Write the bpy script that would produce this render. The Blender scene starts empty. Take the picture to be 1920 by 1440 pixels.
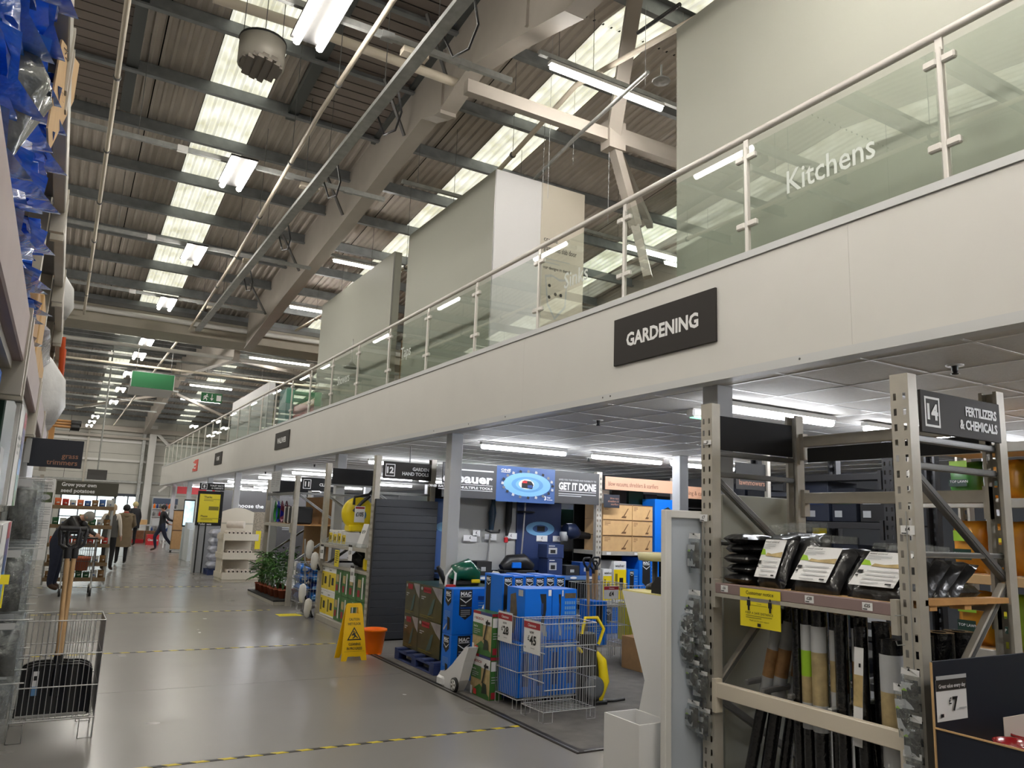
import bpy, math, random
from mathutils import Vector, Matrix, Euler
random.seed(7)
SC = bpy.context.scene
COL = SC.collection
# ------------------------------------------------------------------ camera
YAW, PIT, ROL, FPX, CH = math.radians(29.87144721), math.radians(10.17431915), math.radians(2.19544835), 1445.69, 1.6
_cy, _sy, _cp, _sp, _cr, _sr = math.cos(YAW), math.sin(YAW), math.cos(PIT), math.sin(PIT), math.cos(ROL), math.sin(ROL)
_F = Vector((_sy*_cp, _cy*_cp, _sp)); _R0 = Vector((_cy, -_sy, 0)); _U0 = _R0.cross(_F)
_R = _cr*_R0 + _sr*_U0; _U = -_sr*_R0 + _cr*_U0
cam = bpy.data.cameras.new('camera'); co = bpy.data.objects.new('camera', cam); COL.objects.link(co)
cam.sensor_width = 36; cam.lens = FPX*36/1920; cam.clip_start = .02; cam.clip_end = 300
co.matrix_world = Matrix(((_R.x, _U.x, -_F.x, 0), (_R.y, _U.y, -_F.y, 0), (_R.z, _U.z, -_F.z, CH), (0, 0, 0, 1)))
SC.camera = co
# ------------------------------------------------------------------ world, exposure, light levels
SC.view_settings.view_transform = 'Standard'; SC.view_settings.look = 'None'
SC.view_settings.exposure = 0.6; SC.view_settings.gamma = 1; SC.view_settings.use_curve_mapping = False
TUBE, UNDER, ROOFL = 55.0, 46.0, .54
W = bpy.data.worlds.new('World'); SC.world = W; W.use_nodes = True
_b = W.node_tree.nodes['Background']; _b.inputs[0].default_value = (.86, .93, 1, 1); _b.inputs[1].default_value = 2.2
cy = SC.cycles
cy.max_bounces = 7; cy.diffuse_bounces = 4; cy.glossy_bounces = 3; cy.transmission_bounces = 6; cy.transparent_max_bounces = 12
cy.sample_clamp_indirect = 3; cy.sample_clamp_direct = 14; cy.use_denoising = True; cy.caustics_reflective = False; cy.caustics_refractive = False
# ------------------------------------------------------------------ measuring: photo pixel on a known world plane -> point
def ray(u, v):
    return _R*((u-960)/FPX) - _U*((v-720)/FPX) + _F
def X(u, v, x): d = ray(u, v); t = x/d.x; return Vector((x, d.y*t, CH+d.z*t))
def Y(u, v, y): d = ray(u, v); t = y/d.y; return Vector((d.x*t, y, CH+d.z*t))
def Z(u, v, z): d = ray(u, v); t = (z-CH)/d.z; return Vector((d.x*t, d.y*t, z))
# ------------------------------------------------------------------ materials
def lin(c): return tuple((x/12.92 if x <= .04045 else ((x+.055)/1.055)**2.4) for x in (k/255 for k in c))
_M = {}
def mat(name, col=(128,128,128), rough=.5, metal=0, var=0, scale=6, bump=0, bscale=40, emit=0, coat=0, spec=.5, stretch=None):
    if name in _M: return _M[name]
    m = bpy.data.materials.new(name); m.use_nodes = True; nt = m.node_tree; p = nt.nodes['Principled BSDF']
    c = (*lin(col), 1)
    p.inputs['Base Color'].default_value = c; p.inputs['Roughness'].default_value = rough; p.inputs['Metallic'].default_value = metal
    p.inputs['Coat Weight'].default_value = coat; p.inputs['Specular IOR Level'].default_value = spec
    if emit: p.inputs['Emission Color'].default_value = c; p.inputs['Emission Strength'].default_value = emit
    if var or bump:
        tc = nt.nodes.new('ShaderNodeTexCoord'); src = tc.outputs['Object']
        if stretch:
            mp = nt.nodes.new('ShaderNodeMapping'); mp.inputs['Scale'].default_value = stretch; nt.links.new(src, mp.inputs[0]); src = mp.outputs[0]
    if var:
        n = nt.nodes.new('ShaderNodeTexNoise'); n.inputs['Scale'].default_value = scale; n.inputs['Detail'].default_value = 5; nt.links.new(src, n.inputs['Vector'])
        r = nt.nodes.new('ShaderNodeValToRGB'); r.color_ramp.elements[0].position = .3; r.color_ramp.elements[1].position = .7
        r.color_ramp.elements[0].color = (*[max(0, x*(1-var)) for x in c[:3]], 1); r.color_ramp.elements[1].color = (*[min(1, x*(1+var)) for x in c[:3]], 1)
        nt.links.new(n.outputs['Fac'], r.inputs[0]); nt.links.new(r.outputs[0], p.inputs['Base Color'])
        if emit: nt.links.new(r.outputs[0], p.inputs['Emission Color'])
    if bump:
        n2 = nt.nodes.new('ShaderNodeTexNoise'); n2.inputs['Scale'].default_value = bscale; n2.inputs['Detail'].default_value = 3; nt.links.new(src, n2.inputs['Vector'])
        b = nt.nodes.new('ShaderNodeBump'); b.inputs['Strength'].default_value = bump; b.inputs['Distance'].default_value = .02
        nt.links.new(n2.outputs['Fac'], b.inputs['Height']); nt.links.new(b.outputs[0], p.inputs['Normal'])
    _M[name] = m; return m
def clear_film(name, col, alpha, rough=.06, crumple=False):
    """thin see-through plastic: transparent mixed with gloss"""
    if name in _M: return _M[name]
    m = bpy.data.materials.new(name); m.use_nodes = True; nt = m.node_tree; nt.nodes.remove(nt.nodes['Principled BSDF'])
    t = nt.nodes.new('ShaderNodeBsdfTransparent'); t.inputs[0].default_value = (*lin(col), 1)
    g = nt.nodes.new('ShaderNodeBsdfGlossy'); g.inputs['Roughness'].default_value = rough; g.inputs[0].default_value = (.9, .95, .92, 1)
    f = nt.nodes.new('ShaderNodeFresnel'); f.inputs[0].default_value = 1.5
    ad = nt.nodes.new('ShaderNodeMath'); ad.operation = 'ADD'; ad.inputs[1].default_value = alpha; ad.use_clamp = True
    ge = nt.nodes.new('ShaderNodeNewGeometry'); iv = nt.nodes.new('ShaderNodeMath'); iv.operation = 'SUBTRACT'; iv.inputs[0].default_value = 1; nt.links.new(ge.outputs['Backfacing'], iv.inputs[1])
    ml = nt.nodes.new('ShaderNodeMath'); ml.operation = 'MULTIPLY'; nt.links.new(ad.outputs[0], ml.inputs[0]); nt.links.new(iv.outputs[0], ml.inputs[1])
    mx = nt.nodes.new('ShaderNodeMixShader'); nt.links.new(f.outputs[0], ad.inputs[0]); nt.links.new(ml.outputs[0], mx.inputs[0])
    nt.links.new(t.outputs[0], mx.inputs[1]); nt.links.new(g.outputs[0], mx.inputs[2]); nt.links.new(mx.outputs[0], nt.nodes['Material Output'].inputs[0])
    if crumple:
        tc = nt.nodes.new('ShaderNodeTexCoord'); n2 = nt.nodes.new('ShaderNodeTexNoise'); n2.inputs['Scale'].default_value = 26; n2.inputs['Detail'].default_value = 4; nt.links.new(tc.outputs['Object'], n2.inputs['Vector'])
        bp_ = nt.nodes.new('ShaderNodeBump'); bp_.inputs['Strength'].default_value = .9; bp_.inputs['Distance'].default_value = .03; nt.links.new(n2.outputs['Fac'], bp_.inputs['Height']); nt.links.new(bp_.outputs[0], g.inputs['Normal']); df = nt.nodes.new('ShaderNodeBsdfDiffuse'); df.inputs[0].default_value = (.8,.81,.82,1); m2 = nt.nodes.new('ShaderNodeMixShader'); m2.inputs[0].default_value = .2; nt.links.new(g.outputs[0], m2.inputs[1]); nt.links.new(df.outputs[0], m2.inputs[2]); nt.links.new(m2.outputs[0], mx.inputs[2])
    _M[name] = m; return m
def hazard(name, a, b, period):
    m = mat(name, a, .5); nt = m.node_tree; tc = nt.nodes.new('ShaderNodeTexCoord'); s = nt.nodes.new('ShaderNodeSeparateXYZ'); nt.links.new(tc.outputs['Object'], s.inputs[0])
    ad = nt.nodes.new('ShaderNodeMath'); ad.operation = 'ADD'; nt.links.new(s.outputs[0], ad.inputs[0]); nt.links.new(s.outputs[1], ad.inputs[1])
    ml = nt.nodes.new('ShaderNodeMath'); ml.operation = 'MULTIPLY'; ml.inputs[1].default_value = 1/period; nt.links.new(ad.outputs[0], ml.inputs[0])
    fr = nt.nodes.new('ShaderNodeMath'); fr.operation = 'FRACT'; nt.links.new(ml.outputs[0], fr.inputs[0])
    gt = nt.nodes.new('ShaderNodeMath'); gt.operation = 'GREATER_THAN'; gt.inputs[1].default_value = .5; nt.links.new(fr.outputs[0], gt.inputs[0])
    mx = nt.nodes.new('ShaderNodeMix'); mx.data_type = 'RGBA'; nt.links.new(gt.outputs[0], mx.inputs[0]); mx.inputs[6].default_value = (*lin(a), 1); mx.inputs[7].default_value = (*lin(b), 1)
    nt.links.new(mx.outputs[2], nt.nodes['Principled BSDF'].inputs['Base Color']); return m
STEEL = mat('rack_steel', (178,173,162), .42, .15, .07, 9)
STEELD = mat('dark_steel', (112,112,112), .4, .4, .1, 7)
GALV = mat('galvanised', (168,170,168), .42, .45, .16, 11)
PURL = mat('purlin_steel', (134,138,140), .45, .35, .18, 5)
CHROME = mat('wire_chrome', (205,205,205), .3, .65)
WHITE = mat('white_paint', (226,225,222), .5)
FASC = mat('fascia_board', (214,212,207), .55, 0, .02, 2)
TRIMG = mat('fascia_trim', (205,206,206), .45, .1)
GREYW = mat('grey_display_board', (168,169,158), .6, 0, .015, 1.2)
WHITEB = mat('white_board', (224,224,226), .45)
BEIGE = mat('beige_board', (205,198,184), .6)
BLACK = mat('black_plastic', (20,20,22), .4)
BLACKM = mat('black_matt', (26,26,27), .7)
SIGN = mat('sign_charcoal', (50,47,45), .6, spec=.25)
SIGNK = mat('sign_black', (30,30,32), .6, spec=.25)
NAVY = mat('navy_card', (24,29,42), .5)
LET = mat('letter_white', (235,235,235), .5)
LETG = mat('letter_frost', (214,220,214), .6)
LETC = mat('letter_copper', (150,108,88), .5)
LETK = mat('letter_black', (22,22,24), .5)
CREAM = mat('cream_paint', (214,204,186), .5)
ROOFS = mat('roof_sheet', (200,192,183), .55, .1, .06, 3)
RAFT = mat('rafter_paint', (178,171,162), .5, 0, .05, 3)
CARD = mat('cardboard', (176,138,94), .8, 0, .08, 14)
CARDL = mat('cardboard_light', (196,160,112), .8, 0, .06, 12)
WOOD = mat('ash_wood', (196,160,116), .55, 0, .16, 8, stretch=(6,6,.7))
PINE = mat('pine', (190,142,86), .6, 0, .15, 8)
BLUE = mat('bright_blue_card', (18,112,220), .4, 0, .04, 6, spec=.3)
BLUED = mat('deep_blue_card', (18,60,128), .4)
BLUEBAG = mat('blue_bag', (34,112,220), .22, 0, .2, 9, .35, 22, coat=.6)
BLUEPAL = mat('blue_pallet', (44,58,104), .7, 0, .2, 12)
DGREEN = mat('dark_green_card', (20,52,42), .35)
KHAKI = mat('photo_khaki', (66,64,36), .35, 0, .35, 5)
GREEN = mat('print_green', (62,112,52), .4, 0, .2, 8)
LIME = mat('print_lime', (148,190,44), .5)
SAND = mat('print_sand', (186,164,116), .5, 0, .25, 16)
RED = mat('print_red', (190,30,36), .45)
MAROON = mat('clearance_red', (160,38,50), .5)
YEL = mat('caution_yellow', (246,196,10), .4, spec=.3)
YELP = mat('poster_yellow', (232,214,40), .5)
YELK = mat('machine_yellow', (238,212,30), .32)
ORANGE = mat('bucket_orange', (255,122,10), .4, spec=.3)
PAPER = mat('paper_white', (232,232,232), .55)
PAPERG = mat('paper_grey', (180,182,184), .6)
PURPLE = mat('shelf_edge_mauve', (138,118,116), .5, 0, .06, 6)
FILM = mat('black_film', (17,17,19), .2, 0, .2, 10, .5, 30, coat=.5)
PACK = mat('black_pack', (26,26,28), .28, 0, .2, 12, .35, 18, coat=.35)
SLATE = mat('charcoal_slat', (44,47,53), .5)
MATF = mat('grey_entrance_mat', (108,105,101), .9, 0, .22, 6, .4, 160)
ALU = mat('aluminium', (200,200,200), .3, .9)
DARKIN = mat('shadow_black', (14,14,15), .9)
SKIN = mat('skin', (196,150,126), .5)
GLASS = clear_film('balustrade_glass', (250,254,251), .15, .015)
POLY = clear_film('clear_poly', (240,242,244), .12, .1, True)
POLYH = clear_film('clear_header', (240,242,244), .38, .12, True)
TUBEM = mat('tube_light', (255,249,240), .5, emit=TUBE)
UNDERM = mat('under_light', (248,250,255), .5, emit=UNDER)
ROOFLM = mat('rooflight_sheet', (244,242,216), .5, 0, .3, 3.2, emit=ROOFL)
TAPE = hazard('hazard_tape', (222,200,50), (38,36,34), .17)
# ------------------------------------------------------------------ mesh building
class MB:
    def __init__(s, root=None, local=False):
        s.v, s.f, s.m, s.ms, s.sm = [], [], [], [], []
        s.off = Vector((0,0,0)) if (root is None or local) else root_of(root).location.copy(); s.root = root
    def mi(s, m):
        if m not in s.ms: s.ms.append(m)
        return s.ms.index(m)
    def add(s, vs, fs, m, smooth=False):
        b = len(s.v); s.v += [Vector(p) for p in vs]; k = s.mi(m)
        for f in fs: s.f.append([b+i for i in f]); s.m.append(k); s.sm.append(smooth)
        return s
    def box(s, x0, x1, y0, y1, z0, z1, m, bev=0):
        if x0 > x1: x0, x1 = x1, x0
        if y0 > y1: y0, y1 = y1, y0
        if z0 > z1: z0, z1 = z1, z0
        c = Vector(((x0+x1)/2, (y0+y1)/2, (z0+z1)/2))
        return s.obox(c, Vector(((x1-x0)/2,0,0)), Vector((0,(y1-y0)/2,0)), Vector((0,0,(z1-z0)/2)), m, bev)
    def obox(s, c, a, b, d, m, bev=0):
        c, a, b, d = Vector(c), Vector(a), Vector(b), Vector(d)
        if not bev:
            vs = [c+i*a+j*b+k*d for k in (-1,1) for j in (-1,1) for i in (-1,1)]
            return s.add(vs, [(0,2,3,1),(4,5,7,6),(0,1,5,4),(2,6,7,3),(0,4,6,2),(1,3,7,5)], m)
        la, lb, ld = a.length, b.length, d.length; w = min(bev, la*.45, lb*.45, ld*.45)
        fa, fb, fd = 1-w/la, 1-w/lb, 1-w/ld; vs = []; idx = {}
        for k in (-1,1):
            for j in (-1,1):
                for i in (-1,1):
                    for q, (p, r, t) in enumerate(((1,fb,fd),(fa,1,fd),(fa,fb,1))):
                        idx[(i,j,k,q)] = len(vs); vs.append(c+a*i*p+b*j*r+d*k*t)
        F = []
        for i in (-1,1): F.append([idx[(i,j,k,0)] for j,k in ((-1,-1),(1,-1),(1,1),(-1,1))][::i])
        for j in (-1,1): F.append([idx[(i,j,k,1)] for i,k in ((-1,-1),(-1,1),(1,1),(1,-1))][::j])
        for k in (-1,1): F.append([idx[(i,j,k,2)] for i,j in ((-1,-1),(1,-1),(1,1),(-1,1))][::k])
        for j in (-1,1):
            for k in (-1,1): F.append([idx[(-1,j,k,1)],idx[(1,j,k,1)],idx[(1,j,k,2)],idx[(-1,j,k,2)]])
        for i in (-1,1):
            for k in (-1,1): F.append([idx[(i,-1,k,0)],idx[(i,1,k,0)],idx[(i,1,k,2)],idx[(i,-1,k,2)]])
            for j in (-1,1): F.append([idx[(i,j,-1,0)],idx[(i,j,1,0)],idx[(i,j,1,1)],idx[(i,j,-1,1)]])
        for i in (-1,1):
            for j in (-1,1):
                for k in (-1,1): F.append([idx[(i,j,k,0)],idx[(i,j,k,1)],idx[(i,j,k,2)]])
        return s.add(vs, F, m)
    def beam(s, p, q, w, h, m, up=(0,0,1), bev=0):
        p, q = Vector(p), Vector(q); d = q-p; u = Vector(up); r = d.cross(u)
        if r.length < 1e-6: r = d.cross(Vector((0,1,0)))
        r.normalize(); t = r.cross(d).normalized()
        return s.obox((p+q)/2, d/2, r*w/2, t*h/2, m, bev)
    def quad(s, a, b, c, d, m): return s.add([a,b,c,d], [(0,1,2,3)], m)
    def prism(s, poly, d, m, smooth=False):
        d = Vector(d); n = len(poly); P = [Vector(p) for p in poly]
        s.add(P, [list(range(n))], m); s.add([p+d for p in P], [list(range(n))[::-1]], m)
        return s.add(P+[p+d for p in P], [(i,(i+1)%n,(i+1)%n+n,i+n) for i in range(n)], m, smooth)
    def tube(s, pts, r, m, n=6, cap=True, smooth=True):
        P = [Vector(p) for p in pts]; rs = r if isinstance(r, (list, tuple)) else [r]*len(P); ring = []; ref = None
        for i, p in enumerate(P):
            t = (P[min(i+1,len(P)-1)]-P[max(i-1,0)]).normalized()
            if ref is None: ref = Vector((0,0,1)) if abs(t.z) < .9 else Vector((1,0,0))
            a = (ref-t*ref.dot(t)).normalized(); ref = a; b = t.cross(a)
            ring += [p+(a*math.cos(2*math.pi*k/n)+b*math.sin(2*math.pi*k/n))*rs[i] for k in range(n)]
        F = [(i*n+k, i*n+(k+1)%n, (i+1)*n+(k+1)%n, (i+1)*n+k) for i in range(len(P)-1) for k in range(n)]
        s.add(ring, F, m, smooth)
        if cap: s.add(ring[:n], [list(range(n))[::-1]], m); s.add(ring[-n:], [list(range(n))], m)
        return s
    def lathe(s, c, prof, m, n=20, axis='z', smooth=True, arc=1.0):
        c = Vector(c); vs = []
        for r, z in prof:
            for k in range(n):
                a = 2*math.pi*k/n*arc; x, y = r*math.cos(a), r*math.sin(a)
                vs.append(c+(Vector((x,y,z)) if axis == 'z' else Vector((z,x,y)) if axis == 'x' else Vector((y,z,x))))
        F = [(i*n+k, i*n+(k+1)%n, (i+1)*n+(k+1)%n, (i+1)*n+k) for i in range(len(prof)-1) for k in range(n if arc == 1 else n-1)]
        return s.add(vs, F, m, smooth)
    def ball(s, c, rx, ry, rz, m, n=12, k=8):
        c = Vector(c); vs = []; F = []
        for i in range(k+1):
            t = math.pi*i/k
            for j in range(n): a = 2*math.pi*j/n; vs.append(c+Vector((rx*math.sin(t)*math.cos(a), ry*math.sin(t)*math.sin(a), rz*math.cos(t))))
        F = [(i*n+j, (i+1)*n+j, (i+1)*n+(j+1)%n, i*n+(j+1)%n) for i in range(k) for j in range(n)]
        return s.add(vs, F, m, True)
    def pillow(s, c, a, b, d, m, nx=9, ny=7, jit=.12, p=3.0, rnd=None, crimp=.12):
        """a stuffed bag: half axes a, b, half thickness d; flat crimped seams at the two ends of a"""
        rnd = rnd or random; c, a, b, d = Vector(c), Vector(a), Vector(b), Vector(d); top, bot = [], []
        for j in range(ny):
            for i in range(nx):
                x, y = -1+2*i/(nx-1), -1+2*j/(ny-1)
                xx = min(1, abs(x)/(1-crimp)); h = max(0, (1-xx**p))**.5*max(0, (1-abs(y)**p))**.5
                w = rnd.uniform(-jit, jit)*(.3+h*.7)
                e = c+a*(x+rnd.uniform(-.02,.02))+b*(y*(1-.06*(1-abs(x))**2)+rnd.uniform(-.02,.02))
                top.append(e+d*(h+w)); bot.append(e-d*(h+w*.6)-d*.02)
        n = nx*ny; F = []
        for j in range(ny-1):
            for i in range(nx-1):
                q = j*nx+i; F += [(q,q+1,q+nx+1,q+nx), (n+q,n+q+nx,n+q+nx+1,n+q+1)]
        rim = [i for i in range(nx)]+[j*nx+nx-1 for j in range(1,ny)]+[(ny-1)*nx+i for i in range(nx-2,-1,-1)]+[j*nx for j in range(ny-2,0,-1)]
        for q in range(len(rim)): u, v = rim[q], rim[(q+1)%len(rim)]; F.append((u, n+u, n+v, v))
        if a.cross(b).dot(d) < 0: F = [f[::-1] for f in F]
        return s.add(top+bot, F, m, True)
    def mesh(s, name, off):
        me = bpy.data.meshes.new(name); me.from_pydata([tuple(p-off) for p in s.v], [], s.f)
        for m in s.ms: me.materials.append(m)
        me.polygons.foreach_set('material_index', s.m); me.polygons.foreach_set('use_smooth', s.sm); me.update(); return me
    def part(s, name, label=None, root=None, stuff=False):
        r = root or s.root; o = bpy.data.objects.new(name, s.mesh(name, s.off)); COL.objects.link(o); o.parent = r
        if label: o['label'] = label
        if stuff: o['kind'] = 'stuff'
        return o
    def top(s, name, label=None, cat=None, group=None, kind=None):
        xs = [p.x for p in s.v]; ys = [p.y for p in s.v]; z = min(p.z for p in s.v)
        c = Vector(((min(xs)+max(xs))/2, (min(ys)+max(ys))/2, z)); o = bpy.data.objects.new(name, s.mesh(name, c)); COL.objects.link(o); o.location = c
        if label: o['label'] = label; o['category'] = cat
        if group: o['group'] = group
        if kind: o['kind'] = kind
        return o
def root_of(o):
    while o.parent: o = o.parent
    return o
def thing(name, label, cat, loc=(0,0,0), rz=0, group=None):
    o = bpy.data.objects.new(name, None); COL.objects.link(o); o.location = loc; o.rotation_euler = (0,0,rz); o.empty_display_size = .1
    o['label'] = label; o['category'] = cat
    if group: o['group'] = group
    return o
def structure(name, loc=(0,0,0)):
    o = bpy.data.objects.new(name, None); COL.objects.link(o); o.location = loc; o['kind'] = 'structure'; return o
def inst(src, name, parent, loc=(0,0,0), rot=(0,0,0), scale=None):
    o = bpy.data.objects.new(name, src.data if hasattr(src, 'data') else src); COL.objects.link(o); o.parent = parent; o.location = loc; o.rotation_euler = rot
    if scale: o.scale = scale
    return o
def dup(root, loc, rz=0, label=None):
    r = root.copy(); COL.objects.link(r); r.location = loc; r.rotation_euler = (0,0,rz)
    if label: r['label'] = label
    for ch in list(root.children):
        c = ch.copy(); COL.objects.link(c); c.parent = r
        for g in ch.children: d = g.copy(); COL.objects.link(d); d.parent = c
    return r
# ------------------------------------------------------------------ lettering
_TX = {}
def glyphs(t, bold):
    k = (t, bold)
    if k not in _TX:
        cu = bpy.data.curves.new('t', 'FONT'); cu.body = t; cu.size = 1; cu.resolution_u = 2; cu.offset = bold; cu.fill_mode = 'FRONT'
        ob = bpy.data.objects.new('t', cu); me = bpy.data.meshes.new_from_object(ob)
        vs = [(p.co.x, p.co.y) for p in me.vertices]; fs = [list(p.vertices) for p in me.polygons]
        bpy.data.meshes.remove(me); bpy.data.objects.remove(ob); bpy.data.curves.remove(cu); _TX[k] = (vs, fs)
    return _TX[k]
class Face:
    """flat print on a plane: o = lower-left corner, r / u = unit right and up as the reader sees it"""
    def __init__(s, mb, o, r, u, lift=.0012):
        s.mb, s.o, s.r, s.u = mb, Vector(o), Vector(r).normalized(), Vector(u).normalized(); s.n = s.r.cross(s.u); s.k = 1; s.lift = lift
    def P(s, x, y): return s.o+s.r*x+s.u*y+s.n*(s.lift*s.k)
    def rect(s, x0, y0, x1, y1, m, up=True):
        s.mb.quad(s.P(x0,y0), s.P(x1,y0), s.P(x1,y1), s.P(x0,y1), m)
        if up: s.k += 1
        return s
    def poly(s, pts, m):
        s.mb.add([s.P(*p) for p in pts], [list(range(len(pts)))], m); s.k += 1; return s
    def disc(s, x, y, rx, ry, m, n=18): return s.poly([(x+rx*math.cos(2*math.pi*i/n), y+ry*math.sin(2*math.pi*i/n)) for i in range(n)], m)
    def frame(s, x0, y0, x1, y1, w, m):
        for q in ((x0,y0,x1,y0+w),(x0,y1-w,x1,y1),(x0,y0+w,x0+w,y1-w),(x1-w,y0+w,x1,y1-w)): s.rect(*q, m, False)
        s.k += 1; return s
    def text(s, t, x, y, h, m, align='L', bold=.012, width=None, squeeze=1.0):
        vs, fs = glyphs(t, bold)
        if not vs: return s
        x0 = min(p[0] for p in vs); x1 = max(p[0] for p in vs); sc = h/.72; sx = sc*squeeze
        if width: sx = width/max(1e-6, x1-x0)
        w = (x1-x0)*sx; ox = x-(0 if align == 'L' else w/2 if align == 'C' else w)
        s.mb.add([s.P(ox+(p[0]-x0)*sx, y+p[1]*sc) for p in vs], fs, m); return s
    def lines(s, x0, y1, w, n, step, h, m):
        """small print too small to read: thin rules"""
        for i in range(n): s.rect(x0, y1-i*step-h, x0+w*(1 if i < n-1 else .6), y1-i*step, m, False)
        s.k += 1; return s
XR, XU = Vector((1,0,0)), Vector((0,0,1))       # boards facing the camera end (-Y)
AR = Vector((0,-1,0))                            # boards facing the aisle (-X)
# ================================================================== STRUCTURE
XL, XRT, YN, YF = -7.0, 17.0, -6.0, 46.0
# floor: polished concrete slabs with fine saw-cut joints
FLOORM = mat('polished_concrete', (139,136,131), .24, 0, .035, .7, spec=.5)
def floor_mat():
    nt = FLOORM.node_tree; p = nt.nodes['Principled BSDF']
    tc = nt.nodes.new('ShaderNodeTexCoord'); n = nt.nodes.new('ShaderNodeTexNoise'); n.inputs['Scale'].default_value = 1.7; n.inputs['Detail'].default_value = 2
    nt.links.new(tc.outputs['Object'], n.inputs['Vector']); r = nt.nodes.new('ShaderNodeMapRange'); r.inputs[3].default_value = .2; r.inputs[4].default_value = .3
    nt.links.new(n.outputs['Fac'], r.inputs[0]); nt.links.new(r.outputs[0], p.inputs['Roughness'])
floor_mat()
fl = MB().box(XL, XRT, YN, YF, -.2, -.02, DARKIN).top('floor', kind='structure'); fb = fl.location
YJ = [YN, 1.5, 7.9, 14.3, 20.7, 27.1, 33.5, 39.9, YF]; XJ = [XL, -.9, 6.3, XRT]
for j in range(len(YJ)-1):
    for i in range(len(XJ)-1):
        b = MB().box(XJ[i]+.003, XJ[i+1]-.003, YJ[j]+.003, YJ[j+1]-.003, -.02, 0, FLOORM); b.off = fb.copy(); b.root = fl; b.part('floor_slab')
# entrance mat area sunk level with the floor, metal edge strip round it
b = MB().box(3.47, 9.4, 4.86, 8.98, 0, .006, MATF); b.top('floor_mat', kind='structure')
EDGE = mat('mat_edge_strip', (62,58,56), .45, .5, .35, 9)
b = MB().box(3.40, 3.47, 4.79, 9.02, 0, .009, EDGE).box(3.415, 3.425, 4.8, 9.0, .009, .011, ALU); b.top('trim_1', kind='structure')
b = MB().box(3.47, 9.4, 4.79, 4.86, 0, .009, EDGE).box(3.47, 9.4, 4.80, 4.808, .009, .011, ALU); b.top('trim_2', kind='structure')
# ------------------------------------------------------------------ roof: two pitched spans (ridges at y=7 and y=33, valley at y=20)
SL, RZ = .1016, 8.42
def rz(y):
    if y < 7: y = 14-y
    if y > 33: y = 66-y
    return RZ-SL*(y if y <= 20 else 40-y)
ce = structure('ceiling', (0,0,6))
def sheet_mesh(w, m, name):
    n = max(1, round(w/.13)); p = w/n; L = 13.0; vs = []; F = []
    prof = []
    for i in range(n): x = -w/2+i*p; prof += [(x,0),(x+p*.28,0),(x+p*.42,.032),(x+p*.86,.032)]
    prof.append((w/2,0))
    for x, z in prof: vs += [(x,0,z),(x,L,z-L*SL)]
    k = len(prof); F = [(2*i,2*i+1,2*i+3,2*i+2) for i in range(k-1)]
    return MB().add(vs, F, m).mesh(name, Vector((0,0,0)))
GW = 3.24
cols = []
for k in range(-2, 5):
    r0 = 1.1+4*k; cols.append((r0, r0+.76, 1)); g0 = r0+.76; cols += [(g0+.01, g0+2.585, 0), (g0+2.6, g0+GW-.01, 0)]
SH = {}
for x0, x1, lite in cols:
    if x1 < XL or x0 > XRT: continue
    w = round(x1-x0, 3); key = (w, lite)
    if key not in SH: SH[key] = sheet_mesh(w, ROOFLM if lite else ROOFS, 'rooflight' if lite else 'roof_sheet')
    for y0, rot in ((7,0),(7,math.pi),(33,0),(33,math.pi)):
        inst(SH[key], 'rooflight' if lite else 'roof_sheet', ce, ((x0+x1)/2, y0, RZ-.711-6), (0,0,rot))
# unseen dark sheet added above the liner sheets to stop light leaking through gaps
b = MB(); b.off = Vector((0,0,6))
for y0, y1 in ((YN-.3,7),(7,20),(20,33),(33,YF+.3)): b.quad((XL,y0,rz(y0)+.12),(XRT,y0,rz(y0)+.12),(XRT,y1,rz(y1-.001)+.12),(XL,y1,rz(y1-.001)+.12), DARKIN)
b.root = ce; b.part('light_block_sheet')
# purlins (cold-rolled sections: web, two flanges)
pm = MB(); pm.box(XL,XRT,-.006,.006,-.19,0,PURL).box(XL,XRT,-.07,.006,-.196,-.19,PURL).box(XL,XRT,-.006,.07,-.004,0,PURL).box(XL,XRT,-.07,-.064,-.19,-.17,PURL)
pme = pm.mesh('purlin', Vector((0,0,0)))
ys = [9.14-1.32+1.32*k for k in range(0, 10)]
for y in ys:
    for yy in (y, 14-y, 40-y, 26+y):
        if YN < yy < YF: inst(pme, 'purlin', ce, (0, yy, rz(yy)-.012-6), (0,0,0 if yy > 7 and yy < 20 or yy > 33 else math.pi))
# rafters: welded frames with a deeper haunch at the apex
def rafter(xr, half):
    c, out = (7.3, []), []
    prof = [(0,6.72),(.9,6.55),(1.0,6.555),(1.35,6.70),(1.65,6.69),(5.0,6.30),(8.5,5.93),(12.2,5.50)]
    yc = 7.1 if not half else 33.0
    low = [(yc-d, z) for d, z in prof[::-1]]+[(yc+d, z) for d, z in prof[1:]]
    if not half: low = [(-5.9,5.4),(1.5,6.1),(4.9,6.28),(5.36,6.27),(6.4,6.55),(7.39,6.76),(8.15,6.58),(8.3,6.6),(8.7,6.74),(12.1,6.33),(15.6,5.98),(19.3,5.55)]
    low = [p for p in low if YN < p[0] < YF]
    top = [(y, rz(y)-.03) for y in (low[-1][0], yc, low[0][0])]
    b = MB(ce); P = [(xr+.02, y, z) for y, z in low]+[(xr+.02, y, z) for y, z in top]
    b.prism(P, (.15,0,0), RAFT)
    for i in range(len(low)-1): b.beam((xr+.095,)+low[i], (xr+.095,)+low[i+1], .22, .025, RAFT)
    b.box(xr-.012, xr+.2, yc+1.0, yc+1.03, 6.53, rz(yc+1)-.2, RAFT).box(xr-.012, xr+.2, yc-1.03, yc-1.0, 6.53, rz(yc+1)-.2, RAFT)
    b.part('rafter')
for xr in (-3.5, 3.5, 10.5):
    for half in (0, 1): rafter(xr, half)
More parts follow.
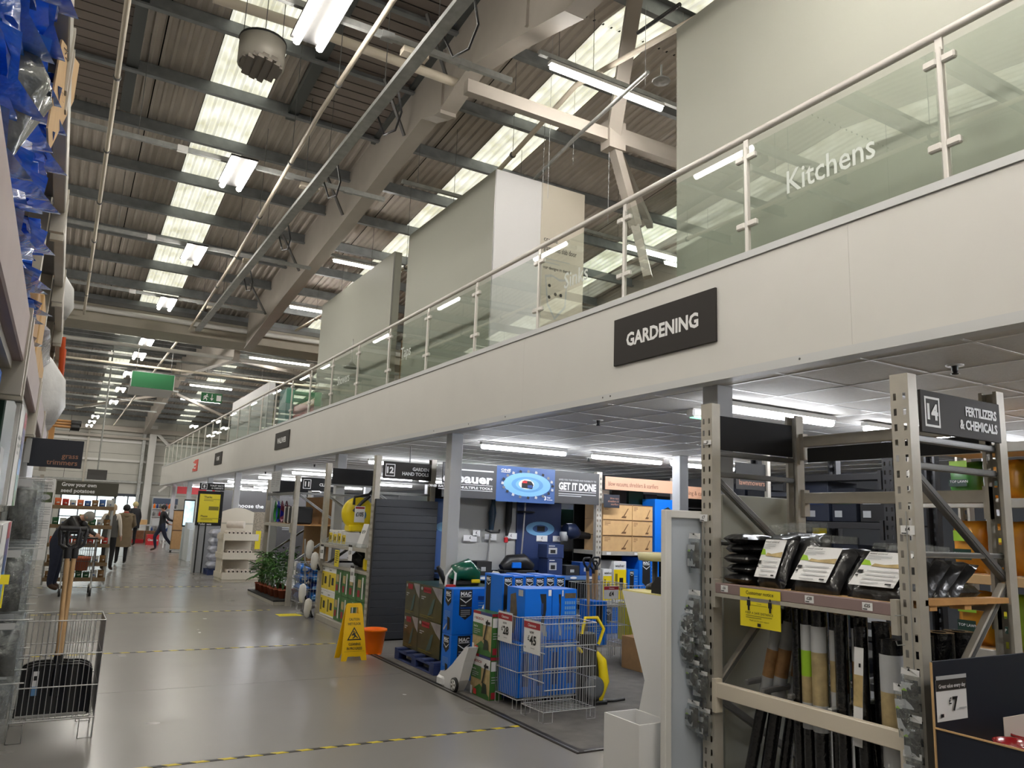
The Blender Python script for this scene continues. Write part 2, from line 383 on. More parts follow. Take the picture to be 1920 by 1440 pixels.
# fly braces between rafter and purlin
for y in (7.95, 9.3, 11.9, 14.5, 17.2): MB(ce).beam((3.49,y,rz(y)-.72),(3.05,y-.3,rz(y-.3)-.2),.035,.035,STEELD).part('fly_brace')
# valley gutter box and wall plate
VAL = mat('valley_lining', (176,170,156), .6, 0, .08, 2)
MB(ce).box(XL,XRT,19.5,20.5,5.72,6.2,VAL).box(XL,XRT,19.46,19.5,6.14,6.24,STEELD).part('valley_gutter')
MB(ce).tube([(XL,19.35,5.98),(XRT,19.35,5.98)],.06,WHITE,8).part('rainwater_pipe')
MB(ce).tube([(XL,20.9,5.55),(XRT,20.9,5.55)],.05,WHITE,8).part('rainwater_pipe')
# tie beams and bracing seen above the mezzanine
N = Z(1150,255,6.25); A0 = N+Vector((-2.0,.03,.05))
MB(ce).box(A0.x,N.x,N.y-.05,N.y+.05,N.z-.1,N.z+.05,RAFT).part('tie_beam')
MB(ce).box(N.x,N.x+6,N.y-.06,N.y+.06,N.z-.1,N.z+.1,RAFT).part('tie_beam')
T = ray(1192,-12); T = Vector((0,0,CH))+T*((7.3-CH)/T.z); MB(ce).beam(N, T, .16, .12, RAFT).part('roof_brace')
Bq = X(1192,425,N.x+.35); MB(ce).beam(N+Vector((0,0,-.1)), Bq, .13, .1, RAFT).part('roof_brace'); MB(ce).beam(Bq, X(1215,520,N.x+.45), .13, .1, RAFT).part('roof_brace')
MB(ce).box(N.x-.12,N.x+.12,N.y-.09,N.y+.09,N.z-.2,N.z+.16,RAFT).part('node_plate')
q = Vector((N.x+2.6, N.y+2.4, 6.5)); MB(ce).beam(N+Vector((0,0,-.1)), q, .1, .1, RAFT).part('roof_brace')
MB(ce).beam((0.2,39,5.9),(3.5,33.5,6.2),.1,.1,RAFT).part('roof_brace'); MB(ce).beam((7,39,5.9),(3.6,33.5,6.2),.1,.1,RAFT).part('roof_brace')
MB(ce).beam((3.6,22,5.75),(6.6,26,6.3),.1,.1,RAFT).part('roof_brace')
# louvred smoke vents: dark slatted panels between two purlins
def vent(x0, x1, y0, y1):
    t = structure('roof_vent', ((x0+x1)/2, (y0+y1)/2, rz((y0+y1)/2)-.2)); b = MB(t)
    sl = lambda y: rz(y)-.06
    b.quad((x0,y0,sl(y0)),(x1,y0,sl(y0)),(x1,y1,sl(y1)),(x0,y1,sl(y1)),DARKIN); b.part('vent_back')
    b = MB(t); g = mat('vent_frame', (96,100,100), .5, .4)
    for xa in (x0-.14, x1): b.beam((xa+.07,y0,sl(y0)-.05),(xa+.07,y1,sl(y1)-.05),.14,.1,g)
    b.part('vent_frame'); n = round((y1-y0)/.17)
    for i in range(n):
        y = y0+(i+.5)*(y1-y0)/n
        MB(t).obox(((x0+x1)/2,y,sl(y)-.05),((x1-x0)/2,0,0),(0,.068,-.012),(0,.001,.006),mat('vent_slat',(128,118,112),.45,.1)).part('vent_slat')
vent(-1.5, .08, 8.0, 11.5)
vent(2.3, 3.45, 7.2, 10.6)
# ------------------------------------------------------------------ far wall (cladding panels on rails, column, glazed doors)
WALLM = mat('cladding_panel', (198,197,190), .55, .05, .04, 1.5)
wf = structure('wall_far', (0, YF, 0))
DX0, DX1, DZ = .1, 3.75, 2.32
def clad(x0, x1, z0, z1): MB(wf).box(x0+.008, x1-.008, YF, YF+.1, z0+.006, z1-.006, WALLM).part('wall_panel')
xs = [-7, -3.4, DX0, DX1, 5.2, 8.4, 11.6, 14.8, 17]; zs = [0, DZ, 3.35, 4.4, 5.4, 6.4]
for i in range(len(xs)-1):
    for j in range(len(zs)-1):
        if xs[i] == DX0 and j == 0: continue
        clad(xs[i], xs[i+1], zs[j], zs[j+1])
MB(wf).box(XL,XRT,YF+.1,YF+.16,DZ,6.6,DARKIN).box(XL,DX0,YF+.1,YF+.16,0,DZ,DARKIN).box(DX1,XRT,YF+.1,YF+.16,0,DZ,DARKIN).part('wall_backing')
for z in (2.95, 4.05, 5.05): MB(wf).box(XL,XRT,YF-.12,YF,z-.06,z+.06,GALV if z < 3 else WHITE).part('wall_rail')
MB(wf).box(XL,XRT,YF-.7,YF-.45,5.55,5.8,RAFT).box(XL,XRT,YF-.4,YF-.2,5.2,5.32,RAFT).part('eaves_beam')
MB(wf).box(3.86,4.2,YF-.5,YF-.2,0,6.0,WHITE).part('wall_column'); MB(wf).box(3.55,3.7,YF-.3,YF-.1,0,5.9,GALV).part('wall_post'); MB(wf).box(.95,1.05,YF-.2,YF-.05,DZ,6.0,STEEL).part('wall_post')
MB(wf).beam((4.2,YF-.4,5.6),(7.6,YF-.4,2.4),.16,.16,WHITE).beam((4.6,YF-.4,2.5),(8.0,YF-.4,5.7),.1,.1,WHITE).part('wall_brace')
fr = mat('door_frame', (60,66,76), .4, .4)
d1 = structure('door_1', (3.2, YF, 0)); b = MB(d1)
for x in (2.62, 3.2, 3.73): b.box(x-.03,x+.03,YF-.03,YF+.05,0,DZ,fr)
b.box(2.6,3.75,YF-.05,YF+.06,DZ-.14,DZ,fr).box(2.6,3.75,YF-.03,YF+.04,0,.1,fr).part('door_frame')
for x0 in (2.65, 3.23): MB(d1).box(x0,x0+.52,YF,YF+.008,.1,DZ-.14,GLASS).part('pane')
w1 = structure('window_1', (1.3, YF, 0)); b = MB(w1)
for x in (.13, .95, 1.75, 2.56): b.box(x-.03,x+.03,YF-.03,YF+.05,0,DZ,fr)
b.box(.1,2.59,YF-.03,YF+.05,DZ-.1,DZ,fr).box(.1,2.59,YF-.03,YF+.05,0,.1,fr).box(.1,2.59,YF-.03,YF+.05,1.05,1.1,fr).part('window_frame')
for x0 in (.16, .98, 1.78): MB(w1).box(x0,x0+.76,YF,YF+.008,.1,DZ-.1,GLASS).part('pane')
g = MB().box(-9,14,YF+.2,80,-.1,-.02,mat('car_park',(150,150,148),.8)).top('car_park', kind='structure')
# other walls closing the hall
b = MB().box(XL-.1,XL,YN,YF,0,6.5,WALLM).top('wall_left', kind='structure')
b = MB().box(XRT,XRT+.1,YN,YF,0,6.5,WALLM).top('wall_right', kind='structure')
b = MB().box(XL,XRT,YN-.1,YN,0,8,WALLM).top('wall_near', kind='structure')
b = MB()
for x in (XL, XRT):
    for yr in (7,33): b.add([(x,yr-13,5.8),(x,yr+13,5.8),(x,yr+13,RZ-SL*20+.2),(x,yr,RZ-.6),(x,yr-13,RZ-SL*20+.2)],[(0,1,2,3,4)],WALLM)
b.top('wall_gable', kind='structure')
# ------------------------------------------------------------------ mezzanine
FX, FZ0, FZ1, CZ, FYE = 3.74, 2.60, 3.37, 2.62, 36.8
mz = structure('mezzanine_deck', (FX, 10, FZ0))
MB(mz).box(FX+.06,XRT,YN,FYE-.01,CZ+.12,FZ1-.02,DARKIN).part('deck_slab')
MB(mz).box(FX+.05,XRT,YN,FYE-.01,FZ1-.02,FZ1,mat('deck_floor',(120,112,100),.6)).part('deck_floor')
YP = [YN, .2, 2.7, 6.3, 9.9, 13.5, 17.1, 20.7, 24.3, 27.9, 31.5, FYE]
for i in range(len(YP)-1): MB(mz).box(FX,FX+.05,YP[i],YP[i+1]-.0015,FZ0+.02,FZ1,FASC).part('fascia_panel')
MB(mz).box(FX-.012,FX+.06,YN,FYE,FZ1+.003,FZ1+.05,TRIMG).part('deck_edge_trim')
b = MB(mz).box(FX-.012,FX+.002,YN,FYE,FZ0,FZ0+.05,TRIMG).box(FX-.012,FX+.09,YN,FYE,FZ0-.006,FZ0,TRIMG)
for y in (3.05,4.9,5.0,6.6,7.4,8.3,10.6,13): b.ball((FX-.013,y,FZ0+.028),.003,.008,.008,STEELD,6,4)
b.part('fascia_trim', stuff=True)
MB(mz).box(FX,XRT,FYE-.01,FYE+.04,FZ0,FZ1,FASC).part('fascia_return')
# suspended ceiling of 0.6 m tiles in a fine grid
TILE = mat('ceiling_tile', (206,204,200), .7, 0, .05, 30, .15, 90); TBAR = mat('tee_bar', (222,222,222), .4, .3)
sc_ = structure('ceiling_mezzanine', (FX, 10, CZ)); tm = MB().box(-.29,.29,-.29,.29,0,.012,TILE).mesh('ceiling_tile', Vector((0,0,0)))
TX0, TY0 = 4.03, 2.2
far = MB(sc_)
for j in range(-6, 58):
    y = TY0+.3+.6*j
    for i in range(-1, 21):
        x = TX0+.3+.6*i; w = .6
        if i == -1:
            if y > 13: far.box(FX+.09,TX0-.01,y-.29,y+.29,CZ,CZ+.012,TILE)
            else: MB(sc_).box(FX+.09,TX0-.01,y-.29,y+.29,CZ,CZ+.012,TILE).part('ceiling_tile')
        elif 1.5 < y < 12.5 and x < 10.4: inst(tm, 'ceiling_tile', sc_, (x-FX, y-10, 0))
        else: far.box(x-.29,x+.29,y-.29,y+.29,CZ,CZ+.012,TILE)
far.part('ceiling_tiles', stuff=True)
b = MB(sc_)
for j in range(-6, 59): b.box(FX+.09,XRT,TY0+.6*j-.011,TY0+.6*j+.011,CZ-.002,CZ+.002,TBAR)
for i in range(0, 22): b.box(TX0+.6*i-.011,TX0+.6*i+.011,YN,FYE-.05,CZ-.003,CZ+.001,TBAR)
b.box(FX+.06,XRT,YN,FYE-.05,CZ+.03,CZ+.04,DARKIN)
b.part('ceiling_grid')
# mezzanine columns
COLM = mat('column_paint', (190,192,195), .5)
for yc in (4.02, 8.33, 12.66, 17.0, 21.3, 25.6, 29.9, 34.2):
    MB().box(3.95,4.1,yc-.075,yc+.075,0,CZ,COLM,.004).box(3.948,3.95,yc-.03,yc+.03,2.2,2.32,PAPERG).top('trim_column', kind='structure')
    MB().box(7.52,7.68,yc-.08,yc+.08,0,CZ,COLM,.004).top('trim_column', kind='structure')
    if yc > 20: MB().box(11.5,11.66,yc-.08,yc+.08,0,CZ,COLM,.004).top('trim_column', kind='structure')
# back wall of the shop floor below the mezzanine
MB().box(11.2,11.3,YN,FYE,0,CZ,mat('back_partition',(74,76,80),.7)).top('wall_back', kind='structure')
# ------------------------------------------------------------------ balustrade along the deck edge
PY = [2.125-1.333*2, 2.125-1.333, 2.125]+[3.474+1.3165*k for k in range(0, 26)]
PY = [y for y in PY if y < FYE-.1]; RLZ = 4.255
bal = thing('balustrade', 'glass balustrade with white posts and tubular handrail along the edge of the upper floor', 'balustrade', (FX+.02, 2.125, FZ1+.05))
BX = FX+.03; POSTM = mat('post_white', (222,218,212), .35, .1)
pb = MB(bal).box(BX-.018,BX+.018,2.125-.014,2.125+.014,FZ1+.05,4.18,POSTM,.006)
pb.box(BX-.007,BX+.007,2.125-.02,2.125+.02,4.16,4.25,POSTM)
p0 = pb.part('post')
cb = MB(bal)
cl = []
for z in (3.62, 4.1):
    for s in (-1, 1): cl.append(MB(bal).obox((BX-.005,2.125+s*.05,z),(.018,0,0),(0,.038,0),(0,0,.022),POSTM,.014).part('glass_clamp'))
for c in cl: c.parent = p0
for y in PY:
    if y == 2.125: continue
    o = inst(p0, 'post', bal, (0, y-2.125, 0))
    if y < 16:
        for c in cl: inst(c, 'glass_clamp', o)
MB(bal).tube([(BX,YN+.2,RLZ),(BX,FYE-.1,RLZ)],.024,POSTM,12).part('handrail')
WORDS = {3.474: None}
words = [(2.125,'Kitchens',.62,.155),(4.79,'Sinks',.37,.15),(8.74,'Taps',.34,.15),(11.37,'Showers',.62,.15)]
for i in range(len(PY)-1):
    y0, y1 = PY[i]+.03, PY[i+1]-.03
    b = MB(bal).box(BX-.005,BX+.005,y0,y1,FZ1+.055,4.175,GLASS); pn = b.part('glass_pane')
    for yw, t, w, h in words:
        if abs(PY[i]-yw) < .05:
            tb = MB(bal); Face(tb, (BX-.0055, (y0+y1)/2+w/2+.03, 3.72), AR, XU).text(t, 0, 0, h, LETG, bold=.008, width=w, squeeze=1); tb.part('lettering', root=pn)
# fascia signs
def fascia_sign(y1, y0, z0, z1, txt, h, m, label, w=None, col=LET, al=.5, name='fascia_sign'):
    t = thing(name, label, 'sign', (FX-.02,(y0+y1)/2,z0)); MB(t).box(FX-.02,FX-.001,y0,y1,z0,z1,m,.003).part('sign_board')
    b = MB(t); f = Face(b, (FX-.02,y1,z0), AR, XU)
    if txt: f.text(txt, (y1-y0)*al, (z1-z0-h)/2, h, col, 'C', .035, w); b.part('lettering')
    return t
fascia_sign(4.855,3.728,2.862,3.243,'GARDENING',.105,SIGN,'wide black GARDENING sign with white capitals on the white fascia',.80)
fascia_sign(16.2,15.08,2.88,3.22,'WALLPAPER',.105,SIGN,'black WALLPAPER sign on the white fascia beyond the gardening sign',.7)
fascia_sign(23.35,22.25,2.88,3.22,'HOME',.11,SIGN,'black HOME sign, the farthest black board on the white fascia',.42)
t = fascia_sign(27.6,26.5,2.85,3.22,'',.1,mat('tomato_red',(226,88,72),.5),'red board with white marks near the far end of the white fascia')
b = MB(t); f = Face(b,(FX-.02,27.6,2.85),AR,XU); f.rect(.0,.0,.45,.37,FASC); f.rect(.5,.08,.8,.12,LET,False); f.rect(.5,.18,.8,.24,LET,False); f.rect(.2,.28,.45,.33,mat('tomato_red'),False); f.rect(.15,.02,.45,.1,mat('tomato_red'),False); b.part('print')
# partition walls of the upstairs showroom
def room(name, x0, x1, y0, y1, z1, label, m=GREYW, faces=None):
    t = thing(name, label, 'display wall', ((x0+x1)/2,(y0+y1)/2,FZ1)); MB(t).box(x0,x1,y0,y1,FZ1,z1,m,.004).part('wall_board')
    MB(t).box(x0-.004,x0+.02,y0-.006,y0,FZ1,z1,ALU).part('edge_strip'); return t
room('display_wall', 4.15, 4.3, -2.5, 4.594, 5.88, 'tall grey display wall behind the glass marked Kitchens')
t = room('display_wall', 4.15, 5.47, 7.82, 10.55, 5.86, 'grey box-shaped display wall with a white and beige end behind the glass')
MB(t).box(4.155,4.81,7.805,7.82,FZ1,5.855,WHITEB).part('end_panel','white end panel')
pe = MB(t).box(4.81,5.47,7.80,7.82,FZ1,5.85,BEIGE).part('end_panel','beige printed end panel')
b = MB(t); f = Face(b, (4.81,7.80,FZ1), XR, XU); f.text('create',.05,1.72,.06,LETK,bold=.004); f.text('glamorous slab door',.05,1.60,.07,LETK,bold=.012,width=.5); f.lines(.05,1.5,.4,2,.05,.012,PAPERG)
f.text('our designs in detail',.05,1.36,.04,LETK,width=.4); f.poly([(.08,1.28),(.18,1.30),(.3,1.26),(.42,1.28),(.40,.9),(.24,.72),(.12,.9)],PAPERG); f.poly([(.1,1.25),(.2,1.27),(.3,1.23),(.4,1.25),(.38,.92),(.24,.76),(.14,.92)],BEIGE)
for x, y in ((.15,1.15),(.15,1.0),(.24,1.05),(.32,1.05)): f.disc(x,y,.022,.022,LETK,10)
f.rect(.05,.08,.24,.46,LETK); f.rect(.06,.09,.23,.45,PAPER); f.lines(.08,.4,.13,6,.05,.01,PAPERG)
f.rect(.28,.04,.62,.42,mat('info_blue',(62,92,158),.5)); f.text('Finance it your way',.30,.35,.03,LET,width=.28); f.lines(.30,.28,.2,5,.045,.01,PAPERG); f.rect(.46,.5,.62,.72,mat('panel_brown',(60,54,50),.5)); b.part('print', root=pe)
room('display_wall', 4.15, 4.285, 11.142, 15.06, 5.78, 'grey display wall behind the glass marked Showers')
t = room('display_wall', 4.15, 4.3, 19.2, 23.85, 4.79, 'low pale display wall far along the upper floor', WHITEB)
# things glimpsed behind the glass
def upstairs(name, label, cat, x0, x1, y0, y1, z1, m, m2=None):
    t = thing(name, label, cat, ((x0+x1)/2,(y0+y1)/2,FZ1)); b = MB(t).box(x0,x1,y0,y1,FZ1,z1,m,.01).part('carcass')
    b = MB(t); n = 3
    for i in range(n): b.box(x0-.012,x0,y0+.02,y1-.02,FZ1+.03+i*(z1-FZ1)/n,FZ1-.02+(i+1)*(z1-FZ1)/n,m2 or m)
    b.part('front_panel'); return t
upstairs('kitchen_unit','red glossy kitchen unit beside the grey wall upstairs','cabinet',4.4,5.0,15.6,17.6,4.02,mat('gloss_red',(170,30,34),.2),mat('gloss_red'))
upstairs('tall_cupboard','oak tall cupboard in the gap between two upstairs walls','cupboard',4.35,4.9,10.6,11.1,4.35,mat('oak_board',(150,116,72),.5,0,.15,5))
upstairs('tall_cupboard','beige tall cupboard standing upstairs by the beige end panel','cupboard',5.0,5.6,6.0,6.7,4.05,BEIGE)
upstairs('display_unit','pale upstairs counter under the truss behind the glass','counter',5.2,6.4,4.7,5.9,3.85,mat('pale_oak',(190,178,152),.5))
upstairs('display_unit','teal edged screen among the far upstairs units','screen',4.3,4.45,17.9,18.6,4.5,mat('teal_board',(96,150,150),.5))
upstairs('display_unit','olive panel among the far upstairs units','panel',4.4,4.6,20.4,21.2,4.25,mat('olive_board',(146,140,60),.6))
upstairs('display_unit','dark brown unit far along the upper floor','cabinet',4.4,4.9,24.5,26,4.1,mat('dark_brown',(70,52,44),.5))
# ================================================================== LIGHTS AND SERVICES
LBODY = mat('lamp_body', (214,214,210), .4); LDARK = mat('lamp_gear', (26,26,26), .6)
def where_twin(i): return ['twin tube lamp hanging nearest, at the top of the picture','twin tube lamp hanging over the aisle, second from the camera','twin tube lamp hanging over the aisle, third from the camera','twin tube lamp hanging over the aisle, fourth from the camera','twin tube lamp over the aisle just past the roof valley','sixth twin tube lamp over the aisle from the camera','seventh twin tube lamp over the aisle, left of the green sign','eighth twin tube lamp over the aisle, small and far','ninth twin tube lamp over the aisle, farthest in its row'][i]
def twin(x, y, z, label, L=.92):
    t = thing('twin_tube_light', label, 'light', (x, y, z-.05), 0, 'twin tube lamps hung from the trunking')
    MB(t).box(x-.16,x+.16,y-L/2,y+L/2,z+.025,z+.05,LDARK).box(x-.02,x+.02,y-.05,y+.05,z+.05,z+.122,LDARK).part('housing')
    for s in (-1, 1):
        MB(t).tube([(x+s*.105,y-L/2+.02,z-.01),(x+s*.105,y+L/2-.02,z-.01)],.036,TUBEM,8).part('tube')
    return t
TY = [6.05, 9.72, 13.38, 17.1, 21.6, 23.65, 27.2, 31.0, 35.0]
for i, y in enumerate(TY): twin(1.46+.02*(i > 3), y, 5.8, where_twin(i))
for i, (x, y) in enumerate(((1.46,-2.0),(1.46,2.2),(.1,2.2),(2.9,2.2),(.1,-2.0),(2.9,-2.0),(1.46,-5.2))): twin(x, y, 5.8, 'twin tube lamp out of the frame, '+['middle of the rear row','middle of the overhead row','added for fill left of the overhead row','added for fill right of the overhead row','added for fill left of the rear row','added for fill right of the rear row','added for fill by the near wall'][i])  # side and near-wall lamps are added, unseen, to brighten the near racks
for i, (x, y) in enumerate(((-4.2,-2),(-4.2,5),(-4.2,12),(-4.2,19),(-4.2,27),(-4.2,35))): twin(x, y, 5.8, 'twin tube lamp over the hidden aisle behind the left racks, row %s of six' % ('one','two','three','four','five','six')[i])
for i, (x, y) in enumerate(((6.2,33.5),(5.7,36.4),(5.2,39.5),(7.0,38.2),(8.2,36),(1.0,39),(.95,41.5),(.9,43.6))):
    twin(x, y, 5.55, ['twin lamp above the far upper deck, nearest of the far right cluster','twin lamp above the far upper deck, second of the far right cluster','twin lamp above the far upper deck, lowest of the far right cluster','twin lamp right of the far cluster near the balustrade end','twin lamp farthest right over the far deck','topmost of three small twin lamps left of the green sign','middle of three small twin lamps left of the green sign','lowest of three small twin lamps left of the green sign'][i], .8)
def batten(x0, x1, y, z, label, m=TUBEM, name='batten_light', drop=0, group='single battens over the upper deck'):
    t = thing(name, label, 'light', ((x0+x1)/2, y, z-.04), 0, group)
    MB(t).box(x0,x1,y-.035,y+.035,z+.015,z+.05,LBODY).part('housing'); MB(t).tube([(x0+.02,y,z-.005),(x1-.02,y,z-.005)],.034,m,8).part('diffuser')
    if drop:
        for x in (x0+.25, x1-.25): MB(t).tube([(x,y,z+.05),(x,y,z+drop)],.004,STEELD,4,False).part('wire')
    return t
for i, (x0, x1, y, z) in enumerate(((3.79,5.29,6.08,6.2),(3.81,4.9,13.38,6.2),(3.97,5.1,17.1,6.2),(4.45,6.3,23.7,6.2),(3.85,5.2,27.6,6.2),(3.72,5.25,30.6,6.2),(3.93,5.55,34.8,6.2))):
    batten(x0, x1, y, z, 'bright batten hung over the upper deck, '+['the large one crossing in front of the brace','beside the wall behind Showers','left of the farther wall edge','just past the roof valley','upper one right of the green sign','above the exit sign','lowest, below the exit sign'][i], drop=.069)
q = Z(1176,462,5.2); q2 = Z(1255,486,5.2)
batten(q.x, q.x+1.5, q.y, 5.2, 'bright batten seen through the glass left of the tall grey wall')
for i, (x, y) in enumerate(((8.5,2),(8.5,9.7),(8.5,17),(13,6),(13,14),(6,-3))): batten(x, x+1.5, y, 6.1, 'batten over the rear of the upper deck, out of view, number %s' % ('one','two','three','four','five','six')[i])
# lamps on the ceiling below the mezzanine
UN = 0
ulab = {(0,0):'batten under the mezzanine nearest the fertilizer rack',(1,0):'batten on the low ceiling above the blue battery sign',(1,1):'second batten on the low ceiling, right of the one above the blue sign',(1,2):'third batten on the low ceiling, by the inner column'}
for r, y in enumerate((4.35, 8.75, 12.95, 18.1, 21.6, 26.0, 30.4, 34.0)):
    for c, (x0, x1) in enumerate(((4.6,5.92),(6.35,7.62),(7.8,9.1))):
        if r == 0: x0 -= .2; x1 -= .2
        batten(x0, x1, y, 2.555, ulab.get((r,c), 'batten under the mezzanine, lamp %s of the %s row from the camera' % (('one','two','three')[c], ('first','second','third','fourth','fifth','sixth','seventh','eighth')[r])), UNDERM, 'ceiling_batten', group='battens on the ceiling under the mezzanine')
for x, y in ((5.0,1.2),(7.2,1.2),(5.0,-2.5)): batten(x, x+1.3, y, 2.555, 'batten under the mezzanine out of frame, %s' % ('left near one' if x < 6 and y > 0 else 'right near one' if y > 0 else 'rear one'), UNDERM, 'ceiling_batten', group='battens on the ceiling under the mezzanine')
# sprinkler heads in the low ceiling
for i, (u, v) in enumerate(((1790,684),(1122,787),(1104,858),(498,884),(590,870))):
    p = Z(u, v, CZ); h = MB(sc_).lathe((p.x,p.y,CZ-.008),[(0,.006),(.05,.006),(.05,0),(0,0)],WHITE,14).part('sprinkler_head'); MB(sc_).lathe((p.x,p.y,CZ-.06),[(0,0),(.012,0),(.026,.006),(.012,.012),(.018,.03),(.02,.055)],BLACK,10).part('nozzle', root=h)
p = Z(1298,770,2.60); t = thing('emergency_light', 'small white emergency light box on the low ceiling beside the rack post', 'light', (p.x,p.y,2.54)); MB(t).box(p.x-.03,p.x+.2,p.y-.05,p.y+.05,2.545,CZ-.003,WHITE,.015).part('housing'); MB(t).box(p.x,p.x+.17,p.y-.03,p.y+.03,2.54,2.546,mat('green_led',(150,255,200),.5,emit=1.5)).part('lens')
# trunking, trays, pipes
for i, y in enumerate([2.2, 6.2, 9.72, 13.38, 17.1, 21.6, 24.6, 27.2, 31.0, 35.0, 38.5]):
    t = thing('lighting_trunking', 'grey lighting trunking crossing the roof, run %s from the camera' % ('one','two','three','four','five','six','seven','eight','nine','ten','eleven')[i], 'trunking', (0,y,5.9), 0, 'runs of lighting trunking')
    b = MB(t).box(XL+.2,3.42,y-.022,y+.022,5.925,5.985,GALV)
    for x in (-3,-.6,.8,2.1,2.9): b.box(x-.06,x+.06,y-.03,y+.03,5.915,5.99,WHITE if x == .8 else GALV)
    b.part('channel')
    for x in (-2,.3,2.6): MB(t).tube([(x,y,5.98),(x,y,rz(y)-.1)],.004,STEELD,4,False).part('hanger')
for i, y in enumerate([6.08, 13.38, 17.1, 23.7, 27.6, 30.6, 34.8, 9.72]):
    t = thing('lighting_trunking', 'grey trunking over the upper deck carrying battens, run %s' % ('one','two','three','four','five','six','seven','eight')[i], 'trunking', (6,y,6.28), 0, 'runs of lighting trunking')
    MB(t).box(3.66,13,y-.022,y+.022,6.27,6.32,GALV).part('channel')
    for x in (3.9,5.6,7.5): MB(t).tube([(x,y,6.3),(x,y,rz(y)-.1)],.004,STEELD,4,False).part('hanger')
def run(name, label, cat, pts, r, m, clips=0):
    P = [Vector(p) for p in pts]; t = thing(name, label, cat, P[0]); MB(t).tube(P, r, m, 8).part('pipe')
    if clips:
        n = clips; ln = [(P[i+1]-P[i]).length for i in range(len(P)-1)]
        for i in range(1, n):
            s_ = sum(ln)*i/n; j = 0
            while s_ > ln[j]: s_ -= ln[j]; j += 1
            p = P[j].lerp(P[j+1], s_/ln[j]); b = MB(t); b.lathe(p,[(r,-.015),(r+.012,-.015),(r+.012,.015),(r,.015)],STEELD,8,'y'); b.tube([p,(p.x,p.y,min(rz(p.y),p.z+2)-.06)],.004,STEELD,4,False).part('pipe_clip')
    return t
run('sprinkler_pipe','long cream sprinkler pipe running along the aisle at the left of the roof','pipe',[(0,-3,5.8),(0,19.2,5.8)],.026,CREAM,12)
run('sprinkler_pipe','cream sprinkler pipe between the cable tray and the left pipe','pipe',[(1.87,-1,5.86),(1.93,7.7,5.86),(2.1,13.1,5.84),(2.2,19.2,5.8)],.026,CREAM,10)
run('sprinkler_pipe','cream sprinkler pipe above the upstairs walls','pipe',[X(1330,20,4.53),X(1080,160,4.5),X(780,490,4.5),(4.5,18.5,6.0)],.03,CREAM,8)
run('sprinkler_pipe','thin steel pipe slanting in front of the bright batten over the upper deck','pipe',[X(1215,135,4.6),X(1075,262,4.75),X(945,395,4.9)],.022,GALV)
run('sprinkler_pipe','cream sprinkler pipe in the far roof bay','pipe',[(2.15,20.8,5.84),(2.1,32,5.86),(2.0,44,5.7)],.03,CREAM,6)
run('sprinkler_pipe','cream pipe crossing the far roof bay','pipe',[(XL+.3,24.2,5.62),(12,24.2,5.62)],.035,CREAM,8)
run('ridge_pipe','thick white pipe crossing the roof above the nearest lamp','pipe',[Z(400,-5,6.75),Z(570,50,6.75),Z(840,150,6.75),Z(1100,236,6.75)],.055,CREAM)
run('black_rail','black hanging rail beside the upstairs rooflight','rail',[X(1275,8,4.2),X(1196,62,4.2)],.02,BLACK)
# perforated cable tray along the aisle with its drooping cables
t = thing('cable_tray', 'galvanised cable tray with drooping black cables running down the roof', 'cable tray', (2.38,-2,5.75)); b = MB(t)
b.box(2.32,2.44,-2,19.2,5.78,5.784,GALV).box(2.32,2.324,-2,19.2,5.78,5.83,GALV).box(2.436,2.44,-2,19.2,5.78,5.83,GALV).part('tray')
for y in (5.35, 7.0, 8.95, 11.3, 13.9): MB(t).tube([(2.43,y-.25,5.83),(2.5,y-.22,5.6),(2.52,y-.02,5.5),(2.5,y+.25,5.56),(2.45,y+.4,5.86)],.012,BLACK,6).part('cable')
for y in (4.5,6.2,9.72,13.38,17.1): MB(t).box(2.25,2.5,y-.05,y+.05,5.84,5.9,CREAM).part('junction_box')
for y in (3.5,7,10,13,16): MB(t).tube([(2.38,y,5.8),(2.38,y,rz(y)-.1)],.005,STEELD,4,False).part('hanger')
# thin suspension wires over the upper deck
for i, (u, v0, v1, y) in enumerate(((1022,220,395,7.4),(1038,20,375,7.0),(1142,285,420,6.4),(1211,10,160,4.9),(1080,90,310,7.2))):
    a, c = Y(u, v0, y), Y(u-2, v1, y); MB().tube([a,(a.x,a.y,c.z)],.003,PAPERG,4,False).top('suspension_wire','thin suspension wire hanging over the upper deck, '+('left of the beige panel','beside the white panel corner','right of the truss','near the tall grey wall top','between the battens')[i],'wire')
# destratification fan drum
fx, fy, fz = 1.20, 7.27, 5.90
t = thing('roof_fan', 'round grey fan drum with loose slats hanging below the roof', 'fan', (fx,fy,fz)); DR = mat('drum_paint',(158,154,144),.45,.2)
MB(t).lathe((fx,fy,fz),[(.2,0),(.22,0),(.22,.27),(.205,.28),(.205,.05),(.2,0)],DR,28).lathe((fx,fy,fz),[(0,.25),(.2,.25)],DARKIN,24).lathe((fx,fy,fz),[(.222,.25),(.228,.26),(.222,.275)],BLACK,28).part('drum')
for i in range(9):
    a = -.18+.045*i; MB(t).obox((fx+a*.9,fy-.02+.01*(i%3),fz-.0-.02*(i%2)),(.004,0,.02),(0,.02+math.sqrt(max(.002,.04-a*a)),0),(-.028,0,.006),mat('slat_metal',(124,118,110),.5,.3)).part('louvre_slat')
for a in (.4,2.5,4.6): MB(t).tube([(fx+.215*math.cos(a),fy+.215*math.sin(a),fz+.27),(fx+.2*math.cos(a),fy+.2*math.sin(a),rz(fy)-.1)],.004,STEELD,4,False).part('hanger')
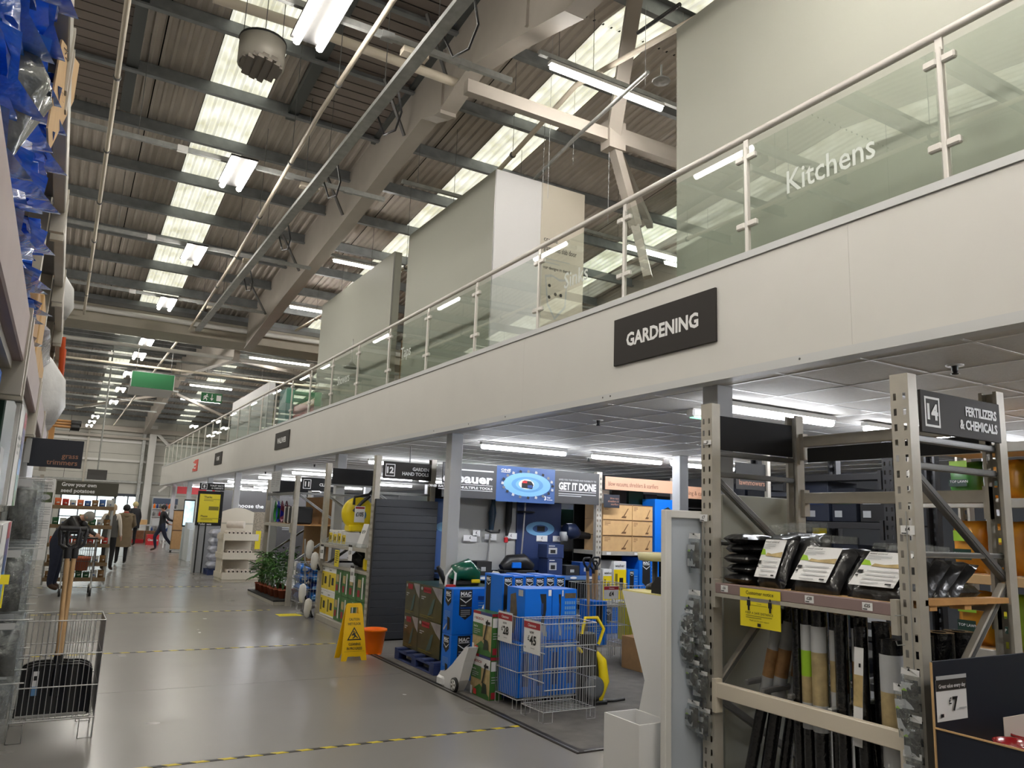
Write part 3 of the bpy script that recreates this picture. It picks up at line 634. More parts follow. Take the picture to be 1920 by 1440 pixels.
# round shade lamp and beacon on the truss
p = X(1240,150,4.6); t = thing('dish_lamp','small grey dish lamp hanging beside the tall upstairs wall','lamp',p); MB(t).lathe(p,[(.0,.03),(.05,.02),(.09,-.01),(.085,-.02),(0,.01)],PAPERG,16).part('shade'); MB(t).tube([p+Vector((0,0,.02)),p+Vector((0,0,.16))],.01,GALV).part('stem')
p = X(658,690,4.0); t = thing('pendant_shade','small white cone shade hanging left of the far upstairs wall','lamp',(4.0,p.y,p.z)); MB(t).lathe(p,[(.02,.14),(.03,.1),(.13,0),(.12,0),(0,.09)],WHITE,14).part('shade'); MB(t).tube([p+Vector((0,0,.13)),p+Vector((0,0,.5))],.01,WHITE).part('stem')
# hanging green sign and exit sign
SGN = mat('sign_green',(30,104,60),.5)
a, c = Y(248,695,22), Y(325,733,22)
t = thing('hanging_sign','plain green and white three-sided sign hanging over the aisle','sign',((a.x+c.x)/2,22,4.66)); b = MB(t)
b.prism([(a.x,22,4.70),(a.x,22,5.11),(a.x,22.9,4.60)],(c.x-a.x,0,0),PAPER); b.part('sign_body'); b = MB(t); Face(b,(a.x+.01,22,4.70),XR,XU).rect(0,0,c.x-a.x-.02,.405,SGN); b.part('green_face')
b = MB(t)
for x in (a.x+.1,c.x-.1): MB(t).tube([(x,22.1,5.05),(x,22.1,rz(22)-.1)],.006,STEELD,4,False).part('wire')
a, c = Y(378,736,26), Y(416,750,26); w, h = c.x-a.x, .3
t = thing('exit_sign','green running man exit sign hanging under a lamp at the deck edge','sign',((a.x+c.x)/2,26,5.02)); z0 = 5.02
MB(t).box(a.x,c.x,26,26.05,z0,z0+h,SGN,.004).part('sign_box'); b = MB(t); f = Face(b,(a.x,26,z0),XR,XU)
f.disc(.17,.235,.02,.024,LET,10); f.poly([(.12,.2),(.18,.21),(.22,.16),(.2,.15),(.17,.18),(.155,.13),(.19,.09),(.18,.04),(.16,.04),(.165,.08),(.13,.11),(.08,.06),(.06,.075),(.11,.13),(.13,.17),(.1,.165),(.09,.12),(.07,.125),(.08,.185)],LET)
f.rect(.315,.12,.335,.26,LET,False); f.poly([(.27,.13),(.325,.05),(.38,.13)],LET); f.rect(w-.17,.06,w-.03,.24,LET); b.part('pictogram')
b = MB(t)
for x in (a.x+.1,c.x-.1): MB(t).tube([(x,26.02,z0+h),(x,26.02,rz(26)-.1)],.005,STEELD,4,False).part('wire')
# CCTV screen and pole hanging in the aisle end
p = Y(182,890,30); t = thing('ceiling_screen','dark monitor on a long pole hanging from the roof near the doors','monitor',(p.x,30,2.7)); MB(t).box(p.x-.3,p.x+.3,29.96,30.04,p.z-.17,p.z+.17,mat('screen_dark',(66,64,62),.4),.01).part('screen'); MB(t).tube([(p.x,30.08,p.z),(p.x,30.08,rz(30)-.1)],.025,GALV).part('pole'); MB(t).box(p.x-.06,p.x+.06,30.04,30.1,p.z-.12,p.z+.12,BLACK).part('bracket')
# ================================================================== RACKS
def upright_mesh(h, m=STEEL, w=.1, pitch=.08):
    b = MB(); ys = [-w/2, -.034, -.018, .018, .034, w/2]; zs = [0.0]; hole = []
    z = .06
    while z+.04 < h-.02: zs += [z, z+.036]; hole.append(len(zs)-2); z += pitch
    zs.append(h); vs = [(0,y,zz) for zz in zs for y in ys]; n = len(ys); F = []
    for j in range(len(zs)-1):
        for i in range(n-1):
            if j in hole and i in (1,3): continue
            F.append((j*n+i, j*n+i+1, (j+1)*n+i+1, (j+1)*n+i))
    b.add(vs, F, m); b.box(.001,.075,-w/2,-w/2+.004,0,h,m).box(.001,.075,w/2-.004,w/2,0,h,m).box(.071,.075,-w/2+.004,-w/2+.02,0,h,m).box(.071,.075,w/2-.02,w/2-.004,0,h,m)
    b.box(-.01,.09,-w/2-.01,w/2+.01,0,.006,m)
    return b.mesh('upright', Vector((0,0,0)))
UPM = {}
def upright(t, x, y, h, back=False, m=STEEL, w=.1):
    k = (h, m.name, w)
    if k not in UPM: UPM[k] = upright_mesh(h, m, w)
    L = t.location
    return inst(UPM[k], 'upright', t, (x-L.x, y-L.y, -L.z), (0,0,math.pi if back else 0))
def bar(t, p, q, w=.04, h=.035, m=STEELD, name='frame_brace', up=(0,0,1)):
    b = MB(t); b.beam(p, q, w, h, m, up, .004); b.beam(Vector(p)+Vector((0,-w/2-.001,0)), Vector(q)+Vector((0,-w/2-.001,0)), .004, h*.5, STEELD, up); return b.part(name)
def rackbeam(t, x, y0, y1, z0, z1, m=STEEL, lip=None, name='shelf_beam'):
    b = MB(t).box(x-.02,x+.025,y0,y1,z0,z1,m,.004); b.box(x-.024,x+.03,y0-.004,y0+.03,z0-.09,z1+.02,STEEL if m is PURPLE else m).box(x-.024,x+.03,y1-.03,y1+.004,z0-.09,z1+.02,STEEL if m is PURPLE else m)
    if lip: b.box(x-.03,x,y0+.03,y1-.03,z0-.022,z0,lip)
    return b.part(name)
def price(t, o, r, txt, w=.06, h=.04, m=PAPER):
    b = MB(t); f = Face(b, o, r, XU); f.rect(0,0,w,h,m); f.text(txt, w/2, h*.42, h*.42, LETK, 'C', .02); f.rect(.004,.004,w*.5,.009,LETK,False); return b.part('price_label')
def number_sign(t, x0, x1, y, z0, z1, num, lines, m=SIGN, hh=None, w=None, name='aisle_sign'):
    o = MB(t).box(x0,x1,y-.008,y+.008,z0,z1,m,.002).part(name)
    if not num and not lines: return o
    b = MB(t); f = Face(b,(x0,y-.0085,z0),XR,XU); H, Wd = z1-z0, x1-x0
    if num:
        s = H*.72; f.frame(.03,H*.14,.03+s*.84,H*.14+s,.012,LET); f.text(num,.03+s*.42,H*.33,H*.36,LET,'C',.045)
    n = len(lines)
    for i, l in enumerate(lines):
        h = hh or H*.2; f.text(l, Wd-.04, H*.5+(n/2-1-i)*h*1.5+h*.25, h, LET, 'R', .04, w[i] if w else None)
    b.part('lettering', root=o); return o
# ------------------------------------------------------------------ rack 14 at the right of the picture
R = thing('pallet_rack', 'grey steel rack with the sign 14 FERTILIZERS & CHEMICALS at the right', 'rack', (3.7,3.1,0))
upright(R,3.7,2.41,2.437); upright(R,3.7,3.8,2.437); upright(R,4.6,2.41,2.437,True); upright(R,4.6,3.8,2.437,True)
for yb in (2.41, 3.8):
    for z, h in ((2.11,.035),(1.97,.035)): bar(R,(3.77,yb,z),(4.53,yb,z),.04,h)
    bar(R,(3.79,yb,1.93),(4.56,yb,1.40),.04,.045); bar(R,(4.55,yb,1.36),(3.77,yb,.62),.04,.045,STEEL); bar(R,(3.77,yb,.56),(4.55,yb,.1),.04,.045)
    bar(R,(3.77,yb,1.518),(4.55,yb,1.518),.03,.03,GALV,'frame_bar')
rackbeam(R,3.70,2.47,3.74,1.21,1.272,PURPLE,STEEL); rackbeam(R,3.71,2.46,3.75,.575,.665,CREAM)
rackbeam(R,4.58,2.46,3.75,1.21,1.272); rackbeam(R,4.58,2.46,3.75,1.81,1.885); rackbeam(R,4.58,2.46,3.75,2.21,2.285)
MB(R).box(3.73,4.55,2.47,3.74,1.25,1.268,CARDL).part('shelf_board'); MB(R).box(3.75,4.5,2.36,2.44,1.272,1.30,PINE).box(3.8,3.86,2.37,2.45,1.245,1.272,PINE).box(4.1,4.16,2.37,2.45,1.245,1.272,PINE).part('shelf_batten')
MB(R).box(4.575,4.585,2.5,3.7,2.1,2.2,BLACKM).part('top_rail')
number_sign(R,3.79,4.53,2.36,2.14,2.36,'14',['FERTILIZERS','& CHEMICALS'],SIGN,.05,[.3,.36])
number_sign(R,3.78,4.52,3.79,2.135,2.365,'',[],SIGNK,name='blank_sign')
for y, s in ((3.66,'6'),(3.02,'28'),(2.66,'25')): price(R,(3.678,y,1.222),AR,'£'+s)
price(R,(3.695,2.435,1.615),AR,'£4',.075,.045); MB(R).tube([(3.69,2.40,1.73),(3.69,2.40,.95)],.003,GALV,4).part('clip_wire'); price(R,(3.695,3.86,1.655),AR,'£7',.07,.045); MB(R).tube([(3.69,3.82,1.66),(3.69,3.82,.3)],.003,GALV,4).part('clip_wire')
price(R,(3.694,3.82,2.16),AR,'||||',.07,.03); MB(R).tube([(3.69,2.44,1.22),(3.62,2.44,1.22)],.003,GALV,4).tube([(3.69,2.44,1.08),(3.63,2.44,1.08),(3.62,2.44,1.1)],.003,GALV,4).part('display_hook')
# yellow customer notice on the shelf edge
n = thing('customer_notice','yellow customer notice about keeping a safe distance, taped to the shelf edge of rack 14','notice',(3.672,3.34,1.04)); MB(n).box(3.670,3.6725,3.187,3.494,1.04,1.262,YELP).part('paper'); b = MB(n); f = Face(b,(3.670,3.494,1.04),AR,XU)
f.text('Customer notice',.153,.188,.022,LETK,'C',.006,.21)
for x in (.07,.235): f.disc(x,.167,.007,.008,LETK,10); f.poly([(x-.013,.155),(x+.013,.155),(x+.014,.122),(x+.008,.122),(x+.007,.095),(x-.007,.095),(x-.008,.122),(x-.014,.122)],LETK)
f.text('2 metres',.153,.135,.007,LETK,'C',.004); f.rect(.09,.127,.215,.129,LETK,False); f.text('KEEP A SAFE DISTANCE',.153,.077,.013,LETK,'C',.008,.21); f.lines(.05,.068,.2,2,.011,.004,mat('print_grey',(120,114,40),.6)); f.text('Thank you for your support',.153,.036,.008,LETK,'C',.006,.15); f.rect(.14,.008,.166,.027,LETK); b.part('print')
# packs of weed membrane leaning on the shelf
def pack(name_i, y0, y1, z1, xb, xt, label, d=.045, hdr=True, lab=True, grp='black membrane packs on rack 14'):
    yc = (y0+y1)/2; t = thing('membrane_pack', label, 'pack', (xb,yc,1.273), 0, grp)
    up = Vector((xt-xb,0,z1-1.285)); L = up.length; u = up.normalized(); n = Vector((-u.z,0,u.x)); w = (y0-y1)
    b = MB(t); rr = random.Random(name_i); b.pillow(Vector((xb,yc,1.285))+u*L/2-n*d*.4-n*.02, u*L/2, Vector((0,w/2,0)), n*d, PACK, 9, 8, .1, 5, rr, .05).part('bundle')
    o = Vector((xb,y0,1.285))+n*(d*.62)
    if lab:
        b = MB(t); f = Face(b, o+u*L*.1, AR, u, .002); f.rect(w*.12,0,w*.86,L*.72,PAPER); f.poly([(w*.12,L*.42),(w*.12,L*.54),(w*.22,L*.52),(w*.3,L*.42)],LIME); f.poly([(w*.3,L*.40),(w*.34,L*.46),(w*.5,L*.44),(w*.86,L*.49),(w*.86,L*.38)],SAND)
        f.text('weed control',w*.16,L*.65,.014,LETK,bold=.01); f.lines(w*.16,L*.62,w*.4,3,.012,.004,PAPERG); f.rect(w*.15,L*.24,w*.24,L*.30,LETK,False); f.rect(w*.15,L*.17,w*.2,L*.2,LETK,False); f.lines(w*.3,L*.3,w*.5,4,.03,.006,PAPERG); f.rect(w*.72,L*.02,w*.82,L*.05,LETK,False); b.part('label','white printed label')
    if hdr:
        b = MB(t); q = Vector((xt,0,z1)); b.add([q+Vector((0,y0,0)),q+Vector((.02,yc,.0)),q+Vector((0,y1,0)),q+u*.055+Vector((-.02,y1+.01,0)),q+u*.06+Vector((.01,yc,0)),q+u*.05+Vector((-.03,y0-.01,0))],[(0,1,4,5),(1,2,3,4)],POLY,True); b.part('clear_header')
    return t
pack(1,3.49,3.27,1.60,3.77,3.93,'black membrane pack with large white label, leftmost leaning on the shelf of rack 14')
pack(2,3.50,3.18,1.61,3.86,4.02,'black membrane pack behind the leftmost labelled one on rack 14',hdr=True,lab=False); pack(3,3.5,3.16,1.62,3.93,4.08,'third black pack back in the left row on rack 14',hdr=True,lab=False); pack(4,3.5,3.2,1.6,4.0,4.14,'rearmost black pack of the left row on rack 14',hdr=False,lab=False)
pack(5,3.23,2.90,1.55,3.77,3.99,'black membrane pack with white label, middle one leaning on the shelf of rack 14',.055); pack(6,3.2,2.86,1.55,3.87,4.09,'black pack behind the middle labelled one on rack 14',.055,False,False); pack(7,3.2,2.88,1.53,3.97,4.18,'rear black pack of the middle row on rack 14',.055,False,False)
pack(8,2.86,2.50,1.53,3.78,4.06,'black membrane pack with white label, beside the sign 14 post on the shelf',.06); pack(9,2.84,2.48,1.52,3.92,4.18,'black pack behind the one beside the sign 14 post',.06,True,False); pack(10,2.84,2.48,1.50,4.04,4.3,'third black pack behind the sign 14 post',.06,False,False); pack(11,2.84,2.48,1.5,4.16,4.42,'fourth black pack leaning behind the sign 14 post',.06,False,False)
for i in range(5):
    t = thing('membrane_pack','folded black pack in the low pile on rack 14, '+['bottom one','second from the bottom','middle one','second from the top','top one'][i],'pack',(3.86,3.63,1.272+.062*i),0,'black membrane packs on rack 14'); MB(t).pillow((3.9+.02*(i%2),3.625,1.303+.062*i),(.15,0,0),(0,.115,0),(0,0,.031),PACK,9,8,.12,5,random.Random(i+40),.05).part('bundle')
t = thing('membrane_pack','folded black pack lying flat at the back right of the shelf of rack 14','pack',(4.36,2.62,1.272),0,'black membrane packs on rack 14'); MB(t).pillow((4.38,2.62,1.315),(.14,0,0),(0,.12,0),(0,0,.04),PACK,9,8,.12,5,random.Random(77),.05).part('bundle')
# rolls of film standing in the lower bay
def roll(i, x, y, r, h, label, lean=(0,0), wrap=None, m=FILM, z0=.0, n=14):
    t = thing('film_roll', label, 'roll', (x,y,z0), 0, 'black rolls standing in rack 14'); top = Vector((x+lean[0],y+lean[1],z0+h)); bot = Vector((x,y,z0)); b = MB(t); b.tube([bot, bot.lerp(top,.5), top], r, m, n); b.tube([top-(top-bot)*.002, top+(top-bot)*.001], r*.45, DARKIN, 10); b.part('roll')
    if wrap:
        b = MB(t); a0, a1, cols = wrap
        for k, c in enumerate(cols): b.tube([bot.lerp(top,a0+(a1-a0)*k/len(cols)), bot.lerp(top,a0+(a1-a0)*(k+1)/len(cols))], r+.0015+.0002*k, c, n, False)
        b.part('paper_wrap','printed paper wrap')
    return t
GP = mat('wrap_grey',(148,150,152),.5,0,.1,20); BR = mat('wrap_brown',(140,104,66),.5,0,.3,18); BG = mat('wrap_beige',(168,150,110),.5,0,.25,14)
roll(0,3.82,3.62,.035,1.14,'thin black roll leaning at the far left of the lower bay of rack 14',(.1,-.22),(.5,.93,[GP,BR,GP]))
roll(1,3.86,3.52,.04,1.15,'black roll with stone pattern wrap leaning second from the left in rack 14',(.1,-.16),(.5,.93,[GP,BR,GP]))
roll(2,3.94,3.46,.035,1.16,'black roll with brown wrap leaning third from the left in rack 14',(.1,-.15),(.5,.92,[GP,BR,GP]))
roll(3,3.80,3.185,.028,1.17,'plain black upright roll, first of the upright ones in rack 14')
roll(4,3.80,3.115,.032,1.17,'slim upright roll with a lime marked wrap in rack 14',(0,0),(.45,.93,[PAPERG,BG,LIME,PAPERG]))
roll(5,3.80,3.035,.04,1.17,'upright roll with a wide grey and beige wrap in rack 14',(0,0),(.45,.93,[PAPERG,BG,BG,PAPERG]))
roll(6,3.84,2.955,.032,1.17,'upright roll with a thin striped wrap behind the beige one in rack 14',(0,0),(.5,.92,[PAPERG,BG,PAPERG]))
roll(7,3.80,2.89,.034,1.17,'plain shiny black upright roll in the middle of rack 14')
roll(8,3.86,2.83,.03,1.16,'upright roll with a narrow white ticket in the middle of rack 14',(0,0),(.5,.95,[PAPERG,BR,PAPERG]))
roll(9,3.79,2.755,.034,1.12,'upright roll with a slanted white and beige card strip in rack 14',(.02,.02)); 
b = MB(); f = Face(b,(3.752,2.80,.52),AR,(0,-.06,1),.002); f.rect(0,0,.055,.5,PAPER); f.rect(0,.2,.055,.36,SAND); f.rect(.03,.4,.042,.42,LETK,False); b.root = None
cs = b.top('card_strip','slanted white and beige card strip tied to a black roll in rack 14','card')
roll(10,3.88,2.70,.045,1.15,'thick plain black upright roll right of the slanted card'); roll(11,3.81,2.60,.055,1.08,'wide black roll with a white and beige strip beside the sign 14 post',(0,0),(.42,.93,[PAPERG,BG,PAPERG]))
for k, (x, y, r, h) in enumerate(((3.95,2.58,.05,1.05),(4.08,2.6,.06,1.09),(4.24,2.6,.075,1.1),(4.42,2.6,.075,1.1),(4.0,2.78,.05,1.12),(4.0,2.92,.045,1.15),(4.02,3.06,.045,1.15),(4.02,3.2,.045,1.15))):
    roll(20+k,x,y,r,h,'wrapped black roll, second row of rack 14, '+['right behind the post','second behind the post','thick one seen through the end frame','rearmost thick one behind the end frame','behind the slanted card','behind the middle rolls','behind the beige roll','behind the first upright roll'][k])
for k, (y, z) in enumerate(((3.52,.70),(3.4,.67),(3.2,.68),(2.93,.66),(2.86,.62),(2.66,.60))): bar(R,(3.74,y,z),(4.5,y-.02,z+.05),.03,.03,STEELD if k < 3 else GALV,'divider_arm')
roll(40,3.9,2.72,.03,.7,'short black roll leaning near the floor in rack 14',(.05,.12),None,FILM)
# grey board panels closing the bay behind
t = thing('partition_board','grey blank board standing behind the far end frame of rack 14','board',(4.3,3.9,0)); MB(t).box(3.93,4.57,3.885,3.905,.03,1.845,GREYW,.003).part('board'); MB(t).box(3.92,4.58,3.88,3.91,0,.03,GALV).part('foot_rail')
t = thing('framed_panel','narrow white framed display panel standing in front of the rack 14 post','panel',(3.53,3.9,0)); b = MB(t); b.box(3.40,3.45,3.86,3.91,0,1.72,WHITE,.004).box(3.80,3.85,3.86,3.91,0,1.72,WHITE,.004).box(3.45,3.80,3.86,3.91,1.67,1.72,WHITE,.004).box(3.45,3.80,3.86,3.91,0,.05,WHITE,.004).part('frame'); MB(t).box(3.45,3.80,3.885,3.90,.05,1.67,mat('panel_bluegrey',(188,196,206),.4)).part('board')
# bags on clip strips
def hangbag(i, x, y, z, w, h, label, d=.03, tilt=0.0, hdr=True):
    t = thing('fixings_bag', label, 'bag', (x,y,z), 0, 'clear bags hung on clip strips at rack 14'); rr = random.Random(i*13+5)
    u = Vector((math.sin(tilt)*.3,math.sin(tilt)*.5,1)).normalized(); r = Vector((0,-1,0)); n = Vector((-1,0,0)); c = Vector((x,y,z+h*.42))
    MB(t).pillow(c, u*h*.33, r*w*.36, n*d*.8, FILM, 7, 6, .35, 2.2, rr, .1).part('contents'); MB(t).pillow(c, u*h*.46, r*w*.5, n*(d+.006), POLY, 7, 6, .25, 3, rr, .08).part('clear_bag')
    b = MB(t); f = Face(b, c-u*h*.33-r*w*.4+n*(d*.8), (r+n*-.15), u, .001); f.rect(0,h*.05,w*.55,h*.6,PAPERG); f.rect(w*.02,h*.24,w*.53,h*.42,mat('photo_grey',(60,64,60),.4,0,.4,60)); f.poly([(0,h*.42),(w*.14,h*.48),(w*.3,h*.42)],LIME); b.part('label')
    if hdr:
        b = MB(t); o = c+u*h*.42+n*.004; b.add([o-r*w*.48,o+r*w*.48,o+r*w*.5+u*h*.14,o+u*h*.15+n*.006,o-r*w*.44+u*h*.15],[(0,1,2,3,4)],mat('header_foil',(226,226,226),.35)); Face(b,o+n*.007+u*h*.1,r,u,.001).poly([(-.008,0),(.008,0),(0,.014)],LETK); b.part('header')
    return t
hangbag(1,3.62,3.83,1.33,.11,.25,'clear bag of black fixings hanging alone above the crowded strip by the framed panel')
hangbag(2,3.62,3.84,.99,.125,.23,'uppermost bag of the crowded strip of clear bags by the framed panel',.035)
for k, (y, z, x) in enumerate(((3.86,.93,3.58),(3.83,.90,3.64),(3.87,.84,3.57),(3.82,.80,3.65),(3.86,.76,3.58),(3.80,.72,3.66))): hangbag(3+k,x,y,z,.12,.17,'clear bag of black fixings in the crowded strip, %s below its top' % ('first','second','third','fourth','fifth','sixth')[k],.04,.5-.15*k)
for k, (y, z, x) in enumerate(((3.85,.60,3.62),(3.81,.54,3.65),(3.84,.36,3.61),(3.80,.32,3.66))): hangbag(12+k,x,y,z,.11,.19,'clear bag low on the strip by the framed panel, %s' % ('upper left of four','upper right of four','lower left of four','lower right of four')[k],.035,-.3)
hangbag(20,3.66,2.40,.76,.10,.22,'clear bag of pegs at the top of the strip on the sign 14 post',.02); hangbag(21,3.655,2.44,.66,.08,.24,'thin clear bag tilted at the left of the sign 14 post strip',.015,.3); hangbag(22,3.66,2.40,.55,.10,.22,'clear bag of pegs in the middle of the strip on the sign 14 post',.02); hangbag(23,3.66,2.41,.40,.10,.2,'lowest clear bag on the strip on the sign 14 post',.02)
# white hourglass plinth, open white bin, and what is on them
t = thing('white_plinth','white hourglass-shaped plinth with a flared top standing beside the framed panel','plinth',(3.76,4.2,0)); PL = mat('plinth_white',(236,236,236),.45)
b = MB(t); b.prism([(3.6,4.555,1.148),(3.6,4.30,.575),(3.6,4.46,0),(3.6,3.95,0),(3.6,4.02,.575),(3.6,3.92,1.148)],(.28,0,0),PL); b.part('body'); MB(t).box(3.60,3.88,3.93,4.55,1.148,1.156,mat('pale_yellow',(236,226,150),.5)).part('top_paper')
t = thing('white_bin','open white square bin standing on the floor in front of the white plinth','bin',(3.43,4.17,0)); b = MB(t)
b.box(3.3,3.312,3.99,4.35,0,.385,PL).box(3.555,3.567,3.99,4.35,0,.385,PL).box(3.312,3.555,3.99,4.002,0,.385,PL).box(3.312,3.555,4.338,4.35,0,.385,PL).box(3.312,3.555,4.002,4.338,0,.012,PL).part('bin_body')
t = thing('black_tray','black box-shaped tool tray on the white plinth','tray',(3.74,4.1,1.157)); b = MB(t).prism([(3.62,4.26,1.157),(3.62,4.26,1.21),(3.62,4.2,1.27),(3.62,4.14,1.27),(3.62,4.12,1.22),(3.62,3.97,1.22),(3.62,3.97,1.157)],(.22,0,0),BLACKM).part('body'); MB(t).box(3.63,3.82,3.98,4.1,1.22,1.225,BLACK).part('lid')
p = X(1228,1062,3.86); t = thing('cream_feeder','cream bowl on a black stem standing behind the black tray','feeder',(3.9,p.y+.06,1.157)); c = Vector((3.86,p.y,1.157)); MB(t).lathe(c,[(.0,0),(.07,0),(.06,.03),(.02,.05),(.02,.2)],BLACK,16).part('stem'); MB(t).lathe(c+Vector((0,0,.2)),[(.02,0),(.12,.005),(.13,.06),(.125,.06),(.115,.012),(0,.012)],mat('cream_plastic',(222,216,170),.4),20).part('bowl')
# navy card display bin with red pots
t = thing('card_display_bin','navy cardboard display bin with a price card reading Great value every day £7','display bin',(3.95,2.05,0)); b = MB(t); b.box(3.62,4.46,2.262,2.27,.0,1.035,NAVY,.003).box(3.612,3.62,2.262,2.27,.0,1.03,CARDL).part('back_panel'); MB(t).box(3.62,3.628,1.55,2.262,0,.74,NAVY).box(4.45,4.458,1.55,2.262,0,.74,NAVY).box(3.628,4.45,1.55,1.558,0,.74,NAVY).box(3.63,4.45,1.56,2.26,.55,.56,CARDL).part('bin_body'); MB(t).box(3.615,3.622,1.55,2.262,.738,.745,CARDL).part('cut_edge')
b = MB(t); f = Face(b,(3.632,2.2615,.765),XR,XU,.002); f.rect(0,0,.245,.185,PAPER); f.rect(0,.135,.245,.185,SIGN); f.rect(0,.185,.245,.203,PAPERG); f.text('Great value every day',.1225,.148,.018,LET,'C',.01,.215); f.text('£',.09,.075,.03,LETK,'L',.02); f.text('7',.118,.045,.062,LETK,'L',.03); f.rect(.02,.02,.045,.035,LETK,False); f.rect(.17,.05,.23,.055,PAPERG,False); b.part('price_card')
MB(t).box(3.89,4.28,2.10,2.104,.70,.80,mat('inner_white',(214,206,196),.6)).part('inner_flap')
for k, (x, y) in enumerate(((3.80,2.0),(4.02,2.05),(4.02,1.86),(3.80,1.8))):
    t = thing('red_pot','glossy red bowl in the navy display bin, '+['nearest the price card','behind the white flap','right of the price card in front','nearest the camera'][k],'pot',(x,y,.562),0,'red bowls in the navy bin'); MB(t).lathe((x,y,.562),[(0,0),(.06,0),(.085,.08),(.095,.155),(.098,.155),(.098,.165),(.09,.165),(.08,.09),(.05,.01),(0,.01)],mat('gloss_maroon',(140,16,24),.2,coat=.5),24).part('bowl')
# ------------------------------------------------------------------ racks behind rack 14: next aisle
R2 = thing('pallet_rack','dark stocked rack of fertilizer bags at the far right edge','rack',(6.0,1.9,0))
for y in (.9,2.4,3.9): upright(R2,6.0,y,2.437,False,STEEL); upright(R2,6.9,y,2.437,True,STEEL)
for z in (.1,.75,1.28,1.84,2.25):
    for y0,y1 in ((.96,2.34),(2.46,3.84)): rackbeam(R2,6.0,y0,y1,z,z+.07,STEEL if z != 1.28 else CARDL); MB(R2).box(6.03,6.87,y0,y1,z+.05,z+.065,CARDL).part('shelf_board')
FB = [('orange lawn feed bag',mat('bag_orange',(206,140,40),.4,0,.2,6)),('green lawn seed bag',mat('bag_green',(60,120,50),.4,0,.25,7)),('lime green feed bag',mat('bag_lime',(150,180,50),.4,0,.2,7)),('blue topped feed bag',mat('bag_blue',(50,104,160),.4,0,.2,7))]
k = 0
for z in (1.35,1.91,.82,.17):
    for y in (1.1,1.4,1.7,2.0,2.6,2.9,3.2,3.5):
        nm, m = FB[(1+k)%3+0 if z != 1.35 else 0]; t = thing('feed_bag','%s on far right rack, %s shelf, number %s from camera' % (nm, {1.35:'third',1.91:'top',.82:'second',.17:'lowest'}[z], ('one','two','three','four','five','six','seven','eight')[k%8]),'bag',(6.2,y,z),0,'feed bags on the far right rack'); hb = .4 if z != 1.91 else .3
        MB(t).pillow((6.2,y,z+hb*.5),(0,0,hb*.5),(0,.13,0),(-.09,0,0),m,7,7,.08,4,random.Random(k),.06).part('bag'); b = MB(t); f = Face(b,(6.085,y+.1,z+.08),AR,XU); f.rect(.02,.02,.16,hb*.25,DGREEN); f.rect(.03,.16,.17,.16+hb*.2,LIME if k%2 else YELP); f.text('TOP LAWN',.1,.03+hb*.06,.02,LET,'C',.01); b.part('print'); k += 1
STEELSH = mat('shaded_steel',(52,52,54),.5,.2)  # rack steel with the shade under the deck put into its colour
R3 = thing('pallet_rack','steel rack of cartons deep behind rack 14, colour darkened for shade','rack',(6.6,5.2,0))
for y in (4.25,5.3,6.35): upright(R3,6.3,y,2.44,False,STEELSH); upright(R3,7.0,y,2.44,True,STEELSH)
k = 0
for y0,y1 in ((4.31,5.24),(5.36,6.29)):
    for z in (.1,.62,1.14,1.66,2.1): rackbeam(R3,6.31,y0,y1,z,z+.06,STEELSH); MB(R3).box(6.33,6.98,y0,y1,z+.04,z+.055,STEELSH).part('shelf_board')
for z in (.165,.685,1.205,1.725):
    for y in (4.45,4.75,5.05,5.5,5.8,6.1):
        t = thing('tool_carton','dark carton on the dim rack behind rack 14, %s shelf, %s from the camera' % ({.165:'lowest',.685:'second',1.205:'third',1.725:'top'}[z],('first','second','third','fourth','fifth','sixth')[k%6]),'carton',(6.6,y,z),0,'dark cartons behind rack 14'); MB(t).box(6.36,6.8,y-.13,y+.13,z,z+.24+.07*((k*7)%3),[BLACKM,NAVY,mat('carton_dark',(40,46,62),.5)][k%3],.004).part('carton'); b = MB(t); f = Face(b,(6.359,y+.12,z),AR,XU); f.rect(.02,.16,.2,.21,[PAPERG,DGREEN,BLUED][k%3]); f.rect(.02,.04,.1,.1,PAPERG,False); b.part('print'); k += 1
# ================================================================== MIDDLE OF THE SHOP FLOOR
# hazard tapes across the aisle
for i, (x0, x1, y0, y1) in enumerate(((.2,3.41,5.585,5.62),(-.1,3.41,9.95,9.98),(-.2,3.3,13.6,13.63),(-.2,3.3,18.0,18.03))):
    MB().box(x0,x1,y0,y1,0,.0025,TAPE).top('floor_tape','yellow and black striped tape across the aisle floor, '+['nearest the camera','second line, level with the caution sign','third line, by the plants','faint fourth line, far down the aisle'][i],'tape','distance tapes on the floor')
MB().box(3.25,3.62,12.75,13.05,0,.002,YELP).top('floor_sticker','yellow notice sticker on the floor by rack 12','sticker')
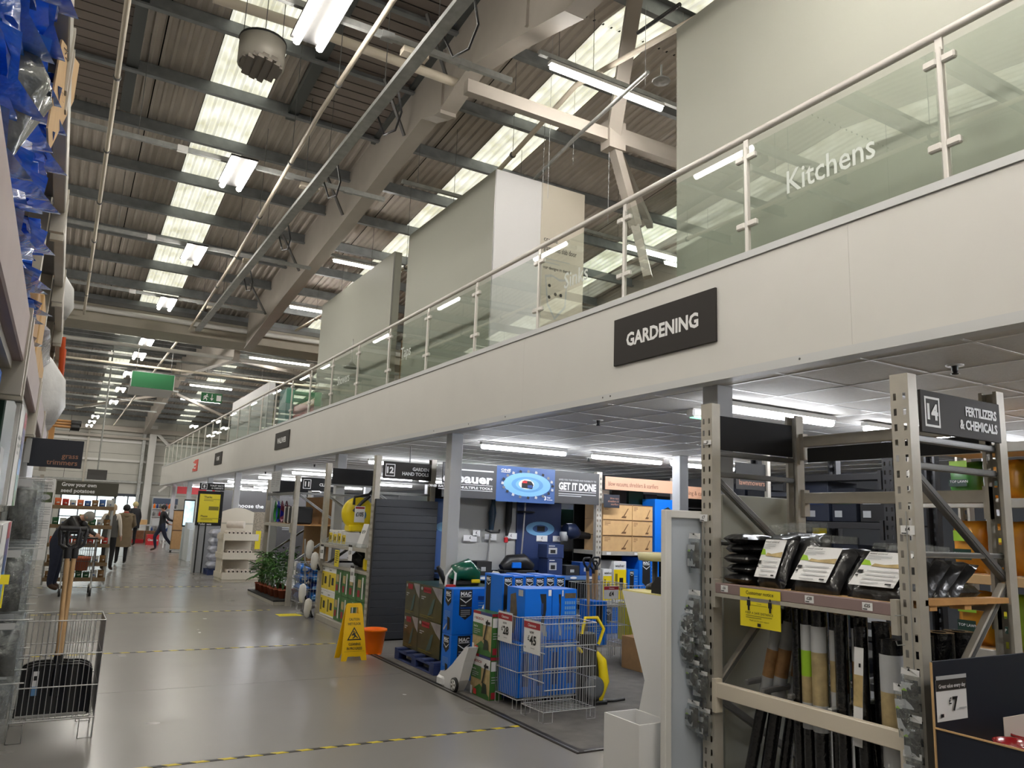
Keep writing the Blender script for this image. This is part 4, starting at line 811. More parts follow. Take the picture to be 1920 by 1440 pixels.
# caution board
t = thing('wet_floor_sign','yellow folding CAUTION WET FLOOR board standing in the aisle','sign',(3.10,8.86,0))
def leaf(s, print_):
    lean = .16; L = .615
    def P(x, h, o=0): return Vector((3.10+x, 8.86+s*(.15-lean*h/L)*-1*-1 if False else 8.86-s*(.13-.12*h/L)+o*0, h))
    b = MB(t); th = Vector((0,s*.018,0))
    w = lambda h: .148-.055*h/L
    out = [P(-w(0),0),P(-.09,0),P(-.075,.045),P(.075,.045),P(.09,0),P(w(0),0),P(w(.5),.5),P(-w(.5),.5)]
    b.prism(out, th, YEL)
    b.prism([P(-w(.5),.5),P(-.05,.5),P(-.045,.57),P(-w(.58),.585)],th,YEL).prism([P(.05,.5),P(w(.5),.5),P(w(.58),.585),P(.045,.57)],th,YEL).prism([P(-w(.58),.585),P(-.045,.57),P(.045,.57),P(w(.58),.585),P(w(.615)-.015,.615),P(-w(.615)+.015,.615)],th,YEL)
    b.part('leaf')
    if print_:
        b = MB(t); u = (P(0,.5)-P(0,0)).normalized(); f = Face(b,P(0,0),XR if s > 0 else -XR,u,.002)
        f.text('CAUTION',0,.435,.028,LETK,'C',.02,.125); f.text('WET FLOOR',0,.385,.028,LETK,'C',.02,.155)
        f.poly([(-.085,.22),(.085,.22),(0,.365)],LETK); f.poly([(-.064,.233),(.064,.233),(0,.343)],YEL)
        f.disc(-.006,.312,.009,.009,LETK,10); f.poly([(-.012,.3),(.0,.302),(.02,.27),(.045,.245),(.038,.24),(.012,.258),(.0,.245),(-.02,.237),(-.025,.243),(-.004,.258),(-.004,.275),(-.03,.27),(-.032,.277)],LETK); f.poly([(.0,.3),(.025,.305),(.025,.299),(.004,.29)],LETK)
        f.text('CLEANING',0,.165,.028,LETK,'C',.02,.14); f.text('IN PROGRESS',0,.118,.028,LETK,'C',.02,.18); f.rect(-.12,.098,.12,.101,mat('yellow_line',(170,130,10),.5)); b.part('print')
leaf(1, True); leaf(-1, True)
MB(t).box(3.02,3.18,8.845,8.875,.575,.6,YEL).part('hinge')
# bucket
bp = (3.47,9.12,0); t = thing('bucket','bright orange plastic bucket on the floor behind the caution board','bucket',bp); MB(t).lathe(bp,[(0,.004),(.098,.0),(.102,.01),(.135,.26),(.15,.262),(.15,.285),(.142,.288),(.135,.285),(.128,.25),(.095,.015),(0,.015)],ORANGE,28).part('body')
b = MB(t)
for k in range(4): a = k*1.57+.4; b.box(bp[0]+.09*math.cos(a)-.02,bp[0]+.09*math.cos(a)+.02,bp[1]+.09*math.sin(a)-.02,bp[1]+.09*math.sin(a)+.02,0,.012,ORANGE)
b.part('foot_rib'); MB(t).tube([(bp[0]+.15*math.cos(a),bp[1]+.15*math.sin(a)*.98,.27-.05*abs(math.sin(a))) for a in [math.pi*k/10 for k in range(11)]],.004,WHITE).part('handle')
# ------------------------------------------------------------------ rack 12 with slatted end panel
R = thing('pallet_rack','grey rack with the sign 12 GARDEN HAND TOOLS beside the charcoal slatted panel','rack',(3.7,11.2,0))
for y in (10.12,12.36): upright(R,3.7,y,2.437); upright(R,4.6,y,2.437,True)
for yb in (10.12,12.36):
    bar(R,(3.77,yb,2.10),(4.53,yb,2.10),.035,.035,GALV); bar(R,(3.77,yb,1.93),(4.53,yb,1.93),.035,.035,GALV); bar(R,(3.79,yb,1.9),(4.56,yb,1.4),.035,.04,GALV); bar(R,(4.55,yb,1.36),(3.77,yb,.8),.035,.04); bar(R,(3.77,yb,.76),(4.55,yb,.3),.035,.04)
number_sign(R,3.80,4.52,10.07,2.13,2.365,'12',['GARDEN','HAND TOOLS'],SIGN,.046,[.25,.4]); number_sign(R,3.79,4.52,12.31,2.11,2.36,'',[],SIGNK,name='blank_sign')
rackbeam(R,3.7,10.18,12.3,1.12,1.17,STEEL); rackbeam(R,4.58,10.18,12.3,1.12,1.17); MB(R).box(3.73,4.56,10.18,12.3,1.155,1.172,STEEL).part('shelf_board'); rackbeam(R,3.74,10.18,12.3,.82,.86); MB(R).box(3.75,4.56,10.18,12.3,.845,.862,STEEL).part('shelf_board')
MB(R).box(3.69,4.56,10.18,12.3,.0,.085,STEEL,.004).part('plinth'); MB(R).box(3.685,3.69,10.2,12.28,1.12,1.23,POLY).part('clear_edge')
b = MB(R).tube([(4.2,10.1,2.37),(4.2,10.1,2.6)],.008,STEELD).part('sign_rod')
for yy, z, tx in ((12.25,.93,'£105'),(10.9,.98,'£50'),(10.75,.70,'£60')):
    p = MB(R).box(3.672,3.677,yy-.16,yy,z,z+.22,PAPER,.001).part('price_card'); b = MB(R); f = Face(b,(3.672,yy,z),AR,XU); f.rect(0,.19,.16,.22,SIGN); f.text(tx,.08,.09,.05,LETK,'C',.02); f.rect(.02,.03,.06,.036,PAPERG,False); b.part('lettering',root=p)
p = MB(R).box(3.67,3.675,11.3,11.5,.86,1.1,YELP,.001).part('notice_card'); b = MB(R); f = Face(b,(3.67,11.5,.86),AR,XU); f.lines(.03,.22,.14,6,.03,.012,LETK); b.part('lettering',root=p)
t = thing('slat_panel','charcoal slatted panel closing the end of rack 12','panel',(4.15,10.0,0)); MB(t).box(3.695,4.605,9.99,10.02,0,1.845,DARKIN).part('panel_back')
sm = MB().box(-.455,.455,-.012,.012,.0015,.1015,SLATE,.003).mesh('slat',Vector((0,0,0)))
for k in range(18): inst(sm,'slat',t,(0,-.022,.02+.1025*k*.99))
# goods on rack 12: yellow and white machine cartons, garden tool cartons, pressure washers
def carton(name, label, cat, x0, x1, y0, y1, z0, z1, m, face=None, group=None, front=None, bev=.003):
    t = thing(name, label, cat, ((x0+x1)/2,(y0+y1)/2,z0), 0, group); MB(t).box(x0,x1,y0,y1,z0,z1,m,bev).part('carton')
    if face: b = MB(t); face(Face(b,(x0,y1,z0),AR,XU), y1-y0, z1-z0); b.part('printed_side')
    if front: b = MB(t); front(Face(b,(x0,y0,z0),XR,XU), x1-x0, z1-z0); b.part('printed_front')
    return t
def pr_yellow(f, w, h): f.rect(0,h*.08,w,h*.8,YELK); f.rect(w*.45,h*.3,w*.75,h*.6,LETK); f.rect(w*.1,h*.2,w*.3,h*.7,mat('olive_ink',(120,110,20),.5),False); f.text('washer',w*.1,h*.86,h*.07,LETK)
def pr_green(f, w, h): f.rect(0,0,w,h,GREEN); f.rect(w*.6,h*.1,w*.75,h*.9,PAPER); f.rect(w*.1,h*.5,w*.5,h*.8,SAND,False); f.rect(w*.1,h*.15,w*.4,h*.4,MAROON,False); f.rect(w*.8,h*.3,w*.95,h*.7,DGREEN,False)
k = 0
for z0, zs in ((.09,.36),(.455,.36)):
    y = 12.28
    for wd, kind in ((.34,'y'),(.36,'y'),(.3,'g'),(.3,'g'),(.34,'g'),(.34,'g')):
        carton('machine_carton',('white and yellow machine carton' if kind == 'y' else 'green and brown tool carton')+' on rack 12, %s row, place %s from the far post' % ('lower' if z0 < .3 else 'upper',('one','two','three','four','five','six')[k%6]),'carton',3.74,4.3,y-wd+.008,y,z0,z0+zs,PAPER if kind == 'y' else GREEN,pr_yellow if kind == 'y' else pr_green,'cartons at the bottom of rack 12'); y -= wd+.004; k += 1
for i, y in enumerate((12.15,11.93,11.72,11.5)): carton('accessory_tub',['first','second','third','fourth'][i]+' white and yellow tub from the far post on the rack 12 shelf','tub',3.76,3.98,y-.17,y,1.173,1.38-.02*(i%2),PAPER,pr_yellow,'tubs on the rack 12 shelf')
def washer(x, y, z, label):
    t = thing('pressure_washer', label, 'washer', (x,y,z)); b = MB(t); b.lathe((x,y,z+.27),[(0,-.07),(.17,-.07),(.245,-.05),(.25,.03),(.2,.09),(0,.09)],YELK,28,'y').part('hose_reel'); MB(t).lathe((x+.02,y-.075,z+.25),[(0,-.012),(.08,-.012),(.09,.0)],mat('hub_blue',(90,140,180),.4),16,'y').part('hub')
    MB(t).box(x-.16,x+.16,y-.12,y+.12,z,z+.1,YELK,.03).part('base'); b = MB(t); b.tube([(x-.1,y-.08,z+.4),(x-.1,y-.09,z+.52),(x+.12,y-.09,z+.56),(x+.2,y-.06,z+.64),(x+.24,y-.05,z+.62)],.022,BLACK,8).tube([(x-.1,y-.09,z+.3),(x+.02,y-.1,z+.44),(x+.14,y-.09,z+.54)],.026,BLACK,8).part('handle')
    c = MB(t).box(x-.12,x+.04,y-.2,y-.196,z+.14,z+.38,PAPER,.001).part('price_card'); b = MB(t); f = Face(b,(x-.12,y-.2005,z+.14),XR,XU); f.rect(.01,.2,.15,.23,MAROON); f.text('£105',.08,.09,.06,LETK,'C',.03,.12); b.part('lettering',root=c)
    return t
washer(3.98,11.5,1.375,'yellow pressure washer with hose reel on the rack 12 shelf behind price card £105')
t = thing('price_tent','white folded price tent standing on the rack 12 shelf by the slatted panel','price card',(3.85,10.7,1.173)); MB(t).prism([(3.76,10.85,1.173),(3.95,10.85,1.173),(3.86,10.85,1.5)],(0,-.22,0),PAPER).part('card'); b = MB(t); Face(b,(3.76,10.85,1.173),AR,(.1,0,.327)).text('NEW',.11,.2,.05,LETK,'C',.02); b.part('lettering')
t = thing('tool_bag','black tool bag slumped on the middle shelf of rack 12','bag',(4.1,11.2,.863)); MB(t).pillow((4.1,11.2,.98),(0,.42,0),(.2,0,0),(0,0,.12),BLACKM,10,8,.15,3,random.Random(3)).part('bag'); MB(t).tube([(3.95,11.4,1.03),(3.92,11.25,1.09),(3.95,11.05,1.03)],.015,BLACK).part('strap')
for i,(y,z) in enumerate(((10.5,.865),(10.36,.865))): carton('yellow_tool',('first','second')[i]+' yellow spray tool on the middle shelf of rack 12 near the slats','tool',3.77,3.9,y-.05,y+.05,z,z+.17,YELK,None,None,None,.02)
# white padded cleaner heads on a thin stand between racks 11 and 12
t = thing('pad_stand','thin stand with white padded heads and black handles beside the rack 12 far post','stand',(3.62,13.0,0)); MB(t).tube([(3.72,13.0,0),(3.62,13.0,1.2)],.012,GALV).part('pole'); MB(t).lathe((3.7,13.0,0),[(0,.02),(.12,.015),(.12,0),(0,0)],GALV,16).part('base')
for (u, v, s, tl) in ((581,1030,.15,.3),(590,1052,.14,0),(567,1112,.15,-.1),(577,1140,.15,.3)):
    p = X(u,v,3.6); b = MB(t); d = Vector((0,-tl*.4,1)).normalized(); b.tube([p-d*s,p-d*s*.8,p-d*s*.3,p+d*s*.3,p+d*s*.8,p+d*s],[.01,.05,.062,.062,.05,.01],WHITE,10).part('white_pad'); MB(t).tube([p+Vector((.03,0,0)),p+Vector((.05,-.1,-.12)),(3.66,13.0,p.z-.1)],.02,BLACK).part('arm')
# ------------------------------------------------------------------ rack 11: trugs above, house plants below
R = thing('pallet_rack','grey rack with the sign 11 CLEANING and house plants below','rack',(3.7,15.2,0))
for y in (14.2,16.35): upright(R,3.7,y,2.29); upright(R,4.6,y,2.29,True)
for yb in (14.2,16.35): bar(R,(3.77,yb,1.98),(4.53,yb,1.98),.035,.035,GALV); bar(R,(3.79,yb,1.95),(4.56,yb,1.45),.035,.04,GALV); bar(R,(4.55,yb,1.3),(3.77,yb,.75),.035,.04,GALV)
number_sign(R,3.79,4.52,14.15,2.03,2.27,'11',['CLEANING'],SIGNK,.05,[.36]); number_sign(R,3.79,4.52,16.3,2.02,2.27,'',[],SIGNK,name='blank_sign')
rackbeam(R,3.7,14.26,16.29,1.36,1.42,STEEL); MB(R).box(3.73,4.56,14.26,16.29,1.40,1.42,PINE).part('shelf_board'); rackbeam(R,3.72,14.26,16.29,1.95,2.0,STEELD); MB(R).box(4.5,4.53,14.26,16.29,.4,1.95,CARD).part('back_board')
MB(R).box(3.5,4.5,14.26,16.4,.0,.06,STEEL,.004).box(3.5,4.5,14.26,16.4,.06,.09,BLACKM).part('plinth')
p = MB(R).box(3.66,3.665,15.2,15.95,2.02,2.42,PAPERG,.002).part('paper_notice'); b = MB(R); f = Face(b,(3.66,15.95,2.02),AR,XU); f.lines(.05,.36,.3,8,.035,.01,mat('ink_grey',(130,130,132),.6)); f.lines(.42,.36,.28,8,.035,.01,mat('ink_grey')); b.part('lettering',root=p)
for i,(y,m,n) in enumerate(((16.15,mat('trug_green',(40,140,60),.35),'green'),(15.92,mat('trug_blue',(44,60,190),.35),'blue'),(15.62,mat('trug_plum',(110,20,60),.35),'plum red'),(15.3,mat('trug_plum2',(90,20,50),.35),'dark plum'))):
    t = thing('garden_trug','%s flexible tub lying on its side on the rack 11 shelf' % n,'tub',(3.95,y,1.421)); MB(t).lathe((3.86,y,1.60),[(0,.34),(.11,.34),(.17,.0),(.175,-.01),(.16,0),(.1,.32),(0,.32)],m,20,'x').part('tub'); MB(t).tube([(3.85,y+.1,1.74),(3.84,y,1.84),(3.85,y-.1,1.74)],.012,m).part('handle')
for i,y in enumerate((15.0,14.72,14.45)):
    t = thing('storage_bin','black white-rimmed bin on the rack 11 shelf, '+['next to the plum tub','in the middle','nearest the sign 11 post'][i],'bin',(3.95,y,1.421),0,'black bins on rack 11'); MB(t).box(3.78,4.1,y-.12,y+.12,1.421,1.74,BLACKM,.03).part('body'); MB(t).box(3.77,3.8,y+.12,y+.135,1.43,1.74,WHITE,.004).part('white_rim')
POT = mat('terracotta',(150,78,50),.7); SOIL = mat('soil',(40,30,24),.9)
LEAFS = [mat('leaf_dark',(58,104,46),.45,0,.3,9),mat('leaf_mid',(86,136,60),.45,0,.3,9),mat('leaf_light',(120,150,84),.45,0,.3,9)]
def plant(i, x, y, h, label, broad=False):
    t = thing('potted_plant', label, 'plant', (x,y,.091), 0, 'house plants under rack 11'); rr = random.Random(i*7+1); z = .091
    MB(t).lathe((x,y,z),[(0,0),(.055,0),(.075,.13),(.082,.13),(.082,.15),(.072,.15),(.068,.125),(0,.125)],POT,14).part('pot'); MB(t).lathe((x,y,z+.126),[(0,.004),(.068,0)],SOIL,12).part('soil')
    b = MB(t)
    for k in range(7): a = rr.uniform(0,6.3); b.tube([(x,y,z+.12),(x+.06*math.cos(a),y+.06*math.sin(a),z+.12+h*.4),(x+.14*math.cos(a),y+.14*math.sin(a),z+.12+h*rr.uniform(.5,.85))],.004,LEAFS[0],4)
    b.part('stem'); n = 40 if not broad else 26
    for k in range(n):
        a, e = rr.uniform(0,6.283), rr.uniform(.25,1.0); L = rr.uniform(.1,.17)*(1.5 if broad else 1); wd = L*(.32 if not broad else .5)
        c = Vector((x+math.cos(a)*.13*e*rr.uniform(.3,1.2), y+math.sin(a)*.13*e*rr.uniform(.3,1.2), z+.16+h*rr.uniform(.15,1)*.85)); d = Vector((math.cos(a),math.sin(a),rr.uniform(-.5,.6))).normalized(); s = d.cross(Vector((0,0,1))).normalized(); u = s.cross(d)
        MB(t).add([c, c+d*L*.35+s*wd*.5+u*.012, c+d*L*.7+s*wd*.4+u*.005, c+d*L-u*.02, c+d*L*.7-s*wd*.4+u*.005, c+d*L*.35-s*wd*.5+u*.012, c+d*L*.5-u*.004],[(0,1,6),(1,2,6),(2,3,6),(3,4,6),(4,5,6),(5,0,6)],LEAFS[(k+i)%3 if broad else (k%5 == 0)+(k%9 == 0)],True).part('leaf')
    return t
for i,(x,y,h,br) in enumerate(((3.66,16.2,.62,True),(3.66,15.95,.7,False),(3.64,15.7,.66,True),(3.66,15.45,.72,False),(3.68,15.22,.7,False),(3.66,14.98,.74,False),(3.68,14.76,.68,False),(3.72,14.54,.72,False),(4.0,15.9,.8,False),(4.0,15.3,.82,False),(4.0,14.7,.8,False))):
    plant(i,x,y,h,('broad pale-leaved' if br else 'dark bushy')+' potted plant under rack 11, '+(('first','second','third','fourth','fifth','sixth','seventh','eighth')[i]+' from the far end in front' if i < 8 else ('far','middle','near')[i-8]+' one in the back row'),br)
LBLUE0 = mat('sky_ink',(120,180,220),.4)
# ------------------------------------------------------------------ wire stock baskets
def wire_basket(label, x0, x1, y0, y1, z0, z1, front=None, pitch=.032, cat='basket'):
    t = thing('wire_basket', label, 'basket', ((x0+x1)/2,(y0+y1)/2,0)); r = .0026
    def panel(nm, P, Q, top):
        b = MB(t); d = Vector(Q)-Vector(P); n = max(2, round(d.length/pitch))
        for k in range(n+1): p = Vector(P)+d*k/n; b.tube([p+Vector((0,0,z0)),p+Vector((0,0,top))],r,CHROME,4,False)
        for f in (0,.33,.66,1): z = z0+(top-z0)*f; b.tube([Vector(P)+Vector((0,0,z)),Vector(Q)+Vector((0,0,z))],r*1.7,CHROME,5)
        b.part(nm, stuff=True)
    fz = front or z1
    panel('front_panel',(x0,y0,0),(x1,y0,0),fz); panel('back_panel',(x0,y1,0),(x1,y1,0),z1); panel('side_panel',(x0,y0,0),(x0,y1,0),z1); panel('side_panel',(x1,y0,0),(x1,y1,0),z1)
    b = MB(t)
    if fz < z1:
        b.tube([(x0,y0,z1),(x1,y0,z1)],r*1.7,CHROME,5).tube([(x0,y0,fz),(x0,y0,z1)],r*1.5,CHROME,5).tube([(x1,y0,fz),(x1,y0,z1)],r*1.5,CHROME,5)
    n = round((y1-y0)/.05)
    for k in range(n+1): y = y0+(y1-y0)*k/n; b.tube([(x0,y,z0),(x1,y,z0)],r,CHROME,4,False)
    b.part('bottom_grid', stuff=True)
    for x, y, sx, sy in ((x0,y0,1,1),(x1,y0,-1,1),(x0,y1,1,-1),(x1,y1,-1,-1)):
        MB(t).tube([(x,y+sy*.0,z0),(x,y,.004),(x+sx*.09,y,.004),(x+sx*.09,y,z0)],r*1.5,CHROME,5).tube([(x,y,z0),(x,y+sy*.002,.004),(x,y+sy*.07,.004),(x,y+sy*.07,z0)],r*1.5,CHROME,5).part('leg')
    return t
def clearance(t, x, y1, z, w, h, price, tilt=0):
    """clearance price card hung on the aisle side of a basket"""
    p = MB(t).box(x-.004,x,y1-w,y1,z,z+h,PAPER,.001).part('price_card'); b = MB(t); f = Face(b,(x-.004,y1,z),AR,XU); f.rect(0,h*.74,w,h*.94,MAROON); f.text('Clearance',w/2,h*.8,h*.09,LET,'C',.012,w*.5); f.text('NOW',w/2,h*.6,h*.07,LETK,'C',.02); f.text('£',w*.26,h*.38,h*.15,LETK,'L',.02); f.text(price,w*.38,h*.27,h*.27,LETK,'L',.03,w*.4); f.lines(w*.45,h*.17,w*.4,1,.02,.006,PAPERG); f.rect(w*.06,h*.12,w*.16,h*.18,PAPERG,False); b.part('lettering',root=p)
    MB(t).box(x-.006,x+.001,y1-w-.006,y1+.006,z+h*.96,z+h+.012,POLY).part('card_pocket')
B4 = wire_basket('wire basket heaped with blue packs and a small price card between racks 11 and 12',3.74,4.35,13.55,13.98,.12,.78,None,.05)
c = MB(B4).box(3.735,3.738,13.84,13.97,.56,.78,PAPER,.001).part('price_card'); b = MB(B4); Face(b,(3.735,13.97,.56),AR,XU).text('£5',.065,.08,.06,LETK,'C',.03); b.part('lettering',root=c)
PBL = mat('pack_blue',(30,110,196),.3,0,.35,14,coat=.4)
k = 0
for z in (.2,.36,.52,.68):
    for x in (3.84,4.04,4.24):
        r2 = random.Random(k+70); t = thing('blue_pack','blue plastic pack in the basket between racks 11 and 12, %s layer, %s' % (('bottom','second','third','top')[k//3],('left','middle','right')[k%3]),'pack',(x,13.77,z-.08),0,'blue packs in the basket between racks 11 and 12'); MB(t).pillow((x,13.76,z),(0,.19,0),(.092,0,0),(0,0,.078),PBL if (k%4) else mat('pack_deep_blue',(30,50,120),.3),7,6,.15,4,r2,.06).part('pack'); b = MB(t); Face(b,(x-.06,13.575,z-.05),XR,XU).rect(0,.02,.1,.07,[PAPERG,LBLUE0,GREEN][k%3]); b.part('label'); k += 1
B2 = wire_basket('empty chrome wire basket with a clearance price card £45, nearest the camera on the mat',3.61,4.13,5.57,5.92,.09,.78,.6); clearance(B2,3.606,5.90,.52,.26,.27,'45')
B1 = wire_basket('chrome wire basket full of blue boxes with a clearance price card £28',3.63,4.28,6.03,6.41,.09,.78); clearance(B1,3.626,6.39,.54,.25,.26,'28')
# blue tool cartons
def mac_panel(f, x0, x1, z0, z1, big=True):
    w = x1-x0; f.poly([(x0,z1),(x1,z1),(x1,z0+w*.35),((x0+x1)/2,z0),(x0,z0+w*.35)],BLACKM); f.text('MAC',(x0+x1)/2,z1-w*.4,w*.26,LET,'C',.04,w*.85); f.rect(x0+w*.06,z1-w*.5,x1-w*.06,z1-w*.46,LET,False); f.text('ALLISTER',(x0+x1)/2,z1-w*.47+.0,w*.05,LET,'C',.02,w*.7)
    f.poly([(x0+w*.04,z1-w*.56),((x0+x1)/2,z1-w*.84),(x1-w*.04,z1-w*.56),(x1-w*.04,z1-w*.62),((x0+x1)/2,z1-w*.93),(x0+w*.04,z1-w*.62)],LET)
    if big: f.rect(x0+w*.06,z1-w*1.3,x1,z1-w*1.18,BLUED,False); f.text('2 in 1',x0+w*.1,z1-w*1.27,w*.08,LET); f.lines(x0+w*.1,z1-w*1.05,w*.7,1,.02,.008,PAPERG); f.lines(x0+w*.12,z1-w*1.38,w*.75,4,w*.13,w*.08,mat('ink_grey'))
LBLUE = mat('pale_blue_ink',(110,160,210),.4)
def mac_tall(f, w, h): mac_panel(f,w*.12,w*.88,h*.45,h*.985,False); f.lines(w*.12,h*.36,w*.7,7,h*.022,h*.006,LBLUE); f.rect(w*.3,h*.55,w*.7,h*.72,mat('ink_grey'),False)
y0 = 6.5
for k in range(6):
    x = 3.715+.119*k; carton('blue_tool_carton','tall blue tool carton with black MAC badge, number %s from the left of its row' % ('one','two','three','four','five','six')[k],'carton',x+.002,x+.117,y0,y0+.36,0,1.105-.008*(k%2),BLUE,(lambda f,w,h: (mac_panel(f,w*.1,w*.36,h*.5,h*.98,False), f.lines(w*.1,h*.4,w*.3,8,h*.02,h*.006,LBLUE))) if k == 0 else None,'tall blue cartons behind the baskets',mac_tall)
def hedge_front(f, w, h):
    f.poly([(w*.55,h*.9),(w*.78,h*.9),(w*.8,h*.6),(w*.72,h*.3),(w*.6,h*.3),(w*.66,h*.6)],BLACKM); f.rect(w*.6,h*.5,w*.68,h*.72,BLUED,False); f.poly([(w*.6,h*.3),(w*.76,h*.3),(w*.86,h*.08),(w*.7,h*.1),(w*.64,h*.2)],PAPERG); f.rect(w*.86,h*.86,w*.97,h*.98,PAPER,False)
def hedge_side(f, w, h): f.poly([(w*.2,h*.85),(w*.5,h*.9),(w*.6,h*.5),(w*.45,h*.1),(w*.2,h*.15)],mat('photo_brown',(96,84,66),.4,0,.3,20)); f.rect(w*.65,h*.85,w*.9,h*.97,PAPERG,False)
def spec_front(f, w, h):
    hedge_front(f, w*.45, h); f.rect(w*.5,h*.82,w*.95,h*.92,mat('photo_brown'))
    for r in range(6):
        for c in range(5): f.rect(w*(.5+.09*c),h*(.2+.1*r),w*(.565+.09*c),h*(.26+.1*r),LBLUE,False)
carton('blue_tool_carton','blue hedge cutter carton with black tool picture, left one atop the basket stack','carton',3.70,3.985,6.06,6.38,.567,1.02,BLUE,hedge_side,None,hedge_front); carton('blue_tool_carton','blue hedge cutter carton with small pictures, right one atop the basket stack','carton',3.99,4.30-.04,6.06,6.38,.567,1.015,BLUE,None,None,spec_front)
for k in range(4): carton('blue_tool_carton','blue carton inside the £28 basket, number %s from the left' % ('one','two','three','four')[k],'carton',3.645+.155*k,3.795+.155*k,6.05,6.39,.1,.56,BLUE,None,'blue cartons in the basket',(lambda f,w,h: (f.rect(w*.3,h*.2,w*.7,h*.8,BLUED), f.lines(w*.1,h*.95,w*.7,3,h*.05,h*.02,LBLUE))))
# two big blue cartons by the pallet
hz = Y(846.6,1104.6,7.3).z
def mac_big(f, w, h): mac_panel(f,w*.12,w*.36,h*.32,h*.98); f.lines(w*.48,h*.7,w*.4,6,h*.06,h*.02,LBLUE); f.rect(w*.47,h*.75,w*.9,h*.84,BLUED,False)
def mac_side(f, w, h): mac_panel(f,w*.2,w*.8,h*.6,h*.97,False); f.lines(w*.2,h*.5,w*.6,7,h*.03,h*.01,LBLUE); f.poly([(w*.5,h*.38),(w*.75,h*.36),(w*.8,h*.12),(w*.55,h*.08)],BLACKM); f.poly([(w*.15,h*.1),(w*.5,h*.24),(w*.5,h*.2),(w*.2,h*.06)],PAPERG)
carton('blue_tool_carton','large blue MAC lawn tool carton, upper of the two stacked beside the pallet','carton',3.6,4.2,7.3,7.52,hz/2+.002,hz,BLUE,mac_side,None,mac_big); carton('blue_tool_carton','large blue MAC lawn tool carton on the floor, lower of the two beside the pallet','carton',3.6,4.2,7.3,7.52,0,hz/2,BLUE,mac_side,None,mac_big)
# blue pallet with dark green cartons
t = thing('pallet','scuffed blue wooden pallet under dark green cartons at the aisle edge','pallet',(4.0,8.18,0))
for k in range(5): y = 7.64+.245*k; MB(t).box(3.58,4.55,y,y+.1+.0*k,.105,.128,BLUEPAL,.002).part('deck_board')
for x in (3.58,4.0,4.45):
    MB(t).box(x,x+.1,7.64,8.72,.0,.018,BLUEPAL,.002).part('skid_board'); MB(t).box(x,x+.1,7.64,8.72,.088,.105,BLUEPAL,.002).part('stringer_board')
    for y in (7.64,8.11,8.60): MB(t).box(x,x+.1,y,y+.12,.018,.088,BLUEPAL,.003).part('block')
zt = X(829.5,1103,3.7).z; hh = (zt-.13)/2
def bosch_dark(f, w, h):
    f.rect(0,0,w,h,KHAKI); f.poly([(w*.55,h*.98),(w,h*.98),(w,h*.55),(w*.8,h*.7)],mat('photo_lilac',(150,146,150),.4,0,.2,8)); f.rect(w*.18,h*.78,w*.52,h*.94,MAROON,False); f.text('BOSCH',w*.35,h*.83,h*.06,mat('ink_red',(210,60,60),.4),'C',.02,w*.3); f.disc(w*.1,h*.88,w*.045,h*.05,PAPERG,12); f.poly([(w*.4,h*.1),(w*.62,h*.62),(w*.72,h*.66),(w*.6,h*.2)],mat('ink_teal',(60,90,90),.4)); f.lines(w*.1,h*.66,w*.2,2,h*.06,h*.03,PAPERG); f.lines(w*.08,h*.12,w*.6,2,h*.05,h*.025,mat('ink_gold',(120,110,50),.5))
def bosch_end(f, w, h): f.disc(w*.2,h*.75,w*.06,w*.06,PAPERG,14); f.lines(w*.1,h*.6,w*.3,1,.03,.012,PAPERG)
k = 0
for z0, nm in ((.13,'lower'),(.13+hh,'upper')):
    for y0, y1, wh in ((7.77,8.366,'near'),(8.372,8.78,'far')): carton('green_tool_carton','dark green BOSCH garden tool carton on the blue pallet, %s %s one' % (nm, wh),'carton',3.70,4.5,y0,y1,z0+.001,z0+hh-.003,DGREEN,bosch_dark,'dark green cartons on the blue pallet',bosch_end)
# green and white cartons nearer the camera
zt = X(920.5,1150.8,3.58).z
def bosch_lite(f, w, h):
    f.rect(0,0,w,h,SAND); f.rect(0,h*.7,w,h*.93,PAPER,False); f.rect(0,h*.93,w*.4,h,MAROON,False); f.rect(w*.4,h*.93,w,h,mat('ink_navy',(50,60,120),.4)); f.text('BOSCH',w*.16,h*.8,h*.06,MAROON,'L',.02,w*.4); f.disc(w*.1,h*.83,w*.035,h*.03,PAPERG,10); f.rect(0,h*.42,w*.55,h*.72,GREEN); f.poly([(0,0),(w,0),(w,h*.1),(w*.5,h*.32),(w*.25,h*.2)],GREEN); f.text('EasyCut',w*.08,h*.62,h*.045,LET,'L',.02); f.lines(w*.08,h*.57,w*.35,3,h*.045,h*.015,PAPERG)
    f.poly([(w*.62,h*.12),(w*.9,h*.15),(w*.85,h*.36),(w*.66,h*.38)],mat('ink_black_green',(30,44,30),.4)); f.poly([(w*.62,h*.36),(w*.78,h*.84),(w*.84,h*.84),(w*.68,h*.36)],BLACKM); f.rect(w*.72,h*.74,w*.95,h*.8,BLACKM,False); f.rect(w*.04,h*.03,w*.14,h*.22,PAPER,False); f.rect(w*.2,h*.05,w*.36,h*.18,mat('ink_red'),False)
def bosch_lend(f, w, h): f.rect(0,0,w,h,GREEN); f.rect(0,h*.93,w,h,MAROON); f.rect(w*.05,h*.68,w*.5,h*.9,PAPER,False); f.lines(w*.1,h*.55,w*.5,3,h*.06,h*.02,PAPERG); f.rect(w*.1,h*.05,w*.5,h*.2,MAROON,False)
for z0,z1,nm in ((0,zt/2-.002,'lower one, on the floor'),(zt/2,zt,'upper one')): carton('mower_carton','green and white BOSCH mower carton beside the £28 basket, '+nm,'carton',3.58,3.62+.0,6.43,6.80,z0,z1,GREEN,bosch_lite,None,bosch_lend) if False else carton('mower_carton','green and white BOSCH mower carton beside the £28 basket, '+nm,'carton',3.58,3.71,6.43,6.80,z0,z1,GREEN,bosch_lite,None,bosch_lend)
